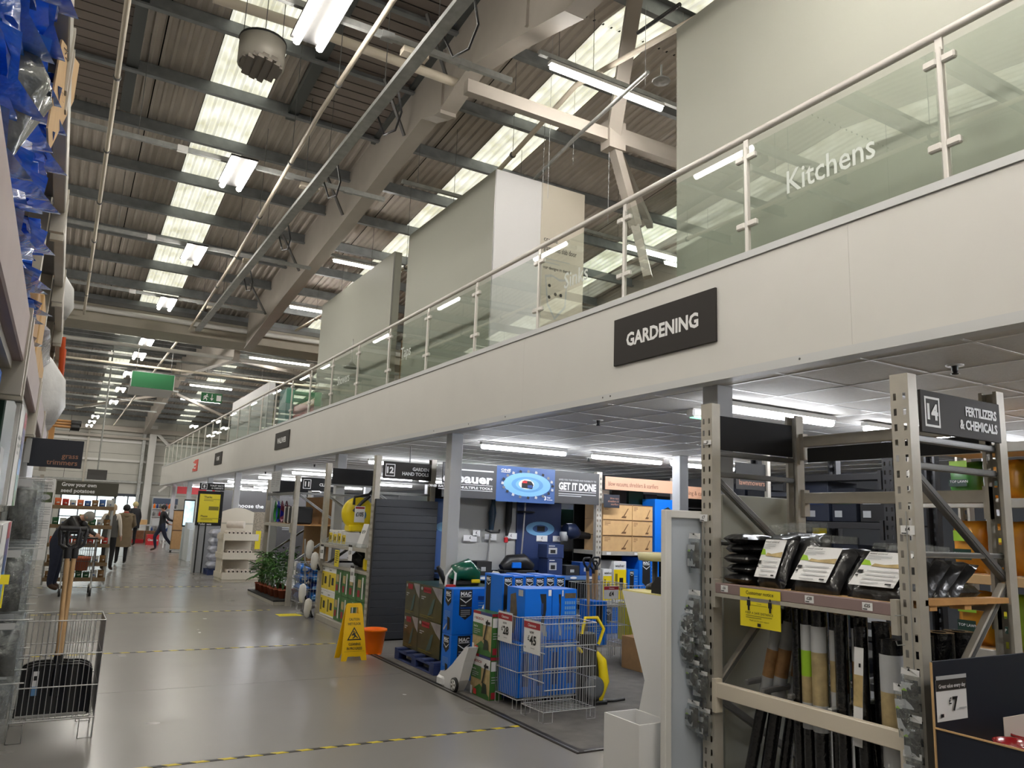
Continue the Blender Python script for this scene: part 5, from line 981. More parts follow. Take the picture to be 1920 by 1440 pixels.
# white floor cleaner foot
t = thing('floor_cleaner','white upright floor cleaner with a spoked wheel standing in front of the blue cartons','cleaner',(3.5,7.05,0)); WG = mat('gloss_white',(230,230,232),.2,coat=.5)
b = MB(t); xs = 3.46; b.prism([(xs,7.26,.0),(xs,7.27,.09),(xs,7.22,.14),(xs,7.12,.15),(xs,7.05,.19),(xs,6.97,.24),(xs,6.88,.31),(xs,6.70,.44),(xs,6.64,.44),(xs,6.72,.3),(xs,6.80,.12),(xs,6.84,.07),(xs,6.9,.0)],(.1,0,0),WG).part('body'); MB(t).box(xs-.02,xs+.12,7.12,7.28,.0,.1,WG,.04).part('nozzle')
MB(t).lathe((xs-.012,6.88,.068),[(0,-.012),(.05,-.012),(.066,-.012),(.068,.012),(0,.012)],BLACK,20,'x').part('wheel'); b = MB(t)
for k in range(5): a = 1.257*k; b.obox((xs-.027,6.88+.028*math.cos(a),.068+.028*math.sin(a)),(.004,0,0),(0,.018*math.cos(a),.018*math.sin(a)),(0,-.007*math.sin(a),.007*math.cos(a)),WHITE)
b.lathe((xs-.026,6.88,.068),[(.045,-.004),(.05,-.004),(.05,.002),(.045,.002)],WHITE,18,'x'); b.part('spokes')
# price tent £6 and small goods on the carton tops
t = thing('price_tent','white folded price tent reading £6 standing behind the green and white cartons','price card',(3.85,6.95,zt)); q = [Y(914,1143,6.95),Y(948,1143,6.95),Y(948,1097,6.95),Y(937,1097,6.95)]; MB(t).prism([tuple(p) for p in q],(0,.12,0),PAPER).part('card'); b = MB(t); f = Face(b,(q[0].x,6.949,q[0].z),XR,XU); f.text('£6',.09,.06,.05,LETK,'L',.03); b.part('lettering'); MB(t).box(q[0].x,q[1].x,6.95,7.07,.0,q[0].z,GALV).part('stand_block')
zb = hz+.001
p = Y(845,1095,7.6); t = thing('trimmer','x','trimmer',(p.x,7.6,zt)); b = MB(t)
p = Y(838,1098,7.9); z0 = .13+2*hh-.002; t['label'] = 'white D-shaped trimmer handle with a black pad lying on top of the dark green cartons'
t.location = (p.x,7.9,z0); b = MB(t); b.tube([(p.x-.02,7.9,z0+.01),(p.x-.01,7.9,z0+.12),(p.x+.05,7.9,z0+.2),(p.x+.1,7.9,z0+.15),(p.x+.09,7.9,z0+.01)],.014,WHITE,8).part('handle'); MB(t).tube([(p.x-.1,7.95,z0+.22),(p.x-.06,7.95,z0+.16),(p.x,7.95,z0+.03)],[.02,.035,.02],BLACK,8).part('grip'); MB(t).box(p.x-.02,p.x+.1,7.88,7.92,z0,z0+.03,RED,.005).part('base_block')
p = Y(866,1088,8.2); t = thing('green_mower','dark green mower hood resting on the dark green cartons','mower',(p.x+.05,8.2,z0)); MB(t).tube([(p.x-.13,8.2,z0+.06),(p.x-.08,8.2,z0+.14),(p.x+.05,8.2,z0+.17),(p.x+.16,8.2,z0+.1),(p.x+.2,8.2,z0+.04)],[.05,.1,.13,.1,.04],mat('hood_green',(16,92,70),.25,coat=.4),14).part('hood'); MB(t).box(p.x+.06,p.x+.17,8.06,8.09,z0+.03,z0+.07,YELK,.01).part('stripe'); MB(t).box(p.x-.12,p.x+.18,8.1,8.3,z0,z0+.05,BLACK,.02).part('base')
p = Y(930,1098,7.4); t = thing('white_box','small white carton with a slanted top standing on the blue cartons','carton',(p.x,7.42,hz+.001)); MB(t).prism([(p.x-.08,7.36,hz+.001),(p.x+.05,7.36,hz+.001),(p.x+.05,7.36,hz+.13),(p.x,7.36,hz+.17),(p.x-.06,7.36,hz+.08)],(0,.12,0),PAPER).part('carton'); MB(t).box(p.x,p.x+.05,7.355,7.36,hz+.02,hz+.07,BLACKM).part('window'); MB(t).box(p.x-.12,p.x+.1,7.34,7.36,hz+.0,hz+.012,BLACK).part('strip')
# pressure washer beside the empty basket
kx, ky = 4.40, 6.03
t = thing('pressure_washer','yellow and black upright pressure washer standing behind the empty basket','washer',(kx,ky,0)); b = MB(t); b.tube([(kx-.02,ky+.03,.02),(kx-.02,ky+.03,.3),(kx-.03,ky+.03,.62)],[.13,.12,.09],BLACKM,14).part('body')
MB(t).tube([(kx+.08,ky-.04,.04),(kx+.115,ky-.05,.2),(kx+.09,ky-.05,.38),(kx+.04,ky-.04,.46)],[.035,.06,.05,.02],YELK,10).part('yellow_cover'); MB(t).tube([(kx-.14,ky,.5),(kx-.05,ky-.03,.42),(kx+.04,ky-.04,.36)],[.015,.03,.02],YELK,8).part('yellow_trim')
b = MB(t); b.tube([(kx-.1,ky,.6),(kx-.06,ky,.76),(kx+.06,ky-.02,.76),(kx+.13,ky-.03,.66),(kx+.08,ky-.02,.52)],.016,YELK,8).part('handle'); MB(t).lathe((kx-.04,ky-.13,.17),[(0,-.02),(.07,-.02),(.1,-.015),(.1,.02)],mat('wheel_grey',(90,92,94),.5),20,'y').part('hose_reel'); MB(t).tube([(kx+.1,ky,.02),(kx+.25,ky-.04,.02),(kx+.36,ky-.06,.03)],[.02,.012,.016],BLACK).part('lance'); MB(t).box(kx-.12,kx+.14,ky-.1,ky+.14,0,.04,BLACK,.01).part('base')
# farther wire baskets with spades, small cartons, and the brown carton on the floor
B3 = wire_basket('tall wire basket holding garden spades and a clearance price card £4',5.5,6.1,7.62,8.0,.2,.92,None,.045); wire_basket('wire basket beside the spades, farther back on the mat',6.2,6.75,7.7,8.1,.2,.85,None,.045)
p = Y(1135,1115,7.6); f3 = MB(B3).box(p.x-.02,p.x+.2,7.60,7.605,p.z-.05,p.z+.1,PAPER,.001).part('price_card'); b = MB(B3); f = Face(b,(p.x-.02,7.6,p.z-.05),XR,XU); f.rect(0,.105,.22,.145,MAROON); f.text('Clearance',.11,.118,.014,LET,'C',.01); f.text('£4',.11,.035,.05,LETK,'C',.03); b.part('lettering',root=f3)
SPB = mat('spade_black',(36,36,40),.4)
def spade(x, y, z0, z1, lean, label, wood=WOOD, blade=None, yl=0):
    t = thing('garden_spade', label, 'spade', (x,y,z0)); a, c = Vector((x,y,z0)), Vector((x+lean,y+yl,z1)); d = (c-a).normalized(); s = Vector((1,0,0)); s = (s-d*s.dot(d)).normalized(); b = MB(t); b.tube([a+d*.1,c-d*.12],[.018,.018],wood,10).part('shaft')
    b = MB(t); b.tube([c-d*.13,c-d*.09],.024,SPB,8); b.tube([c-d*.1,c-d*.05+s*.045,c+s*.055,c+d*.02+s*.04,c+d*.02-s*.04,c-s*.055,c-d*.05-s*.045,c-d*.1],.013,SPB,8).part('grip')
    if blade: blade(t, a, d, s)
    else: b = MB(t); b.obox(a+d*.02,s*.08,d*.14,s.cross(d)*.004,STEELD).part('blade')
    return t
for i,(u,v,ln) in enumerate(((1101,1050,.0),(1118,1048,.03),(1113,1055,.05))):
    p = Y(u,v,7.75+.06*i); spade(p.x-ln+.06,7.75+.06*i,.32,p.z,ln-.06,'wooden shafted spade with black D handle, %s of three in the far basket' % ('left one','right rear one','right front one')[i])
for i,(x,y,w,h,m,fr) in enumerate(((5.62,7.64,.2,.5,BLUE,None),(6.28,7.72,.2,.45,mat('spray_yellow',(210,200,60),.4),pr_yellow),(6.52,7.72,.16,.4,BLUE,None))): carton('basket_carton',('blue carton in the basket under the spades','yellow spray can carton in the far wire basket','slim blue carton in the far wire basket')[i],'carton',x,x+w,y+.01,y+.3,.215,.215+h,m,None,None,fr or (lambda f,w,h: (f.rect(w*.2,h*.5,w*.7,h*.9,BLACKM), f.lines(w*.1,h*.4,w*.6,3,h*.06,h*.02,LBLUE))))
carton('brown_carton','plain brown carton on the mat behind the white plinth','carton',5.85,6.35,7.05,7.4,.006,.36,CARD,None,None,lambda f,w,h: f.lines(w*.2,h*.8,w*.4,3,h*.1,h*.03,mat('ink_brown',(100,70,40),.7)))
# ------------------------------------------------------------------ battery tool display facing the camera
YD = 9.7
R = thing('tool_display','long tool display with a wide battery tools banner facing the mat','display',(6.2,YD+.2,0))
for x in (4.74,7.2): upright(R,0,0,2.42); o = R.children[-1]; o.location = (x-R.location.x, YD-R.location.y, 0); o.rotation_euler = (0,0,math.pi/2)
a0, a1, m0, m1 = Y(862,867,YD-.06), Y(1124,885,YD-.06), Y(932,872,YD-.06), Y(1041,879,YD-.06); zt0, zb0 = 2.385, 1.91
W1 = mat('banner_charcoal',(52,52,54),.5); W2 = mat('banner_blue',(50,84,140),.45); W3 = mat('ring_blue',(112,166,208),.4)
bn = MB(R).box(4.5,a1.x,YD-.06,YD-.04,zb0,zt0,W1,.002).part('banner'); b = MB(R); f = Face(b,(4.5,YD-.0605,zb0),XR,XU); H = zt0-zb0; x1, x2, x3 = m0.x-4.5, m1.x-4.5, a1.x-4.5
f.rect(x1,-.02,x2,H+.01,W2); f.text('erbauer',x1-.06,H*.44,H*.27,LET,'R',.04,.78); f.rect(x1-.72,H*.79,x1-.05,H*.83,LET,False); f.rect(x1-.9,H*.38,x1-.06,H*.395,LET,False); f.text('ONE BATTERY - MULTIPLE TOOLS',x1-.06,H*.27,H*.07,LET,'R',.03,1.0); f.rect(x1-.9,H*.22,x1-.06,H*.235,LET,False)
f.text('GIVES YOU THE POWER AND FLEXIBILITY TO',x3-.06,H*.71,H*.05,PAPERG,'R',.015,x3-x2-.13); f.text('GET IT DONE',x3-.06,H*.43,H*.22,LET,'R',.045,x3-x2-.13); f.rect(x2+.07,H*.37,x3-.06,H*.385,LET,False); f.lines(x2+.07,H*.31,x3-x2-.13,2,H*.06,H*.025,PAPERG)
cx, cyy = (x1+x2)/2+.02, H*.5
f.disc(cx,cyy,.40,.17,W3,32); f.disc(cx,cyy,.27,.11,mat('ring_mid',(84,140,190),.4),28); f.disc(cx,cyy,.2,.085,W3,28); f.disc(cx-.02,cyy+.005,.13,.07,LET,24); f.poly([(cx-.1,cyy-.05),(cx+.08,cyy-.06),(cx+.1,cyy),(cx+.06,cyy+.05),(cx-.06,cyy+.06),(cx-.1,cyy+.02)],BLACKM); f.rect(cx-.09,cyy+.02,cx-.01,cyy+.05,RED,False); f.rect(cx,cyy-.045,cx+.08,cyy-.005,BLUED)
for k in range(20):
    a = 6.283*k/20; px, py = cx+.43*math.cos(a), cyy+.19*math.sin(a); f.poly([(px-.022,py-.012),(px+.02,py-.02),(px+.026,py+.012),(px-.01,py+.024)],[BLACKM,PAPERG,STEELD][k%3])
f.text('ONE',x1+.05,H*.86,H*.07,LET,'L',.03,.16); f.rect(x1+.05,H*.82,x1+.2,H*.84,LET,False); f.text('3',x2-.2,H*.06,H*.12,LET,'L',.03); f.text('Year',x2-.155,H*.12,H*.05,LET,'L',.02); f.text('Guarantee',x2-.155,H*.06,H*.035,LET,'L',.015); b.part('print',root=bn)
yb = YD+.55; MB(R).box(4.66,5.08,yb,yb+.02,.9,2.1,W2).part('back_board','blue printed back board'); MB(R).box(5.08,6.05,yb,yb+.02,.9,2.1,mat('board_paleg',(176,176,172),.5)).part('back_board','pale back board'); MB(R).box(6.05,6.85,yb-.03,yb+.0,.9,2.1,mat('banner_dkblue',(34,52,96),.5)).part('back_board','dark blue printed back board')
b = MB(R); f = Face(b,(6.05,yb-.03,.9),XR,XU); f.rect(0,1.02,.8,1.2,SIGNK); f.text('ONE BATTERY - MULTIPLE TOOLS',.4,1.08,.045,PAPERG,'C',.02,.74); f.disc(.42,.62,.26,.11,W3,24); f.disc(.42,.62,.14,.06,W2,20); f.rect(.36,.58,.5,.66,BLACKM); b.part('print')
b = MB(R); f = Face(b,(4.66,yb,.9),XR,XU); f.rect(0,1.0,.42,1.2,SIGNK); f.text('TOOLS',.3,1.08,.06,LET,'C',.02); f.disc(.2,.6,.14,.07,W3,18); b.part('print')
MB(R).box(4.66,7.2,YD-.05,yb,.80,.86,BLUED).part('shelf'); b = MB(R); f = Face(b,(4.66,YD-.051,.80),XR,XU); f.rect(0,0,2.54,.06,mat('edge_blue',(88,124,178),.45))
for k in range(8): f.disc(.25+.3*k,.03,.06,.018,LET,12)
b.part('shelf_edge'); MB(R).box(4.7,7.2,YD,yb,.25,.31,STEELD).box(4.7,7.2,yb,yb+.02,0,.9,DARKIN).part('lower_shelf'); 
for x, w in ((5.15,.22),(5.5,.2),(5.85,.2),(5.3,.12),(6.4,.2),(6.7,.2)): price(R,(x,yb-.04,1.28+.05*((x*10)%3)),XR,'£',w,.09)
def strimmer(x, z0, z1, label, head=True):
    t = thing('grass_trimmer', label, 'trimmer', (x,yb-.08,z0)); MB(t).tube([(x-.06,yb-.08,z0),(x,yb-.08,z1-.45)],.014,ALU,8).part('shaft'); MB(t).tube([(x,yb-.08,z1-.5),(x+.01,yb-.08,z1-.25),(x+.02,yb-.08,z1-.1),(x+.03,yb-.08,z1)],[.035,.06,.03,.045],mat('tool_teal',(26,52,74),.4),10).part('motor_body'); MB(t).tube([(x-.12,yb-.12,z1-.5),(x-.05,yb-.18,z1-.53),(x+.08,yb-.18,z1-.53),(x+.12,yb-.12,z1-.5)],.016,BLACK,8).part('loop_handle'); return t
strimmer(5.58,.9,1.98,'cordless grass trimmer hanging on the pale board of the tool display'); t = thing('hedge_pole','long black pole pruner hanging beside the grass trimmer','pruner',(5.88,yb-.08,.9)); MB(t).tube([(5.84,yb-.08,.9),(5.85,yb-.08,1.4)],.012,ALU).part('shaft'); MB(t).tube([(5.85,yb-.08,1.4),(5.87,yb-.08,1.6),(5.88,yb-.08,2.1)],[.02,.05,.045],BLACKM,10).part('cover'); MB(t).box(5.81,5.87,yb-.1,yb-.06,1.3,1.38,RED,.01).part('red_guard')
t = thing('hedge_pole','chrome pole saw with a round guard in front of the dark blue board','pole saw',(6.14,yb-.1,1.0)); MB(t).tube([(6.1,yb-.1,1.0),(6.16,yb-.1,2.2)],.014,ALU).part('shaft'); MB(t).lathe((6.15,yb-.1,1.75),[(.13,0),(.145,.012),(.13,.025)],BLACK,20).part('guard_ring')
t = thing('leaf_blower','dark blue leaf blower hanging at the right of the dark blue board','blower',(6.95,yb-.15,1.3)); MB(t).tube([(6.85,yb-.15,1.52),(6.98,yb-.15,1.5),(7.1,yb-.15,1.46)],[.1,.13,.07],mat('tool_navy',(24,36,64),.35),12).tube([(7.1,yb-.15,1.45),(7.45,yb-.2,1.42)],[.06,.04],BLACK,10).part('body'); MB(t).lathe((6.83,yb-.15,1.35),[(0,0),(.06,.0),(.07,.12),(.06,.14)],PAPERG,12).part('nozzle')
for i,(x,w,h,d) in enumerate(((6.3,.3,.2,0),(6.32,.26,.24,.2))): 
    z = .861 if i == 1 else 1.105; carton('battery_carton',('small dark blue battery carton stacked upper','small dark blue battery carton stacked lower')[i]+' on the display shelf','carton',x,x+w,YD+.05,YD+.3,z,z+h,mat('banner_dkblue'),None,None,lambda f,w,h: (f.rect(w*.1,h*.3,w*.6,h*.75,PAPERG), f.rect(w*.2,h*.35,w*.5,h*.6,BLACKM), f.lines(w*.1,h*.9,w*.6,1,.03,.01,LET)))
t = thing('robot_mower','black and blue rounded vacuum body on the tool display shelf','machine',(5.85,YD+.15,.861)); MB(t).tube([(5.6,YD+.15,.95),(5.72,YD+.15,1.02),(5.95,YD+.15,1.04),(6.1,YD+.15,.96)],[.06,.12,.12,.07],BLACK,12).part('body'); MB(t).box(5.7,5.85,YD+.01,YD+.04,.96,1.04,BLUE,.02).part('blue_panel'); MB(t).box(5.58,6.12,YD+.05,YD+.25,.861,.93,BLACK,.02).part('base')
for i,x in enumerate((4.9,5.25,6.75,7.0)): carton('tool_case',('teal tool case at the left end of the display shelf','dark tool case beside the teal one','white tagged black case right of the battery cartons','low blue case at the right end of the display shelf')[i],'case',x-.12,x+.12,YD+.02,YD+.25,.861,1.0+.05*(i%2),[mat('tool_teal'),BLACKM,BLACKM,BLUED][i],None,None,lambda f,w,h: f.rect(w*.3,h*.3,w*.6,h*.6,PAPERG))
# cartons and sign to the right of the tool display
R = thing('shelving','grey shelving with brown mower cartons under a peach sign reading blow vacuums, shredders & scarifiers','shelving',(8.2,YD+.2,0))
for x in (8.75,10.2): upright(R,0,0,2.42); o = R.children[-1]; o.location = (x-R.location.x, YD-R.location.y, 0); o.rotation_euler = (0,0,math.pi/2)
for z in (.45,1.22): MB(R).box(7.26,10.2,YD-.02,YD+.75,z-.06,z,STEEL,.003).part('shelf')
sg = MB(R).box(7.28,8.72,YD-.04,YD-.03,2.16,2.36,mat('peach_sign',(206,160,132),.5),.002).part('header_sign'); b = MB(R); f = Face(b,(7.28,YD-.0405,2.16),XR,XU); f.text('blow vacuums, shredders & scarifiers',.06,.06,.07,mat('ink_cocoa',(120,84,66),.6),'L',.01,1.0); b.part('lettering',root=sg)
sg = MB(R).box(8.74,10.1,YD-.04,YD-.03,2.10,2.30,mat('peach_sign'),.002).part('header_sign'); b = MB(R); f = Face(b,(8.74,YD-.0405,2.10),XR,XU); f.text('pruning & cutting',.1,.06,.07,mat('ink_cocoa'),'L',.01,.6); b.part('lettering',root=sg)
MB(R).box(7.26,10.2,YD+.76,YD+.78,.0,2.15,DARKIN).part('back_board'); b = MB(R); f = Face(b,(7.28,YD-.021,1.16),XR,XU); f.rect(.06,.01,.14,.05,PAPER); f.rect(.6,.01,.68,.05,PAPER,False); f.rect(.72,.01,1.1,.055,YELP,False); b.part('price_label')
fl_ = MB(R).box(7.2,7.5,YD-.12,YD-.11,1.88,2.08,NAVY,.01).part('flag_sign'); b = MB(R); f = Face(b,(7.2,YD-.1205,1.88),XR,XU); f.text('blow vacs',.28,.13,.03,LETC,'R',.01); f.text('shredders &',.28,.085,.03,LETC,'R',.01); f.text('scarifiers',.28,.04,.03,LETC,'R',.01); b.part('lettering',root=fl_)
def mow(f, w, h):
    f.lines(w*.06,h*.85,w*.2,3,h*.09,h*.03,mat('ink_brown')); f.poly([(w*.68,h*.2),(w*.72,h*.2),(w*.88,h*.75),(w*.85,h*.75)],mat('ink_brown')); f.poly([(w*.62,h*.12),(w*.78,h*.12),(w*.8,h*.24),(w*.66,h*.24)],mat('ink_brown')); f.rect(0,h*.95,w,h,mat('ink_brown'),False)
zc = [1.222,1.465,1.705]
for r in range(3):
    carton('mower_carton','brown mower carton, left column, %s in the stack under the peach sign' % ('bottom','middle','top')[r],'carton',7.29,7.86,YD+.02,YD+.5,zc[r],zc[r]+.238,CARDL,None,'brown mower cartons under the peach sign',mow); carton('mower_carton','brown mower carton, right column, %s in the stack under the peach sign' % ('bottom','middle','top')[r],'carton',7.87,8.28,YD+.02,YD+.5,zc[r],zc[r]+.236,CARDL,None,'brown mower cartons under the peach sign',mow)
carton('blue_tool_carton','large blue carton standing upright right of the brown mower cartons','carton',8.33,8.72,YD+.02,YD+.34,1.222,2.06,BLUE,None,None,lambda f,w,h: f.poly([(w*.4,h*.8),(w*.7,h*.86),(w*.9,h*.8),(w*.6,h*.7)],BLACKM))
for i,(x,w,z,h,m,fr) in enumerate(((7.3,.16,.452,.5,PAPER,pr_yellow),(7.5,.24,.452,.62,PAPER,pr_yellow),(7.78,.2,.452,.5,BLUE,'mac'),(8.0,.4,.452,.68,BLUE,'mac'),(7.3,.3,.005,.4,BLUE,'mac'),(7.7,.4,.005,.4,PAPER,pr_yellow))):
    carton('machine_carton',('narrow white and yellow carton below the brown stack','white and yellow washer carton below the brown stack','small blue MAC carton below the brown stack','wide blue MAC carton below the brown stack','blue MAC carton on the lowest level','white and yellow carton on the lowest level')[i],'carton',x,x+w,YD+.0,YD+.45,z,z+h,m,None,None,(lambda f,w,h: (mac_panel(f,w*.15,w*.55,h*.35,h*.95,False), f.lines(w*.6,h*.8,w*.3,4,h*.08,h*.02,LBLUE))) if fr == 'mac' else fr)
for i,(x,w,h,m) in enumerate(((7.4,.3,.2,PAPER),(7.75,.3,.26,BLACKM),(8.1,.3,.22,DGREEN),(8.45,.25,.18,NAVY))): carton('stock_carton',('white','black','green','navy')[i]+' carton of reserve stock on the shelf behind the peach sign','carton',x,x+w,YD+.4,YD+.7,1.97,1.97+h,m)
MB(R).box(7.26,10.2,YD+.36,YD+.74,1.95,1.969,STEELD).part('upper_shelf')
fl2 = thing('flag_sign','black lawnmowers flag sign with copper letters behind rack 14','sign',(5.63,5.2,0)); MB(fl2).box(5.43,5.83,5.2,5.21,1.985,2.235,BLACKM,.015).part('board'); b = MB(fl2); Face(b,(5.43,5.1995,1.985),XR,XU).text('lawnmowers',.21,.045,.05,LETC,'C',.015,.34); b.part('lettering'); MB(fl2).box(5.83,5.87,5.18,5.22,0,2.4,STEEL).part('post')
# ================================================================== LEFT RACK ALONG THE AISLE
LX = -.15
R = thing('pallet_rack','tall grey rack along the left edge with a mauve shelf edge and blue bags','rack',(LX,6.4,0))
LYS = [.3,2.5,3.85,5.2,6.55,7.9]
for y in LYS:
    upright(R,LX-.32,y,2.1); upright(R,LX-.9,y,3.45,True)
    MB(R).box(LX-.11,LX-.035,y-.05,y-.046,2.11,3.45,STEEL).box(LX-.039,LX-.035,y-.046,y+.046,2.11,3.45,STEEL).box(LX-.11,LX-.035,y+.046,y+.05,2.11,3.45,STEEL).part('upper_post')
for i in range(len(LYS)-1):
    y0, y1 = LYS[i]+.05, LYS[i+1]-.05
    rackbeam(R,LX,y0,y1,1.975,2.105,PURPLE,STEEL); rackbeam(R,LX-.9,y0,y1,1.975,2.105); MB(R).box(LX-.88,LX-.02,y0,y1,2.085,2.10,CARDL).part('shelf_board')
    rackbeam(R,LX,y0,y1,2.86,2.95,STEEL); MB(R).box(LX-.88,LX-.02,y0,y1,2.93,2.945,STEELD).part('shelf_board')
    MB(R).box(LX-.62,LX-.6,y0,y1,.1,1.97,mat('peg_panel',(112,112,110),.6)).part('back_panel')
    for z in (.12,.62,1.12,1.56): MB(R).box(LX-.6,LX-.06,y0,y1,z,z+.03,STEEL,.003).part('shelf')
for y in (2.5,3.85,5.2,6.55): bar(R,(LX-.07,y,3.3),(LX-.85,y,2.7),.035,.04,STEEL); bar(R,(LX-.07,y,2.75),(LX-.85,y,2.75),.035,.035,STEEL)
rr = random.Random(12)
FACEB = mat('bag_face_dark',(40,60,40),.3,0,.5,12)
def shelf_bag(y, z, label, m=BLUEBAG, w=.19, d=.06, x1=-.15, print_=True, grp='blue bags stacked on the left rack'):
    t = thing('compost_bag', label, 'bag', (x1-.3,y,z-d), 0, grp); MB(t).pillow((x1-.3,y,z),(.3,0,.02*rr.uniform(-1,1)),(0,w,0),(0,0,d),m,10,8,.22,3,rr,.16).part('bag')
    if print_: b = MB(t); b.pillow((x1-.34,y,z+.003),(.16,0,0),(0,w*.7,0),(0,0,d+.003),FACEB,6,6,.02,4,rr,.02); b.part('printed_patch','dark printed picture patch')
    MB(t).add([(x1-.05,y-w*.9,z+.01),(x1-.02,y,z-.02),(x1-.05,y+w*.9,z+.01),(x1+.03+.02*rr.random(),y+w*1.0,z+.02),(x1+.01,y,z-.0),(x1+.025,y-w*1.0,z-.02)],[(0,1,4,5),(1,2,3,4)],m,True).part('seam')
    return t
ordn = ('bottom','second','third','fourth','fifth','sixth','seventh','eighth','ninth','tenth')
for k in range(10): shelf_bag(1.42,2.165+.12*k,'blue plastic bag, %s of the nearest stack on the left rack' % ordn[k])
for k in range(8): shelf_bag(1.86,2.165+.12*k,'blue plastic bag, %s of the second stack on the left rack' % ordn[k],x1=-.145)
for k in range(5): shelf_bag(2.30,2.165+.12*k,'blue plastic bag, %s of the third stack on the left rack' % ordn[k],x1=-.14)
for k in range(3): shelf_bag(2.74,2.165+.12*k,'blue plastic bag, %s of the fourth stack on the left rack' % ordn[k],x1=-.145)
for k in range(2): shelf_bag(3.16,2.165+.12*k,'blue and clear plastic bag, %s of the short stack by the brown cartons' % ordn[k],[mat('bag_bluegreen',(36,90,110),.2,0,.5,9,.3,20,coat=.5),BLUEBAG][k],print_=k == 0)
GREYBAG = mat('bag_silver',(120,122,118),.22,.2,.5,12,.4,24,coat=.5)
t = thing('compost_bag','silver and black plastic bag slumped in front of the blue stack at the left edge','bag',(-.3,1.62,2.12)); MB(t).pillow((-.33,1.63,2.36),(.22,0,.02),(0,.1,.02),(-.02,0,.2),GREYBAG,9,8,.3,3,random.Random(4)).part('bag')
# card with handwriting leaning out of the rack
t = thing('handwritten_card','tan cardboard sheet with handwriting sticking out of the left rack','card',(-.13,2.6,2.4)); P4 = [X(117,74,-.13),X(149,120,-.135),X(138,190,-.13),X(92,285,-.12),X(90,240,-.12)]; MB(t).prism(P4,(-.004,.003,0),CARDL).part('card'); INK = mat('ink_pen',(96,84,72),.8)
b = MB(t)
for k in range(7):
    q = X(122+2*k%5,92+0*k,-.131) if k < 2 else None
for (u0,v0,u1,v1) in ((121,90,128,97),(128,97,123,101),(123,108,132,118),(127,112,137,122),(130,122,135,132),(108,165,121,178),(104,175,119,192),(101,182,112,200),(98,192,108,208),(112,168,117,180)): b.tube([X(u0,v0,-.1262+(-.002 if v0 < 150 else 0)),X(u1,v1,-.1262+(-.002 if v0 < 150 else 0))],.0015,INK,4,False)
b.part('handwriting')
def lbox(label, y0, y1, z0, z1, m, x1=-.16, depth=.5, face=None, cat='carton', nm='stock_carton'):
    return carton(nm, label, cat, x1-depth, x1, y0, y1, z0, z1, m, None, None, face, .004) if False else _lb(label,y0,y1,z0,z1,m,x1,depth,face,cat,nm)
def _lb(label,y0,y1,z0,z1,m,x1,depth,face,cat,nm):
    t = thing(nm,label,cat,(x1-depth/2,(y0+y1)/2,z0)); MB(t).box(x1-depth,x1,y0,y1,z0,z1,m,.004).part('carton')
    if face: b = MB(t); face(Face(b,(x1,y0,z0),Vector((0,1,0)),XU),y1-y0,z1-z0); b.part('printed_side')
    return t
lbox('plain brown carton beside the blue bags on the left rack shelf',3.40,3.78,2.101,2.43,CARD); lbox('tall brown carton behind the post on the left rack shelf',3.92,4.4,2.101,2.52,CARDL); lbox('long pale carton on the left rack shelf under the plastic wrapped bundle',4.45,5.1,2.101,2.36,CARDL)
lbox('beige carton beyond the white sack on the left rack shelf',6.62,7.1,2.101,2.5,CARDL); lbox('pale wooden crate end at the far end of the left rack shelf',7.2,7.8,2.101,2.42,PINE); lbox('brown carton on the upper level at the far end of the left rack',6.7,7.4,2.946,3.3,CARD); lbox('blue carton on the upper level at the far end of the left rack',7.42,7.8,2.946,3.28,BLUE); lbox('flat brown carton on the upper level above the long bundle',5.3,6.4,2.946,3.1,CARD); lbox('brown carton high on the left rack near the handwritten card',2.6,3.2,2.946,3.32,CARD); lbox('grey carton high on the left rack',1.3,1.9,3.3,3.42,PAPERG) if False else None
WRAP = mat('shrink_wrap',(176,176,186),.15,0,.35,14,.5,26,coat=.6)
for i,(y0,y1,z0,z1) in enumerate(((5.15,6.5,2.95,3.2),(4.6,6.2,2.37,2.62),(3.95,5.1,2.95,3.22))):
    t = thing('wrapped_bundle',('shrink wrapped long bundle on the upper level of the left rack','shrink wrapped long bundle lying above the pale carton on the left rack','shrink wrapped bundle high up by the second post of the left rack')[i],'bundle',(-.35,(y0+y1)/2,z0)); MB(t).pillow((-.36,(y0+y1)/2,(z0+z1)/2),(0,(y1-y0)/2,0),(.22,0,0),(0,0,(z1-z0)/2),WRAP,14,7,.2,4,random.Random(i+60),.05).part('bundle')
WSACK = mat('white_sack',(206,206,206),.4,0,.06,8,.3,14)
for i,(y,z,r,h) in enumerate(((5.75,2.101,.24,.5),(6.25,2.101,.2,.36),(6.5,2.946,.2,.42))):
    t = thing('white_sack',('large white plastic sack bulging from the left rack shelf','smaller white plastic sack beyond the large one on the left rack','white plastic sheet bundle on the upper level of the left rack')[i],'sack',(-.25,y,z)); MB(t).lathe((-.27,y,z),[(0,.005),(r*.8,.01),(r,h*.25),(r*.92,h*.6),(r*.55,h*.85),(r*.25,h),(.02,h*.97)],WSACK,12).part('sack')
t = thing('orange_straps','orange frame of folded straps hanging at the far end of the left rack','straps',(-.12,7.3,2.55)); MB(t).tube([(-.12,7.0,2.92),(-.1,7.05,2.6),(-.1,7.4,2.56),(-.11,7.45,2.9)],.02,mat('strap_orange',(214,88,40),.5)).part('strap')
t = thing('broom_heads','pale wooden shafts with black tips jutting from the far end of the left rack','brooms',(-.1,8.0,2.2)); b = MB(t)
for k in range(3): b.tube([(-.4,8.0+.05*k,2.30+.03*k),(.02,8.05+.05*k,2.30+.03*k)],.012,PINE)
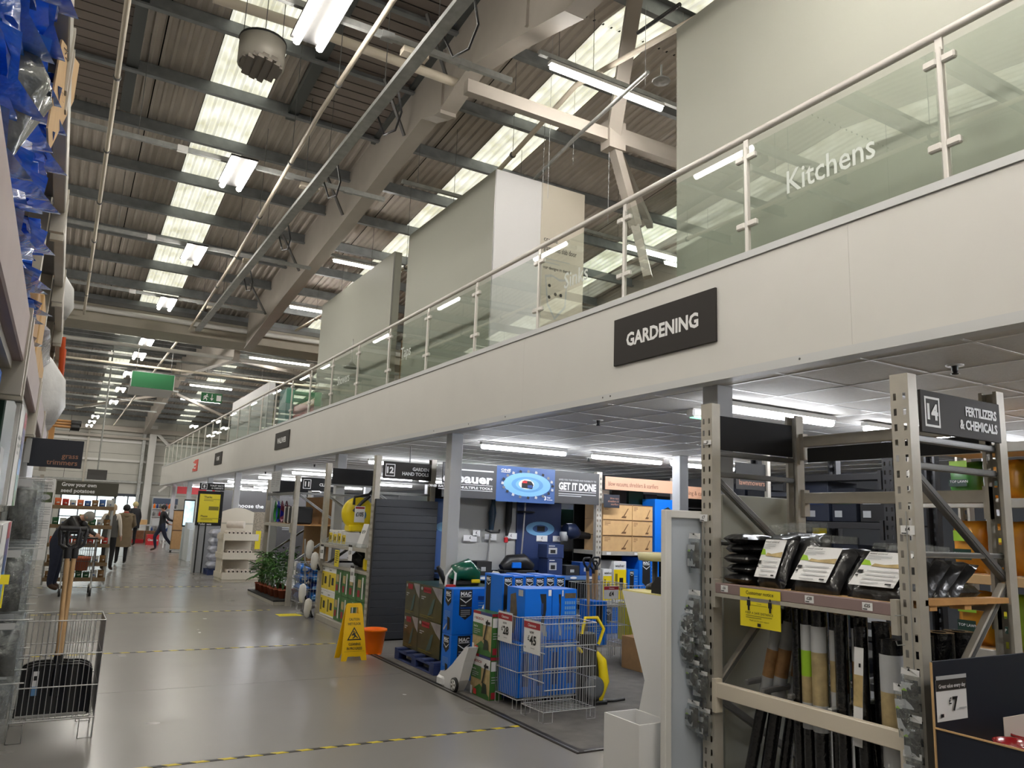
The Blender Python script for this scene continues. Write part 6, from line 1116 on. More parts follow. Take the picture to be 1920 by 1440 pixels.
b.part('shaft'); MB(t).tube([(.02,8.05,2.30),(.09,8.06,2.30)],.03,BLACK).tube([(.02,8.1,2.34),(.10,8.11,2.34)],.03,BLACK).part('tip'); MB(t).box(-.4,-.1,7.95,8.2,2.1,2.28,PINE).part('holder')
# goods below the shelf edge
def stripe(f, w, h):
    f.rect(0,0,w,h,PAPER)
    for k,m in enumerate((MAROON,mat('stripe_purple',(70,50,120),.4),BLUED,mat('stripe_blue',(40,120,190),.4),mat('stripe_teal',(40,120,110),.4),GREEN)): f.rect(w*.55,h*(1-(k+1)/6),w*.9,h*(1-k/6),m,False)
    f.k += 1; f.lines(w*.1,h*.7,w*.3,3,h*.08,h*.03,PAPERG)
lbox('black boxed hedge tool with blue ends on the left rack just below the shelf edge',1.75,2.35,1.591,1.93,BLACKM,-.165,.4,lambda f,w,h: (f.rect(0,h*.8,w,h,BLUE), f.rect(0,0,w,h*.2,BLUE,False)),'box','tool_box'); lbox('dark green tool box beside the black boxed tool on the left rack',2.6,3.1,1.591,1.93,DGREEN,-.16,.4,lambda f,w,h: f.rect(w*.1,h*.2,w*.4,h*.5,PAPERG),'box','tool_box')
lbox('white box with a rainbow stripe, upper one on the left rack',3.2,3.75,1.591,1.95,PAPER,-.15,.4,stripe,'box','tool_box'); lbox('white box with a rainbow stripe, lower one on the left rack',3.15,3.75,1.151,1.53,PAPER,-.15,.4,stripe,'box','tool_box'); lbox('silver machine box at the left edge below the green tool box',2.6,3.1,1.151,1.5,mat('silver_card',(170,174,178),.35,.2),-.16,.4,None,'box','tool_box'); lbox('dark box on the low level of the left rack',2.6,3.6,.651,1.05,BLACKM,-.18,.35,None,'box','tool_box'); lbox('grey bin on the lowest level of the left rack',2.6,3.7,.151,.55,STEELD,-.18,.35,None,'bin','stock_bin'); lbox('blue box low on the left rack by the wire basket',5.35,6.3,.151,.5,BLUED,-.17,.35,None,'box','tool_box')
for k in range(6):
    y = 5.3+.17*k; t = thing('tube_pack','tall grey plastic tube standing on the left rack under the grass trimmers sign, %s' % ordn[k],'tube',(-.24,y,1.591),0,'grey tubes on the left rack'); MB(t).tube([(-.22,y,1.592),(-.22,y,1.94)],.05,mat('tube_grey',(150,152,154),.3,0,.1,5),12).part('tube'); MB(t).tube([(-.22,y,1.94),(-.22,y,1.955)],.052,STEELD,12).part('cap')
k = 0
for y in (4.0,4.32,4.62,4.95):
    for z, h in ((1.42,.3),(1.12,.3),(.86,.26),(.62,.24)):
        t = thing('blister_bag','clear hanging bag of grey garden fittings on the left rack, %s peg, %s row' % (ordn[k//4] if k//4 else 'first', ('top','second','third','lowest')[k%4]),'bag',(-.12,y,z),0,'clear bags hanging on the left rack'); r2 = random.Random(k+300); c = Vector((-.15+.03*r2.random(),y,z+h*.45)); n = Vector((0,-1,0))
        MB(t).pillow(c,(0,0,h*.36),(.05,0,0),n*.04,mat('fittings_grey',(62,64,66),.3,.2,.5,16),7,6,.4,2.2,r2,.08).part('contents'); MB(t).pillow(c,(0,0,h*.5),(.075,0,.01),n*.075,POLY,8,6,.3,3,r2,.08).part('clear_bag'); MB(t).tube([(-.2,y,z+h*.97),(-.03,y,z+h*.97)],.003,CHROME,5).part('hook'); MB(t).box(c.x-.04,c.x+.03,y-.062,y-.06,z+h*.85,z+h*.95,PAPERG).part('card_header'); k += 1
p = X(5,1088,-.14); t = thing('shelf_ticket','yellow shelf ticket on a wire at the left edge','ticket',(-.14,p.y,p.z-.1)); MB(t).box(-.2,-.12,p.y,p.y+.002,p.z-.015,p.z+.02,YELP).part('ticket'); MB(t).tube([(-.135,p.y+.005,p.z),(-.135,p.y+.005,p.z-.1)],.003,YELP).part('stem')
# flag sign and plant information board at the end of the rack
t = thing('flag_sign','navy flag sign reading grass trimmers on the left rack','sign',(-.04,4.5,1.77)); MB(t).box(-.152,.082,4.5,4.508,1.785,1.925,NAVY,.008).part('board'); b = MB(t); f = Face(b,(-.152,4.4995,1.785),XR,XU); f.text('grass',.215,.048,.026,LETC,'R',.012); f.text('trimmers',.215,.014,.026,LETC,'R',.012); b.part('lettering'); MB(t).box(-.17,-.145,4.49,4.52,1.8,1.92,PAPERG).part('bracket')
a = Y(77,897,8.0); c = Y(104,905,8.0)
t = thing('info_board','white printed plant guide board with a photo on the end of the left rack','board',(-.05,8.02,c.z)); MB(t).box(-.17,c.x,8.0,8.015,1.12,a.z,PAPER,.002).part('board'); b = MB(t); f = Face(b,(-.165,7.9995,1.12),XR,XU); w_ = c.x+.17; f.text('Grow your own',.012,.64,.014,LETK,'L',.01,w_*.7); f.text('seed potatoes',.012,.615,.014,LETK,'L',.01,w_*.7); f.rect(.012,.50,w_-.012,.59,mat('photo_green',(84,96,66),.4,0,.5,30)); f.disc(w_/2,.545,w_*.3,.025,PAPERG); f.lines(.012,.46,w_*.8,5,.02,.006,PAPERG); f.lines(.012,.34,w_*.8,5,.02,.006,PAPERG); f.lines(.012,.2,w_*.8,4,.02,.006,PAPERG); b.part('print'); MB(t).box(-.16,-.13,8.015,8.04,0,1.86,STEEL).part('post')
# ------------------------------------------------------------------ wire basket with snow shovels in the aisle
BL = wire_basket('chrome wire basket holding black snow shovels in the left foreground',-.11,.405,6.45,6.95,.14,.80,None,.034)
b = MB(BL); b.box(-.1,.39,6.46,6.47,.13,.145,ALU); b.part('bottom_bar')
SHV = mat('shovel_black',(24,25,28),.32,0,.1,6)
def shovel(i, y, label, grip, foot):
    t = thing('snow_shovel', label, 'shovel', (.15,y,.15), 0, 'snow shovels in the left basket'); b = MB(t); vs = []; nx, nz = 15, 6; w = .22
    for j in range(nz):
        for k in range(nx):
            x = -1+2*k/(nx-1); h = j/(nz-1); rib = .012*(1 if k%4 in (1,2) else 0); vs.append((.145+w*x*(1-.08*(h-.5)), y+.03*abs(x)**2*-1-.05*(h-.4)**2-rib, .155+.335*h-(.03*(abs(x)**6) if j == nz-1 else 0)))
    F = [(j*nx+k,j*nx+k+1,(j+1)*nx+k+1,(j+1)*nx+k) for j in range(nz-1) for k in range(nx-1)]; b.add(vs,F,SHV,True); b.tube([vs[0],vs[nx*(nz-1)]],.006,SHV).tube([vs[nx-1],vs[nx*nz-1]],.006,SHV).tube([vs[nx*(nz-1)+k] for k in range(nx)],.008,SHV); b.part('blade')
    MB(t).box(-.075,.365,y-.045,y-.028,.147,.165,ALU,.002).part('metal_edge','bright metal edge')
    g = Vector(grip); f = Vector(foot); d = (g-f).normalized(); s = Vector((1,0,0)); MB(t).tube([f-d*.22,f],.03,SHV,8).tube([f-d*.02,f+d*.05],.024,SHV,8).part('socket'); MB(t).tube([f,g-d*.1],.0165,WOOD,10).part('shaft')
    b = MB(t); b.tube([g-d*.17,g-d*.09],.026,SPB,8); b.tube([g-d*.1-s*.01,g-d*.07-s*.055,g-s*.062+d*.03,g+d*.05-s*.055],.012,SPB,8); b.tube([g-d*.1+s*.01,g-d*.07+s*.055,g+s*.062+d*.03,g+d*.05+s*.055],.012,SPB,8); b.tube([g+d*.045-s*.062,g+d*.045+s*.062],.018,SPB,8); b.part('grip')
    return t
shovel(0,6.56,'front snow shovel with a wide ribbed black blade and white label in the left basket',(.105,6.6,1.39),(.135,6.56,.5))
shovel(1,6.66,'middle snow shovel nested behind the front one in the left basket',(.155,6.7,1.385),(.15,6.66,.5))
shovel(2,6.76,'rear snow shovel nested in the left basket',(.125,6.80,1.36),(.14,6.76,.5))
t = thing('product_tag','white and blue product tag stuck on the front snow shovel','tag',(.03,6.50,.3)); MB(t).box(.0,.034,6.486,6.488,.32,.46,PAPER).box(.0,.034,6.4855,6.486,.30,.36,LBLUE).box(.006,.028,6.4855,6.486,.40,.43,LETK).part('tag')
# ================================================================== PEOPLE
def person(label, loc, rz, pose, mats, scale=1.0, hair=None, extra=None, fat=1.12):
    """one skinned body; pose overrides joint positions (local metres, facing -Y); mats: skin, top, legs, shoe"""
    J = dict(pel=(0,0,.95), sp=(0,0,1.12), ch=(0,0,1.32), nk=(0,0,1.47), hd=(0,-.015,1.57), ht=(0,-.01,1.68))
    for s, n in ((-1,'l'),(1,'r')):
        J.update({n+'sh':(s*.17,0,1.41), n+'el':(s*.24,.02,1.14), n+'wr':(s*.25,-.06,.9), n+'pa':(s*.25,-.09,.83), n+'hp':(s*.09,0,.9), n+'kn':(s*.1,-.02,.5), n+'an':(s*.1,.02,.09), n+'to':(s*.11,-.15,.04)})
    J.update(pose); names = list(J)
    Rd = dict(pel=(.14,.115), sp=(.125,.1), ch=(.15,.11), nk=(.055,.055), hd=(.085,.1), ht=(.06,.07))
    for n in 'lr': Rd.update({n+'sh':(.065,.065), n+'el':(.045,.045), n+'wr':(.03,.03), n+'pa':(.038,.02), n+'hp':(.095,.095), n+'kn':(.06,.06), n+'an':(.042,.042), n+'to':(.04,.032)})
    E = [('pel','sp','t'),('sp','ch','t'),('ch','nk','t'),('nk','hd','s'),('hd','ht','s')]
    for n in 'lr': E += [('ch',n+'sh','t'),(n+'sh',n+'el','t'),(n+'el',n+'wr','t'),(n+'wr',n+'pa','s'),('pel',n+'hp','l'),(n+'hp',n+'kn','l'),(n+'kn',n+'an','l'),(n+'an',n+'to','f')]
    for n in 'lr':
        p = Vector(J[n+'pa']); d = (p-Vector(J[n+'wr'])).normalized(); sd = d.cross(Vector((1,0,0))).normalized()
        for k in range(4): nm = n+'f%d' % k; J[nm] = p+d*(.085-.008*abs(k-1.5))+sd*(.017*(k-1.5)); Rd[nm] = (.008,.008); names.append(nm); E.append((n+'pa',nm,'s'))
        nm = n+'th'; J[nm] = Vector(J[n+'wr'])+d*.06+sd*.05; Rd[nm] = (.009,.009); names.append(nm); E.append((n+'wr',nm,'s'))
    me = bpy.data.meshes.new('body'); me.from_pydata([tuple(Vector(J[n])*scale) for n in names], [(names.index(a),names.index(b)) for a,b,_ in E], []); ob = bpy.data.objects.new('body_tmp', me); COL.objects.link(ob)
    sk = ob.modifiers.new('s','SKIN'); sk.use_smooth_shade = True
    for i, n in enumerate(names): v = me.skin_vertices[0].data[i]; v.radius = tuple(r*scale*(1 if n in ('hd','ht','nk') or len(n) == 3 and n[1] in 'ft' else fat) for r in Rd[n]); v.use_root = n == 'pel'
    su = ob.modifiers.new('u','SUBSURF'); su.levels = 1; su.render_levels = 1
    dg = bpy.context.evaluated_depsgraph_get(); bm_ = bpy.data.meshes.new_from_object(ob.evaluated_get(dg)); bpy.data.objects.remove(ob)
    bm_.materials.clear(); order = {'s':0,'t':1,'l':2,'f':3}
    for m in mats: bm_.materials.append(m)
    segs = [(Vector(J[a])*scale, Vector(J[b])*scale, order[c]) for a,b,c in E]
    for p in bm_.polygons:
        best = (9,0); c = p.center
        for a, b_, k in segs:
            d = b_-a; tt = max(0,min(1,(c-a).dot(d)/max(1e-9,d.length_squared))); q = (c-(a+d*tt)).length
            if q < best[0]: best = (q,k)
        p.material_index = best[1]; p.use_smooth = True
    t = thing('person', label, 'person', loc, rz); o = bpy.data.objects.new('body', bm_); COL.objects.link(o); o.parent = t
    H = Vector(J['hd'])*scale; up = (Vector(J['ht'])-Vector(J['hd'])).normalized()
    b = MB(t, True); c = H+up*.02; b.ball(c+Vector((0,-.095,-.02)),.014,.02,.022,mats[0],8,6); 
    for s in (-1,1): b.ball(c+Vector((s*.088,0,-.01)),.012,.02,.03,mats[0],8,6)
    b.part('ears_and_nose'); b = MB(t, True)
    for s in (-1,1): b.ball(c+Vector((s*.03,-.088,.015)),.012,.008,.009,BLACKM,8,6)
    b.part('eyes')
    if hair:
        m, rx, dz, long_ = hair; b = MB(t, True); b.ball(H+up*.05+Vector((0,.018,dz)),rx,rx*1.05,rx*1.02,m,14,10)
        if long_: b.tube([H+up*.06+Vector((0,.04,0)),H+Vector((0,.07,-.08)),H+Vector((0,.06,-.08-long_))],[rx*.8,rx*.85,rx*.5],m,12)
        b.part('hair')
    if extra: extra(t, J, scale)
    return t
JEAN = mat('denim_navy',(34,40,60),.8,0,.15,20); LEATH = mat('black_jacket',(26,25,26),.35,0,.2,14,.3,20); SHOE = mat('brown_shoe',(70,48,34),.6); BOOT = mat('dark_boot',(52,50,46),.5); TROU = mat('black_trouser',(22,22,24),.8); TAUPE = mat('taupe_coat',(122,106,82),.85,0,.08,10); HAIRD = mat('hair_dark',(28,24,22),.6); HAIRB = mat('hair_blond',(176,150,116),.6); CREAMK = mat('cream_knit',(214,204,190),.85); GILET = mat('grey_gilet',(72,70,66),.7); BEIGEH = mat('beige_beanie',(206,190,140),.85); BLKC = mat('black_coat',(24,24,28),.7)
# customer bending over a trolley
person('person in a black jacket and dark jeans bending over a trolley beside the potato stand',(.10,17.45,0),math.radians(70),dict(sp=(0,-.1,1.1),ch=(0,-.24,1.25),nk=(0,-.36,1.34),hd=(0,-.46,1.37),ht=(0,-.56,1.39),lsh=(-.17,-.24,1.31),rsh=(.17,-.24,1.31),lel=(-.24,-.42,1.12),rel=(.24,-.42,1.12),lwr=(-.2,-.6,1.0),rwr=(.2,-.6,1.0),lpa=(-.19,-.67,.98),rpa=(.19,-.67,.98)),(SKIN,LEATH,JEAN,SHOE),1.02,(mat('hair_grey',(150,146,140),.7),.1,.0,0),None,1.4)
# woman in a long taupe coat seen from behind
def coat(t, J, s):
    b = MB(t, True); n = 20; prof = [(.5,.235,.17),(.75,.225,.165),(.98,.205,.155),(1.15,.19,.145),(1.3,.205,.145),(1.4,.19,.13),(1.47,.09,.09)]; vs = []
    for z, rx, ry in prof:
        for k in range(n): a = 6.2832*k/n; vs.append((rx*math.cos(a)*s,(ry*math.sin(a)+.01)*s,(z+.006*math.sin(3*a))*s))
    b.add(vs,[(i*n+k,i*n+(k+1)%n,(i+1)*n+(k+1)%n,(i+1)*n+k) for i in range(len(prof)-1) for k in range(n)],TAUPE,True).part('coat')
    b = MB(t, True); b.lathe((0,.03*s,1.43*s),[(.07*s,.05*s),(.11*s,.03*s),(.13*s,-.03*s),(.12*s,-.08*s),(.06*s,-.06*s)],TAUPE,16).part('hood'); MB(t,True).lathe((0,.0,1.485*s),[(.065*s,.02*s),(.078*s,0),(.075*s,-.02*s)],RED,14).part('red_collar')
    b = MB(t, True)
    for side in ('l','r'): b.tube([Vector(J[side+'sh'])*s,Vector(J[side+'el'])*s,Vector(J[side+'wr'])*s],[.085*s,.07*s,.055*s],TAUPE,12)
    b.part('sleeve')
person('person with dark hair in a long taupe coat, seen from behind in the aisle',(1.76,25.2,0),math.radians(185),dict(lel=(-.26,-.05,1.13),lwr=(-.2,-.25,1.05),lpa=(-.17,-.32,1.04),rel=(.27,0,1.12),rwr=(.25,-.18,1.0),rpa=(.23,-.25,.98),rkn=(.11,-.06,.5),ran=(.12,.0,.1),rto=(.12,-.16,.04)),(SKIN,TAUPE,TROU,BOOT),.985,(HAIRD,.102,.0,0),coat)
def gilet(t, J, s):
    b = MB(t, True); n = 16; prof = [(.86,.2,.15),(1.05,.185,.14),(1.25,.195,.145),(1.4,.17,.12),(1.47,.08,.08)]; vs = []
    for z, rx, ry in prof:
        for k in range(n): a = 6.2832*k/n; vs.append((rx*math.cos(a)*s,ry*math.sin(a)*s,z*s))
    b.add(vs,[(i*n+k,i*n+(k+1)%n,(i+1)*n+(k+1)%n,(i+1)*n+k) for i in range(len(prof)-1) for k in range(n)],GILET,True).part('gilet')
person('person with long blond hair in a grey gilet and cream sleeves beside the potato stand',(1.26,22.6,0),math.radians(160),dict(rel=(.27,.0,1.16),rwr=(.3,-.1,.98),rpa=(.3,-.14,.92)),(SKIN,CREAMK,TROU,SHOE),.98,(HAIRB,.105,0,.2),gilet)
def blackcoat(t, J, s):
    b = MB(t, True); n = 16; prof = [(.7,.24,.18),(.95,.23,.17),(1.2,.22,.16),(1.38,.2,.14),(1.48,.09,.09)]; vs = []
    for z, rx, ry in prof:
        for k in range(n): a = 6.2832*k/n; vs.append((rx*math.cos(a)*s,ry*math.sin(a)*s,z*s))
    b.add(vs,[(i*n+k,i*n+(k+1)%n,(i+1)*n+(k+1)%n,(i+1)*n+k) for i in range(len(prof)-1) for k in range(n)],BLKC,True).part('coat')
person('person in a black coat and beige beanie standing at the far table by the doors',(2.92,37.2,0),math.radians(200),{},(SKIN,BLKC,TROU,SHOE),1.08,(BEIGEH,.118,.015,0),blackcoat)
person('man in black jacket and jeans walking left, carrying a tall brown carton',(3.56,32.6,0),math.radians(-82),dict(sp=(0,.0,1.12),lkn=(-.1,-.2,.55),lan=(-.1,-.12,.12),lto=(-.1,-.3,.06),rkn=(.1,.14,.52),ran=(.1,.46,.16),rto=(.1,.36,.04),lel=(-.25,.1,1.16),lwr=(-.2,.26,1.02),lpa=(-.19,.33,1.0),rel=(.25,.14,1.18),rwr=(.2,.34,1.12),rpa=(.18,.41,1.12)),(SKIN,BLKC,JEAN,SHOE),1.03,(HAIRD,.104,.0,0))
t = thing('carried_carton','tall brown flat carton carried upright by the walking man','carton',(4.07,32.4,.12)); MB(t).box(3.90,4.26,32.3,32.5,.12,1.58,CARD,.004).part('carton'); MB(t).box(3.90,4.26,32.29,32.3,.80,.84,mat('brown_tape',(90,64,44),.4)).part('tape_band'); MB(t).box(3.895,4.27,32.28,32.52,1.56,1.6,BLACKM).part('top_edge')
t = thing('flat_trolley','flat grey trolley under the tall brown carton','trolley',(4.1,32.4,0)); MB(t).box(3.85,4.5,32.2,32.6,.08,.119,GALV).part('deck'); b = MB(t)
for x in (3.92,4.42):
    for y in (32.26,32.54): b.lathe((x,y,.04),[(0,-.015),(.04,-.015),(.04,.015),(0,.015)],BLACK,12,'x')
b.part('wheels')
# ================================================================== SEED POTATO STAND AND FAR AISLE
YS = 18.0
R = thing('potato_stand','shelf stand of bagged seed potatoes under a Grow your own seed potatoes sign','stand',(.5,YS+.25,0))
xl, xr = -.08, 1.02
sg = MB(R).box(xl+.02,Y(223,909,YS).x,YS-.02,YS,Y(107,927,YS).z-.0,Y(107,901,YS).z,mat('olive_sign',(70,68,56),.5),.003).part('header_sign'); z0 = Y(107,927,YS).z; b = MB(R); f = Face(b,(xl+.02,YS-.0205,z0),XR,XU); f.text('Grow your own',.09,.175,.075,LET,'L',.03,.62); f.text('seed potatoes',.09,.055,.075,LET,'L',.03,.60); b.part('lettering',root=sg)
for x in (xl, xr-.02):
    for y in (YS, YS+.5): MB(R).beam((x,y,.05),(x,y,1.78),.035,.035,GALV).part('post')
SHZ = [Y(215,952,YS).z, Y(212,987,YS).z, Y(210,1021,YS).z, Y(207,1056,YS).z, Y(204,1084,YS).z]
for z in SHZ: MB(R).box(xl,xr,YS-.01,YS+.52,z-.055,z-.03,GALV).part('shelf'); MB(R).box(xl,xr,YS-.03,YS-.01,z-.06,z+.015,mat('shelf_brown',(128,106,78),.6,0,.12,9),.002).part('shelf_edge')
PB = [mat('net_brown',(140,104,62),.7,0,.3,24),mat('net_orange',(226,110,60),.6,0,.2,14),mat('bag_white_p',(224,222,214),.4,0,.1,10),mat('bag_pblue',(60,104,170),.4,0,.2,10),mat('net_yellow',(206,160,70),.6,0,.25,18),mat('bag_pgreen',(40,96,60),.4,0,.3,12),mat('bag_pred',(196,52,40),.5,0,.2,12)]
k = 0
for si, z in enumerate(SHZ):
    for i in range(8):
        x = xl+.09+.132*i; m = PB[[1,6,2,1,3,0,3,2][i] if si == 0 else [5,2,5,0,2,5,2,0][i] if si == 1 else [1,6,6,1,2,6,0,6][i] if si == 2 else [0,5,2,0,5,5,2,0][i]]; t = thing('potato_bag','bag of seed potatoes on the potato stand, %s shelf, place %s from the left' % (('top','second','third','fourth','lowest')[si],('one','two','three','four','five','six','seven','eight')[i]),'bag',(x,YS+.15,z-.029),0,'seed potato bags on the stand'); r2 = random.Random(k*3+2); hgt = .07+.02*r2.random(); b = MB(t)
        b.pillow((x,YS+.14,z-.025+hgt),(0,0,hgt*1.05),(.06,0,0),(0,.075,.0),m,8,6,.25,2.5,r2,.22).part('bag'); b = MB(t); b.pillow((x,YS+.135,z+hgt*.7),(0,0,hgt*.32),(.05,0,0),(0,.076,0),PB[2] if m is not PB[2] else PB[3],5,5,.05,3,r2,.02); b.part('printed_band'); k += 1
t = thing('green_sack','yellow poster leaning between potato shelves','poster',(.62,YS+.45,SHZ[1])); MB(t).box(.42,.68,YS+.45,YS+.46,SHZ[1]-.02,SHZ[1]+.22,YELP).part('sheet'); b = MB(t); Face(b,(.42,YS+.4495,SHZ[1]),XR,XU).rect(.05,.03,.2,.06,LETK); b.part('print')
# customer trolley
t = thing('shopping_trolley','grey wire shopping trolley holding a terracotta pot by the potato stand','trolley',(.5,16.5,0)); b = MB(t); r = .008
x0,x1,y0,y1 = .2,.72,16.2,17.0; WM = mat('trolley_wire',(96,98,100),.4,.6)
for zz, m in ((.42,0),(.62,0),(.82,0),(.95,0)): b.tube([(x0,y0,zz),(x1,y0,zz),(x1,y1,zz+.05),(x0,y1,zz+.05),(x0,y0,zz)],r*.6,WM,5)
for k in range(15): x = x0+(x1-x0)*k/14; b.tube([(x,y0,.42),(x,y0,.95)],r*.35,WM,4,False).tube([(x,y1,.42),(x,y1,.98)],r*.35,WM,4,False).tube([(x,y0,.42),(x,y1,.42)],r*.35,WM,4,False)
for k in range(18): y = y0+(y1-y0)*k/17; b.tube([(x0,y,.42),(x0,y,.97)],r*.35,WM,4,False).tube([(x1,y,.42),(x1,y,.97)],r*.35,WM,4,False)
b.part('wire_basket', stuff=True)
for x in (x0+.02,x1-.02):
    MB(t).tube([(x,y0+.05,.14),(x,y0+.1,.42),(x,y0+.02,1.02)],.014,ALU).tube([(x,y0+.05,.16),(x,y1-.08,.16)],.014,ALU).part('frame_rail')
    for y in (y0+.06,y1-.1): MB(t).lathe((x,y,.06),[(0,-.018),(.06,-.018),(.06,.018),(0,.018)],BLACK,14,'x').part('wheel'); MB(t).box(x-.02,x+.02,y-.02,y+.02,.06,.15,STEELD).part('castor')
MB(t).tube([(x0,y0,1.03),(x1,y0,1.03)],.018,BLACK).part('handle_bar')
t2 = thing('flower_pot','terracotta flower pot in the shopping trolley','pot',(.52,16.6,.43)); MB(t2).lathe((.52,16.6,.432),[(0,0),(.1,0),(.13,.2),(.15,.2),(.15,.25),(.13,.25),(.12,.2),(0,.19)],mat('pot_orange',(176,92,60),.7),18).part('pot')
t2 = thing('white_bucket','white plastic tub in the shopping trolley under the terracotta pot','tub',(.36,16.75,.43)); MB(t2).box(.26,.42,16.65,16.85,.432,.62,PAPER,.01).part('tub'); MB(t2).box(.30,.38,16.645,16.65,.46,.56,LIME).part('label')
# far tables, clearance boxes, shelving by the doors
t = thing('clearance_bin','red Clearance box on the floor in the far aisle','box',(4.0,38.6,0)); a = Y(274,1024,38.5); c = Y(299,1003,38.5); MB(t).box(a.x,c.x,38.5,39.1,0,c.z,mat('clear_red',(206,32,40),.5),.004).part('box'); b = MB(t); f = Face(b,(a.x,38.499,0),XR,XU); f.text('Clearance',(c.x-a.x)/2,c.z*.4,c.z*.22,LET,'C',.03,(c.x-a.x)*.85); b.part('lettering')
t = thing('trestle_table','long white-legged table with sale goods in the far aisle','table',(3.3,40,0)); MB(t).box(2.2,4.6,39.6,40.5,.82,.86,PAPERG).part('top')
for x in (2.6,4.2): MB(t).beam((x-.2,39.7,.0),(x+.1,39.7,.82),.05,.05,WHITE).part('leg'); MB(t).beam((x+.25,40.4,.0),(x-.1,40.4,.82),.05,.05,WHITE).part('leg')
for i,(x,w,h,m) in enumerate(((2.5,.3,.14,YELP),(2.95,.35,.1,PAPER),(3.4,.3,.22,CARDL),(3.9,.35,.3,PAPERG))): carton('sale_goods',('yellow','flat white','brown','grey')[i]+' sale carton on the far table','carton',x,x+w,39.8,40.2,.861,.861+h,m)
for i in range(4): carton('wooden_crate','brown wooden crate stacked under the far table, number %s' % ('one','two','three','four')[i],'crate',2.3+.5*i,2.75+.5*i,41.2,41.7,0,.55,mat('crate_brown',(120,84,56),.7,0,.2,8)); 
t = thing('red_plinth','low red plinth under the far table','plinth',(3.1,40,0)); MB(t).box(2.2,3.7,40.55,41.1,0,.16,mat('clear_red')).part('body')
t = thing('bottle_shelf','white shelf of small bottles by the far doors','shelving',(4.9,44.6,0)); MB(t).box(4.3,5.5,44.6,45.0,0,2.2,mat('shelf_white_dim',(200,200,204),.5),.004).part('carcass')
for zz in (.4,.8,1.2,1.6): MB(t).box(4.28,5.52,44.4,44.6,zz,zz+.03,PAPER).part('shelf')
b = MB(t); f = Face(b,(4.3,44.59,1.85),XR,XU); f.rect(0,0,1.2,.3,mat('header_slate',(70,84,110),.5)); b.part('header')
k = 0
for zz in (.43,.83,1.23,1.63):
    for i in range(8): tag = MB().lathe((4.38+.145*i,44.48,zz),[(0,0),(.05,0),(.05,.16),(.02,.2),(.02,.25),(0,.25)],[BLUED,PAPERG,ORANGE,STEELD,RED][(k*3)%5],8).top('bottle','small bottle on the far white shelf, %s row, place %s from the left' % (('lowest','second','third','top')[k//8],('one','two','three','four','five','six','seven','eight')[k%8]),'bottle','bottles on the far shelf'); k += 1
t = thing('step_ladder','white A-frame ladder standing at the deck end column','ladder',(4.2,36.2,0)); b = MB(t)
for x in (0,.4): MB(t).beam((4.05+x,36.0,0),(4.1+x*.8,36.2,1.5),.05,.03,WHITE).part('rail')
for k in range(6): MB(t).beam((4.05+.01*k,36.02+.03*k,.2+.22*k),(4.45-.01*k,36.02+.03*k,.2+.22*k),.03,.05,PAPERG).part('rung')
# ------------------------------------------------------------------ right side of the far aisle: cream roll stand, toilet seat stand, dark info wall
CRW = mat('cream_laminate',(222,214,198),.5); IVR = mat('ivory_roll',(226,216,204),.6,0,.06,20)
t = thing('roll_stand','cream tiered display stand of rolled lining with an arched back panel','stand',(3.85,19.6,0)); yb = 20.0
n = 12; arch = [(3.5,yb,0),(4.25,yb,0),(4.25,yb,1.6)]+[(4.25-.75*k/n,yb,1.6+.10*math.sin(math.pi*k/n)) for k in range(1,n)]+[(3.5,yb,1.6)]; MB(t).prism(arch,(0,.03,0),CRW).part('back_panel'); MB(t).box(3.5,4.25,yb-.012,yb,1.30,1.34,mat('cream_line',(190,184,170),.5)).part('back_trim')
MB(t).box(3.45,4.28,19.02,20.0,0,.06,CRW,.004).part('base'); MB(t).box(3.46,3.49,19.3,20.0,.06,1.1,CRW).part('side_panel')
for i,(z,y0) in enumerate(((.08,19.02),(.52,19.2),(.95,19.4))):
    MB(t).box(3.45,4.28,y0,yb-.01,z,z+.02,CRW).part('tray'); MB(t).box(3.45,4.28,y0-.015,y0,z-.02,z+.14,CRW,.004).part('tray_front'); MB(t).box(3.43,3.45,y0,yb-.01,z,z+.12,CRW).part('tray_side')
k = 0
for i,(z,y0) in enumerate(((.10,19.02),(.54,19.2),(.97,19.4))):
    for row in range(2):
        for j in range(8-row*2):
            x = 3.52+.095*j+row*.09; zz = z+.048+row*.088; r_ = thing('lining_roll','ivory roll in the cream stand, %s tray, %s layer, place %s from the left' % (('lowest','middle','top')[i],('bottom','upper')[row],('one','two','three','four','five','six','seven','eight')[j]),'roll',(x,y0+.3,zz-.045),0,'ivory rolls in the cream stand'); MB(r_).tube([(x,y0+.06,zz),(x,y0+.5,zz)],.045,IVR,12).part('roll'); MB(r_).lathe((x,y0+.058,zz),[(0,0),(.022,0)],mat('roll_hole',(60,52,46),.8),10,'y').part('core'); k += 1
t = thing('big_roll','thick pale roll lying on top of the cream stand trays','roll',(3.7,19.7,1.25)); MB(t).tube([(3.6,19.75,1.30),(3.95,19.55,1.30)],.085,IVR,16).part('roll')
t = thing('tile_samples','narrow grey mosaic sample board with a yellow card behind the cream stand','board',(4.45,20.3,0)); MB(t).box(4.28,4.75,20.3,20.34,.4,1.62,mat('mosaic',(150,140,124),.5,0,.4,30)).part('board'); b = MB(t); Face(b,(4.28,20.299,.4),XR,XU).rect(.12,.3,.25,.75,YELP); b.part('yellow_card'); MB(t).box(4.28,4.75,20.3,20.34,0,.4,STEEL).part('leg_panel')
a = Y(375,905,22.0); c = Y(421,911,22.0)
t = thing('seat_display','white toilet seat display with a number 8 sign and a yellow poster','display',(3.6,22.1,0)); x0 = a.x; x1 = c.x
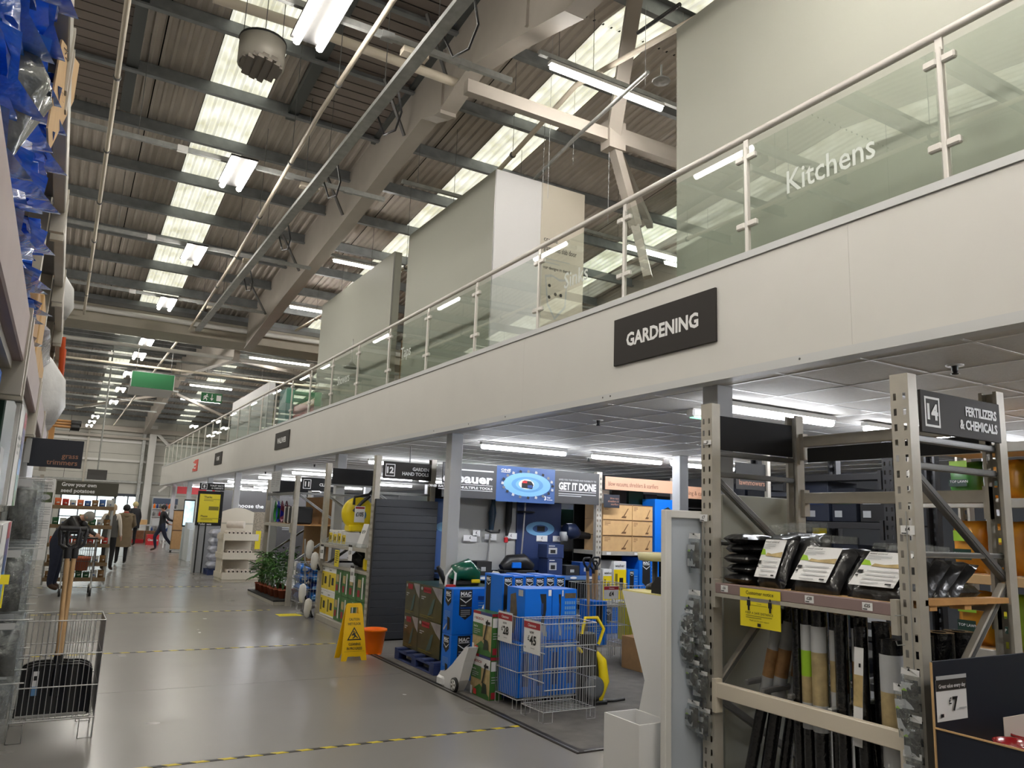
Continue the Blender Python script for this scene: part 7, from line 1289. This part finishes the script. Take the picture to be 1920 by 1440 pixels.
MB(t).box(x0,x1,22.0,22.1,0,Y(400,1000,22).z+.5,PAPERG,.004).part('panel'); zt8 = a.z; sg = MB(t).box(x0,x1,21.95,22.0,Y(375,918,22).z,zt8,SIGNK,.003).part('aisle_sign'); zz = Y(375,918,22).z; b = MB(t); f = Face(b,(x0,21.949,zz),XR,XU); h = zt8-zz; f.frame(.04,h*.1,.04+h*.8,h*.9,.015,LET); f.text('8',.04+h*.4,h*.3,h*.4,LET,'C',.04); f.text('TOILET SEATS',x1-x0-.03,h*.55,h*.22,LET,'R',.02); f.text('& CABINETS',x1-x0-.03,h*.2,h*.22,LET,'R',.02); b.part('lettering',root=sg)
zp0, zp1 = Y(371,979,22).z, Y(375,920,22).z; ps = MB(t).box(x0-.02,x1,21.96,21.99,zp0-.08,zp1,SIGNK,.003).part('poster_board'); b = MB(t); f = Face(b,(x0-.02,21.959,zp0-.08),XR,XU); w = x1-x0; f.rect(.05,.08,w-.06,zp1-zp0+.0,YELP); f.text('Thanks',.16,zp1-zp0-.1,.05,LETK,'L',.02); f.lines(.16,zp1-zp0-.13,.4,2,.035,.012,mat('olive_ink')); f.rect(.3,.4,.55,.5,mat('olive_ink'),False); f.text('Please',.12,.22,.05,LETK,'L',.02); f.lines(.12,.19,.5,2,.035,.012,mat('olive_ink')); f.text('Toilet seats',.08,.015,.05,LET,'L',.02); b.part('lettering',root=ps)
PKS = mat('wrapped_white',(196,200,214),.3,0,.2,7,.4,12,coat=.4)
for i,(xx,yy) in enumerate(((Y(392,1030,21.2).x,21.45),(3.66,23.4))):
    p = thing('pallet',('blue pallet under the wrapped packs by the toilet seat sign','second blue pallet farther along the aisle edge')[i],'pallet',(xx+.25,yy,0))
    for q in range(3): MB(p).box(xx,xx+.5,yy-.3+.25*q,yy-.2+.25*q,0,.12,BLUEPAL).part('board')
    MB(p).box(xx,xx+.5,yy-.32,yy+.34,.12,.135,BLUEPAL).part('deck')
    for l in range(5):
        r2 = random.Random(l+i*9); q = thing('wrapped_pack','white shrink wrapped pack on the %s pallet, %s of the stack' % (('nearer','farther')[i],ordn[l]),'pack',(xx+.25,yy,.136+.2*l),0,'wrapped packs on the aisle pallets'); MB(q).pillow((xx+.25,yy,.236+.2*l),(.24,0,0),(0,.28,0),(0,0,.1),PKS,10,8,.12,6,r2,.03).part('pack')
for i,(u,v0,v1) in enumerate(((373,983,1065),(386,981,1070))): p0_, p1_ = Y(u,v0,21.9), Y(u-2,v1,21.9); MB().box(p0_.x-.015,p0_.x+.015,21.88,21.91,.0,p0_.z,BLACKM).top('display_pole','thin black pole at the front of the toilet seat display, '+('left one','right one')[i],'pole')
t = thing('info_wall','dark information wall reading choose the right window treatment','wall panel',(7,27,0)); MB(t).box(4.6,9.5,27.0,27.05,0,2.3,mat('info_dark',(62,60,60),.5)).part('board'); b = MB(t); f = Face(b,(4.6,26.999,0),XR,XU); f.text('choose the right window treatment',.5,1.75,.13,LET,'L',.02,3.0)
for i in range(5): f.lines(.5+.8*i,1.6,.4,3,.06,.02,PAPERG); f.lines(.5+.8*i,1.2,.4,3,.06,.02,PAPERG)
b.part('lettering')
t = thing('lit_panel','tall white sparkling panel at the aisle edge beyond the toilet seat display','panel',(3.75,24.9,0)); MB(t).box(3.67,3.8,24.35,25.5,0,2.06,mat('white_sparkle',(214,216,220),.25),.01).part('panel'); b = MB(t)
for i in range(40): r2 = random.Random(i); b.ball((3.665,24.4+1.0*r2.random(),.4+1.6*r2.random()),.01,.02,.025,CHROME,6,4)
b.part('crystals', stuff=True)
t = thing('advert_screen','bright landscape screen in a dark frame beside the brown carton','screen',(3.85,28.0,0)); MB(t).box(3.66,4.0,28,28.06,1.05,1.95,BLACKM,.006).part('frame'); MB(t).box(3.68,3.98,27.995,28,1.1,1.9,mat('screen_glow',(170,196,206),.4,0,.3,4,emit=1.1)).part('screen'); MB(t).box(3.69,3.98,28,28.1,0,1.05,mat('pale_cabinet',(206,212,214),.5)).part('cabinet')
t = thing('red_header','red header board hanging under the deck near its far end','sign',(4.4,33,2.2)); MB(t).box(4.0,5.4,33,33.04,2.22,2.5,mat('clear_red')).part('board'); MB(t).tube([(4.2,33.02,2.5),(4.2,33.02,CZ)],.01,STEELD).part('hanger')
for i in range(2): carton('white_goods','white cabinet along the aisle edge under the far deck, '+('nearer one','farther one')[i],'cabinet',3.74,4.2,26.75+.6*i,27.3+.6*i,0,1.0+.2*(i%2),mat('pale_cabinet'))
# generic stocked shelving deeper under the deck
def gondola(label, x0, x1, y, h, cols, seed, n=9):
    t = thing('gondola_shelving', label, 'shelving', ((x0+x1)/2,y,0)); MB(t).box(x0,x1,y,y+.03,0,h,mat('gondola_back',(120,120,122),.6)).part('back_panel'); r2 = random.Random(seed)
    for zz in (.12,.62,1.1,1.55):
        MB(t).box(x0,x1,y-.4,y,zz,zz+.035,STEEL).part('shelf'); w = (x1-x0)/n
        for k in range(n): m = cols[r2.randrange(len(cols))]; hh = r2.uniform(.2,.42); carton('shelf_carton', 'carton on the %s, %s shelf, place %s' % (label,{.12:'lowest',.62:'second',1.1:'third',1.55:'top'}[zz],('one','two','three','four','five','six','seven','eight','nine')[k]),'carton',x0+k*w+.02,x0+(k+1)*w-.02,y-.36,y-.02,zz+.0355,zz+.035+hh,m,None,'cartons on the deep shelving')
gondola('deep shelving behind rack twelve',5.2,9.8,12.9,2.0,[BLACKM,DGREEN,NAVY,PAPERG,GREEN,BLUED],5)
gondola('deep shelving behind rack eleven',5.0,9.6,17.5,2.1,[PAPERG,NAVY,BLACKM,CARDL,BLUED,PAPER],6)
gondola('deep shelving right of the mat',8.9,11.0,8.9,2.0,[BLUE,BLACKM,DGREEN,NAVY,YELK],8,6)
bpy.context.view_layer.update()
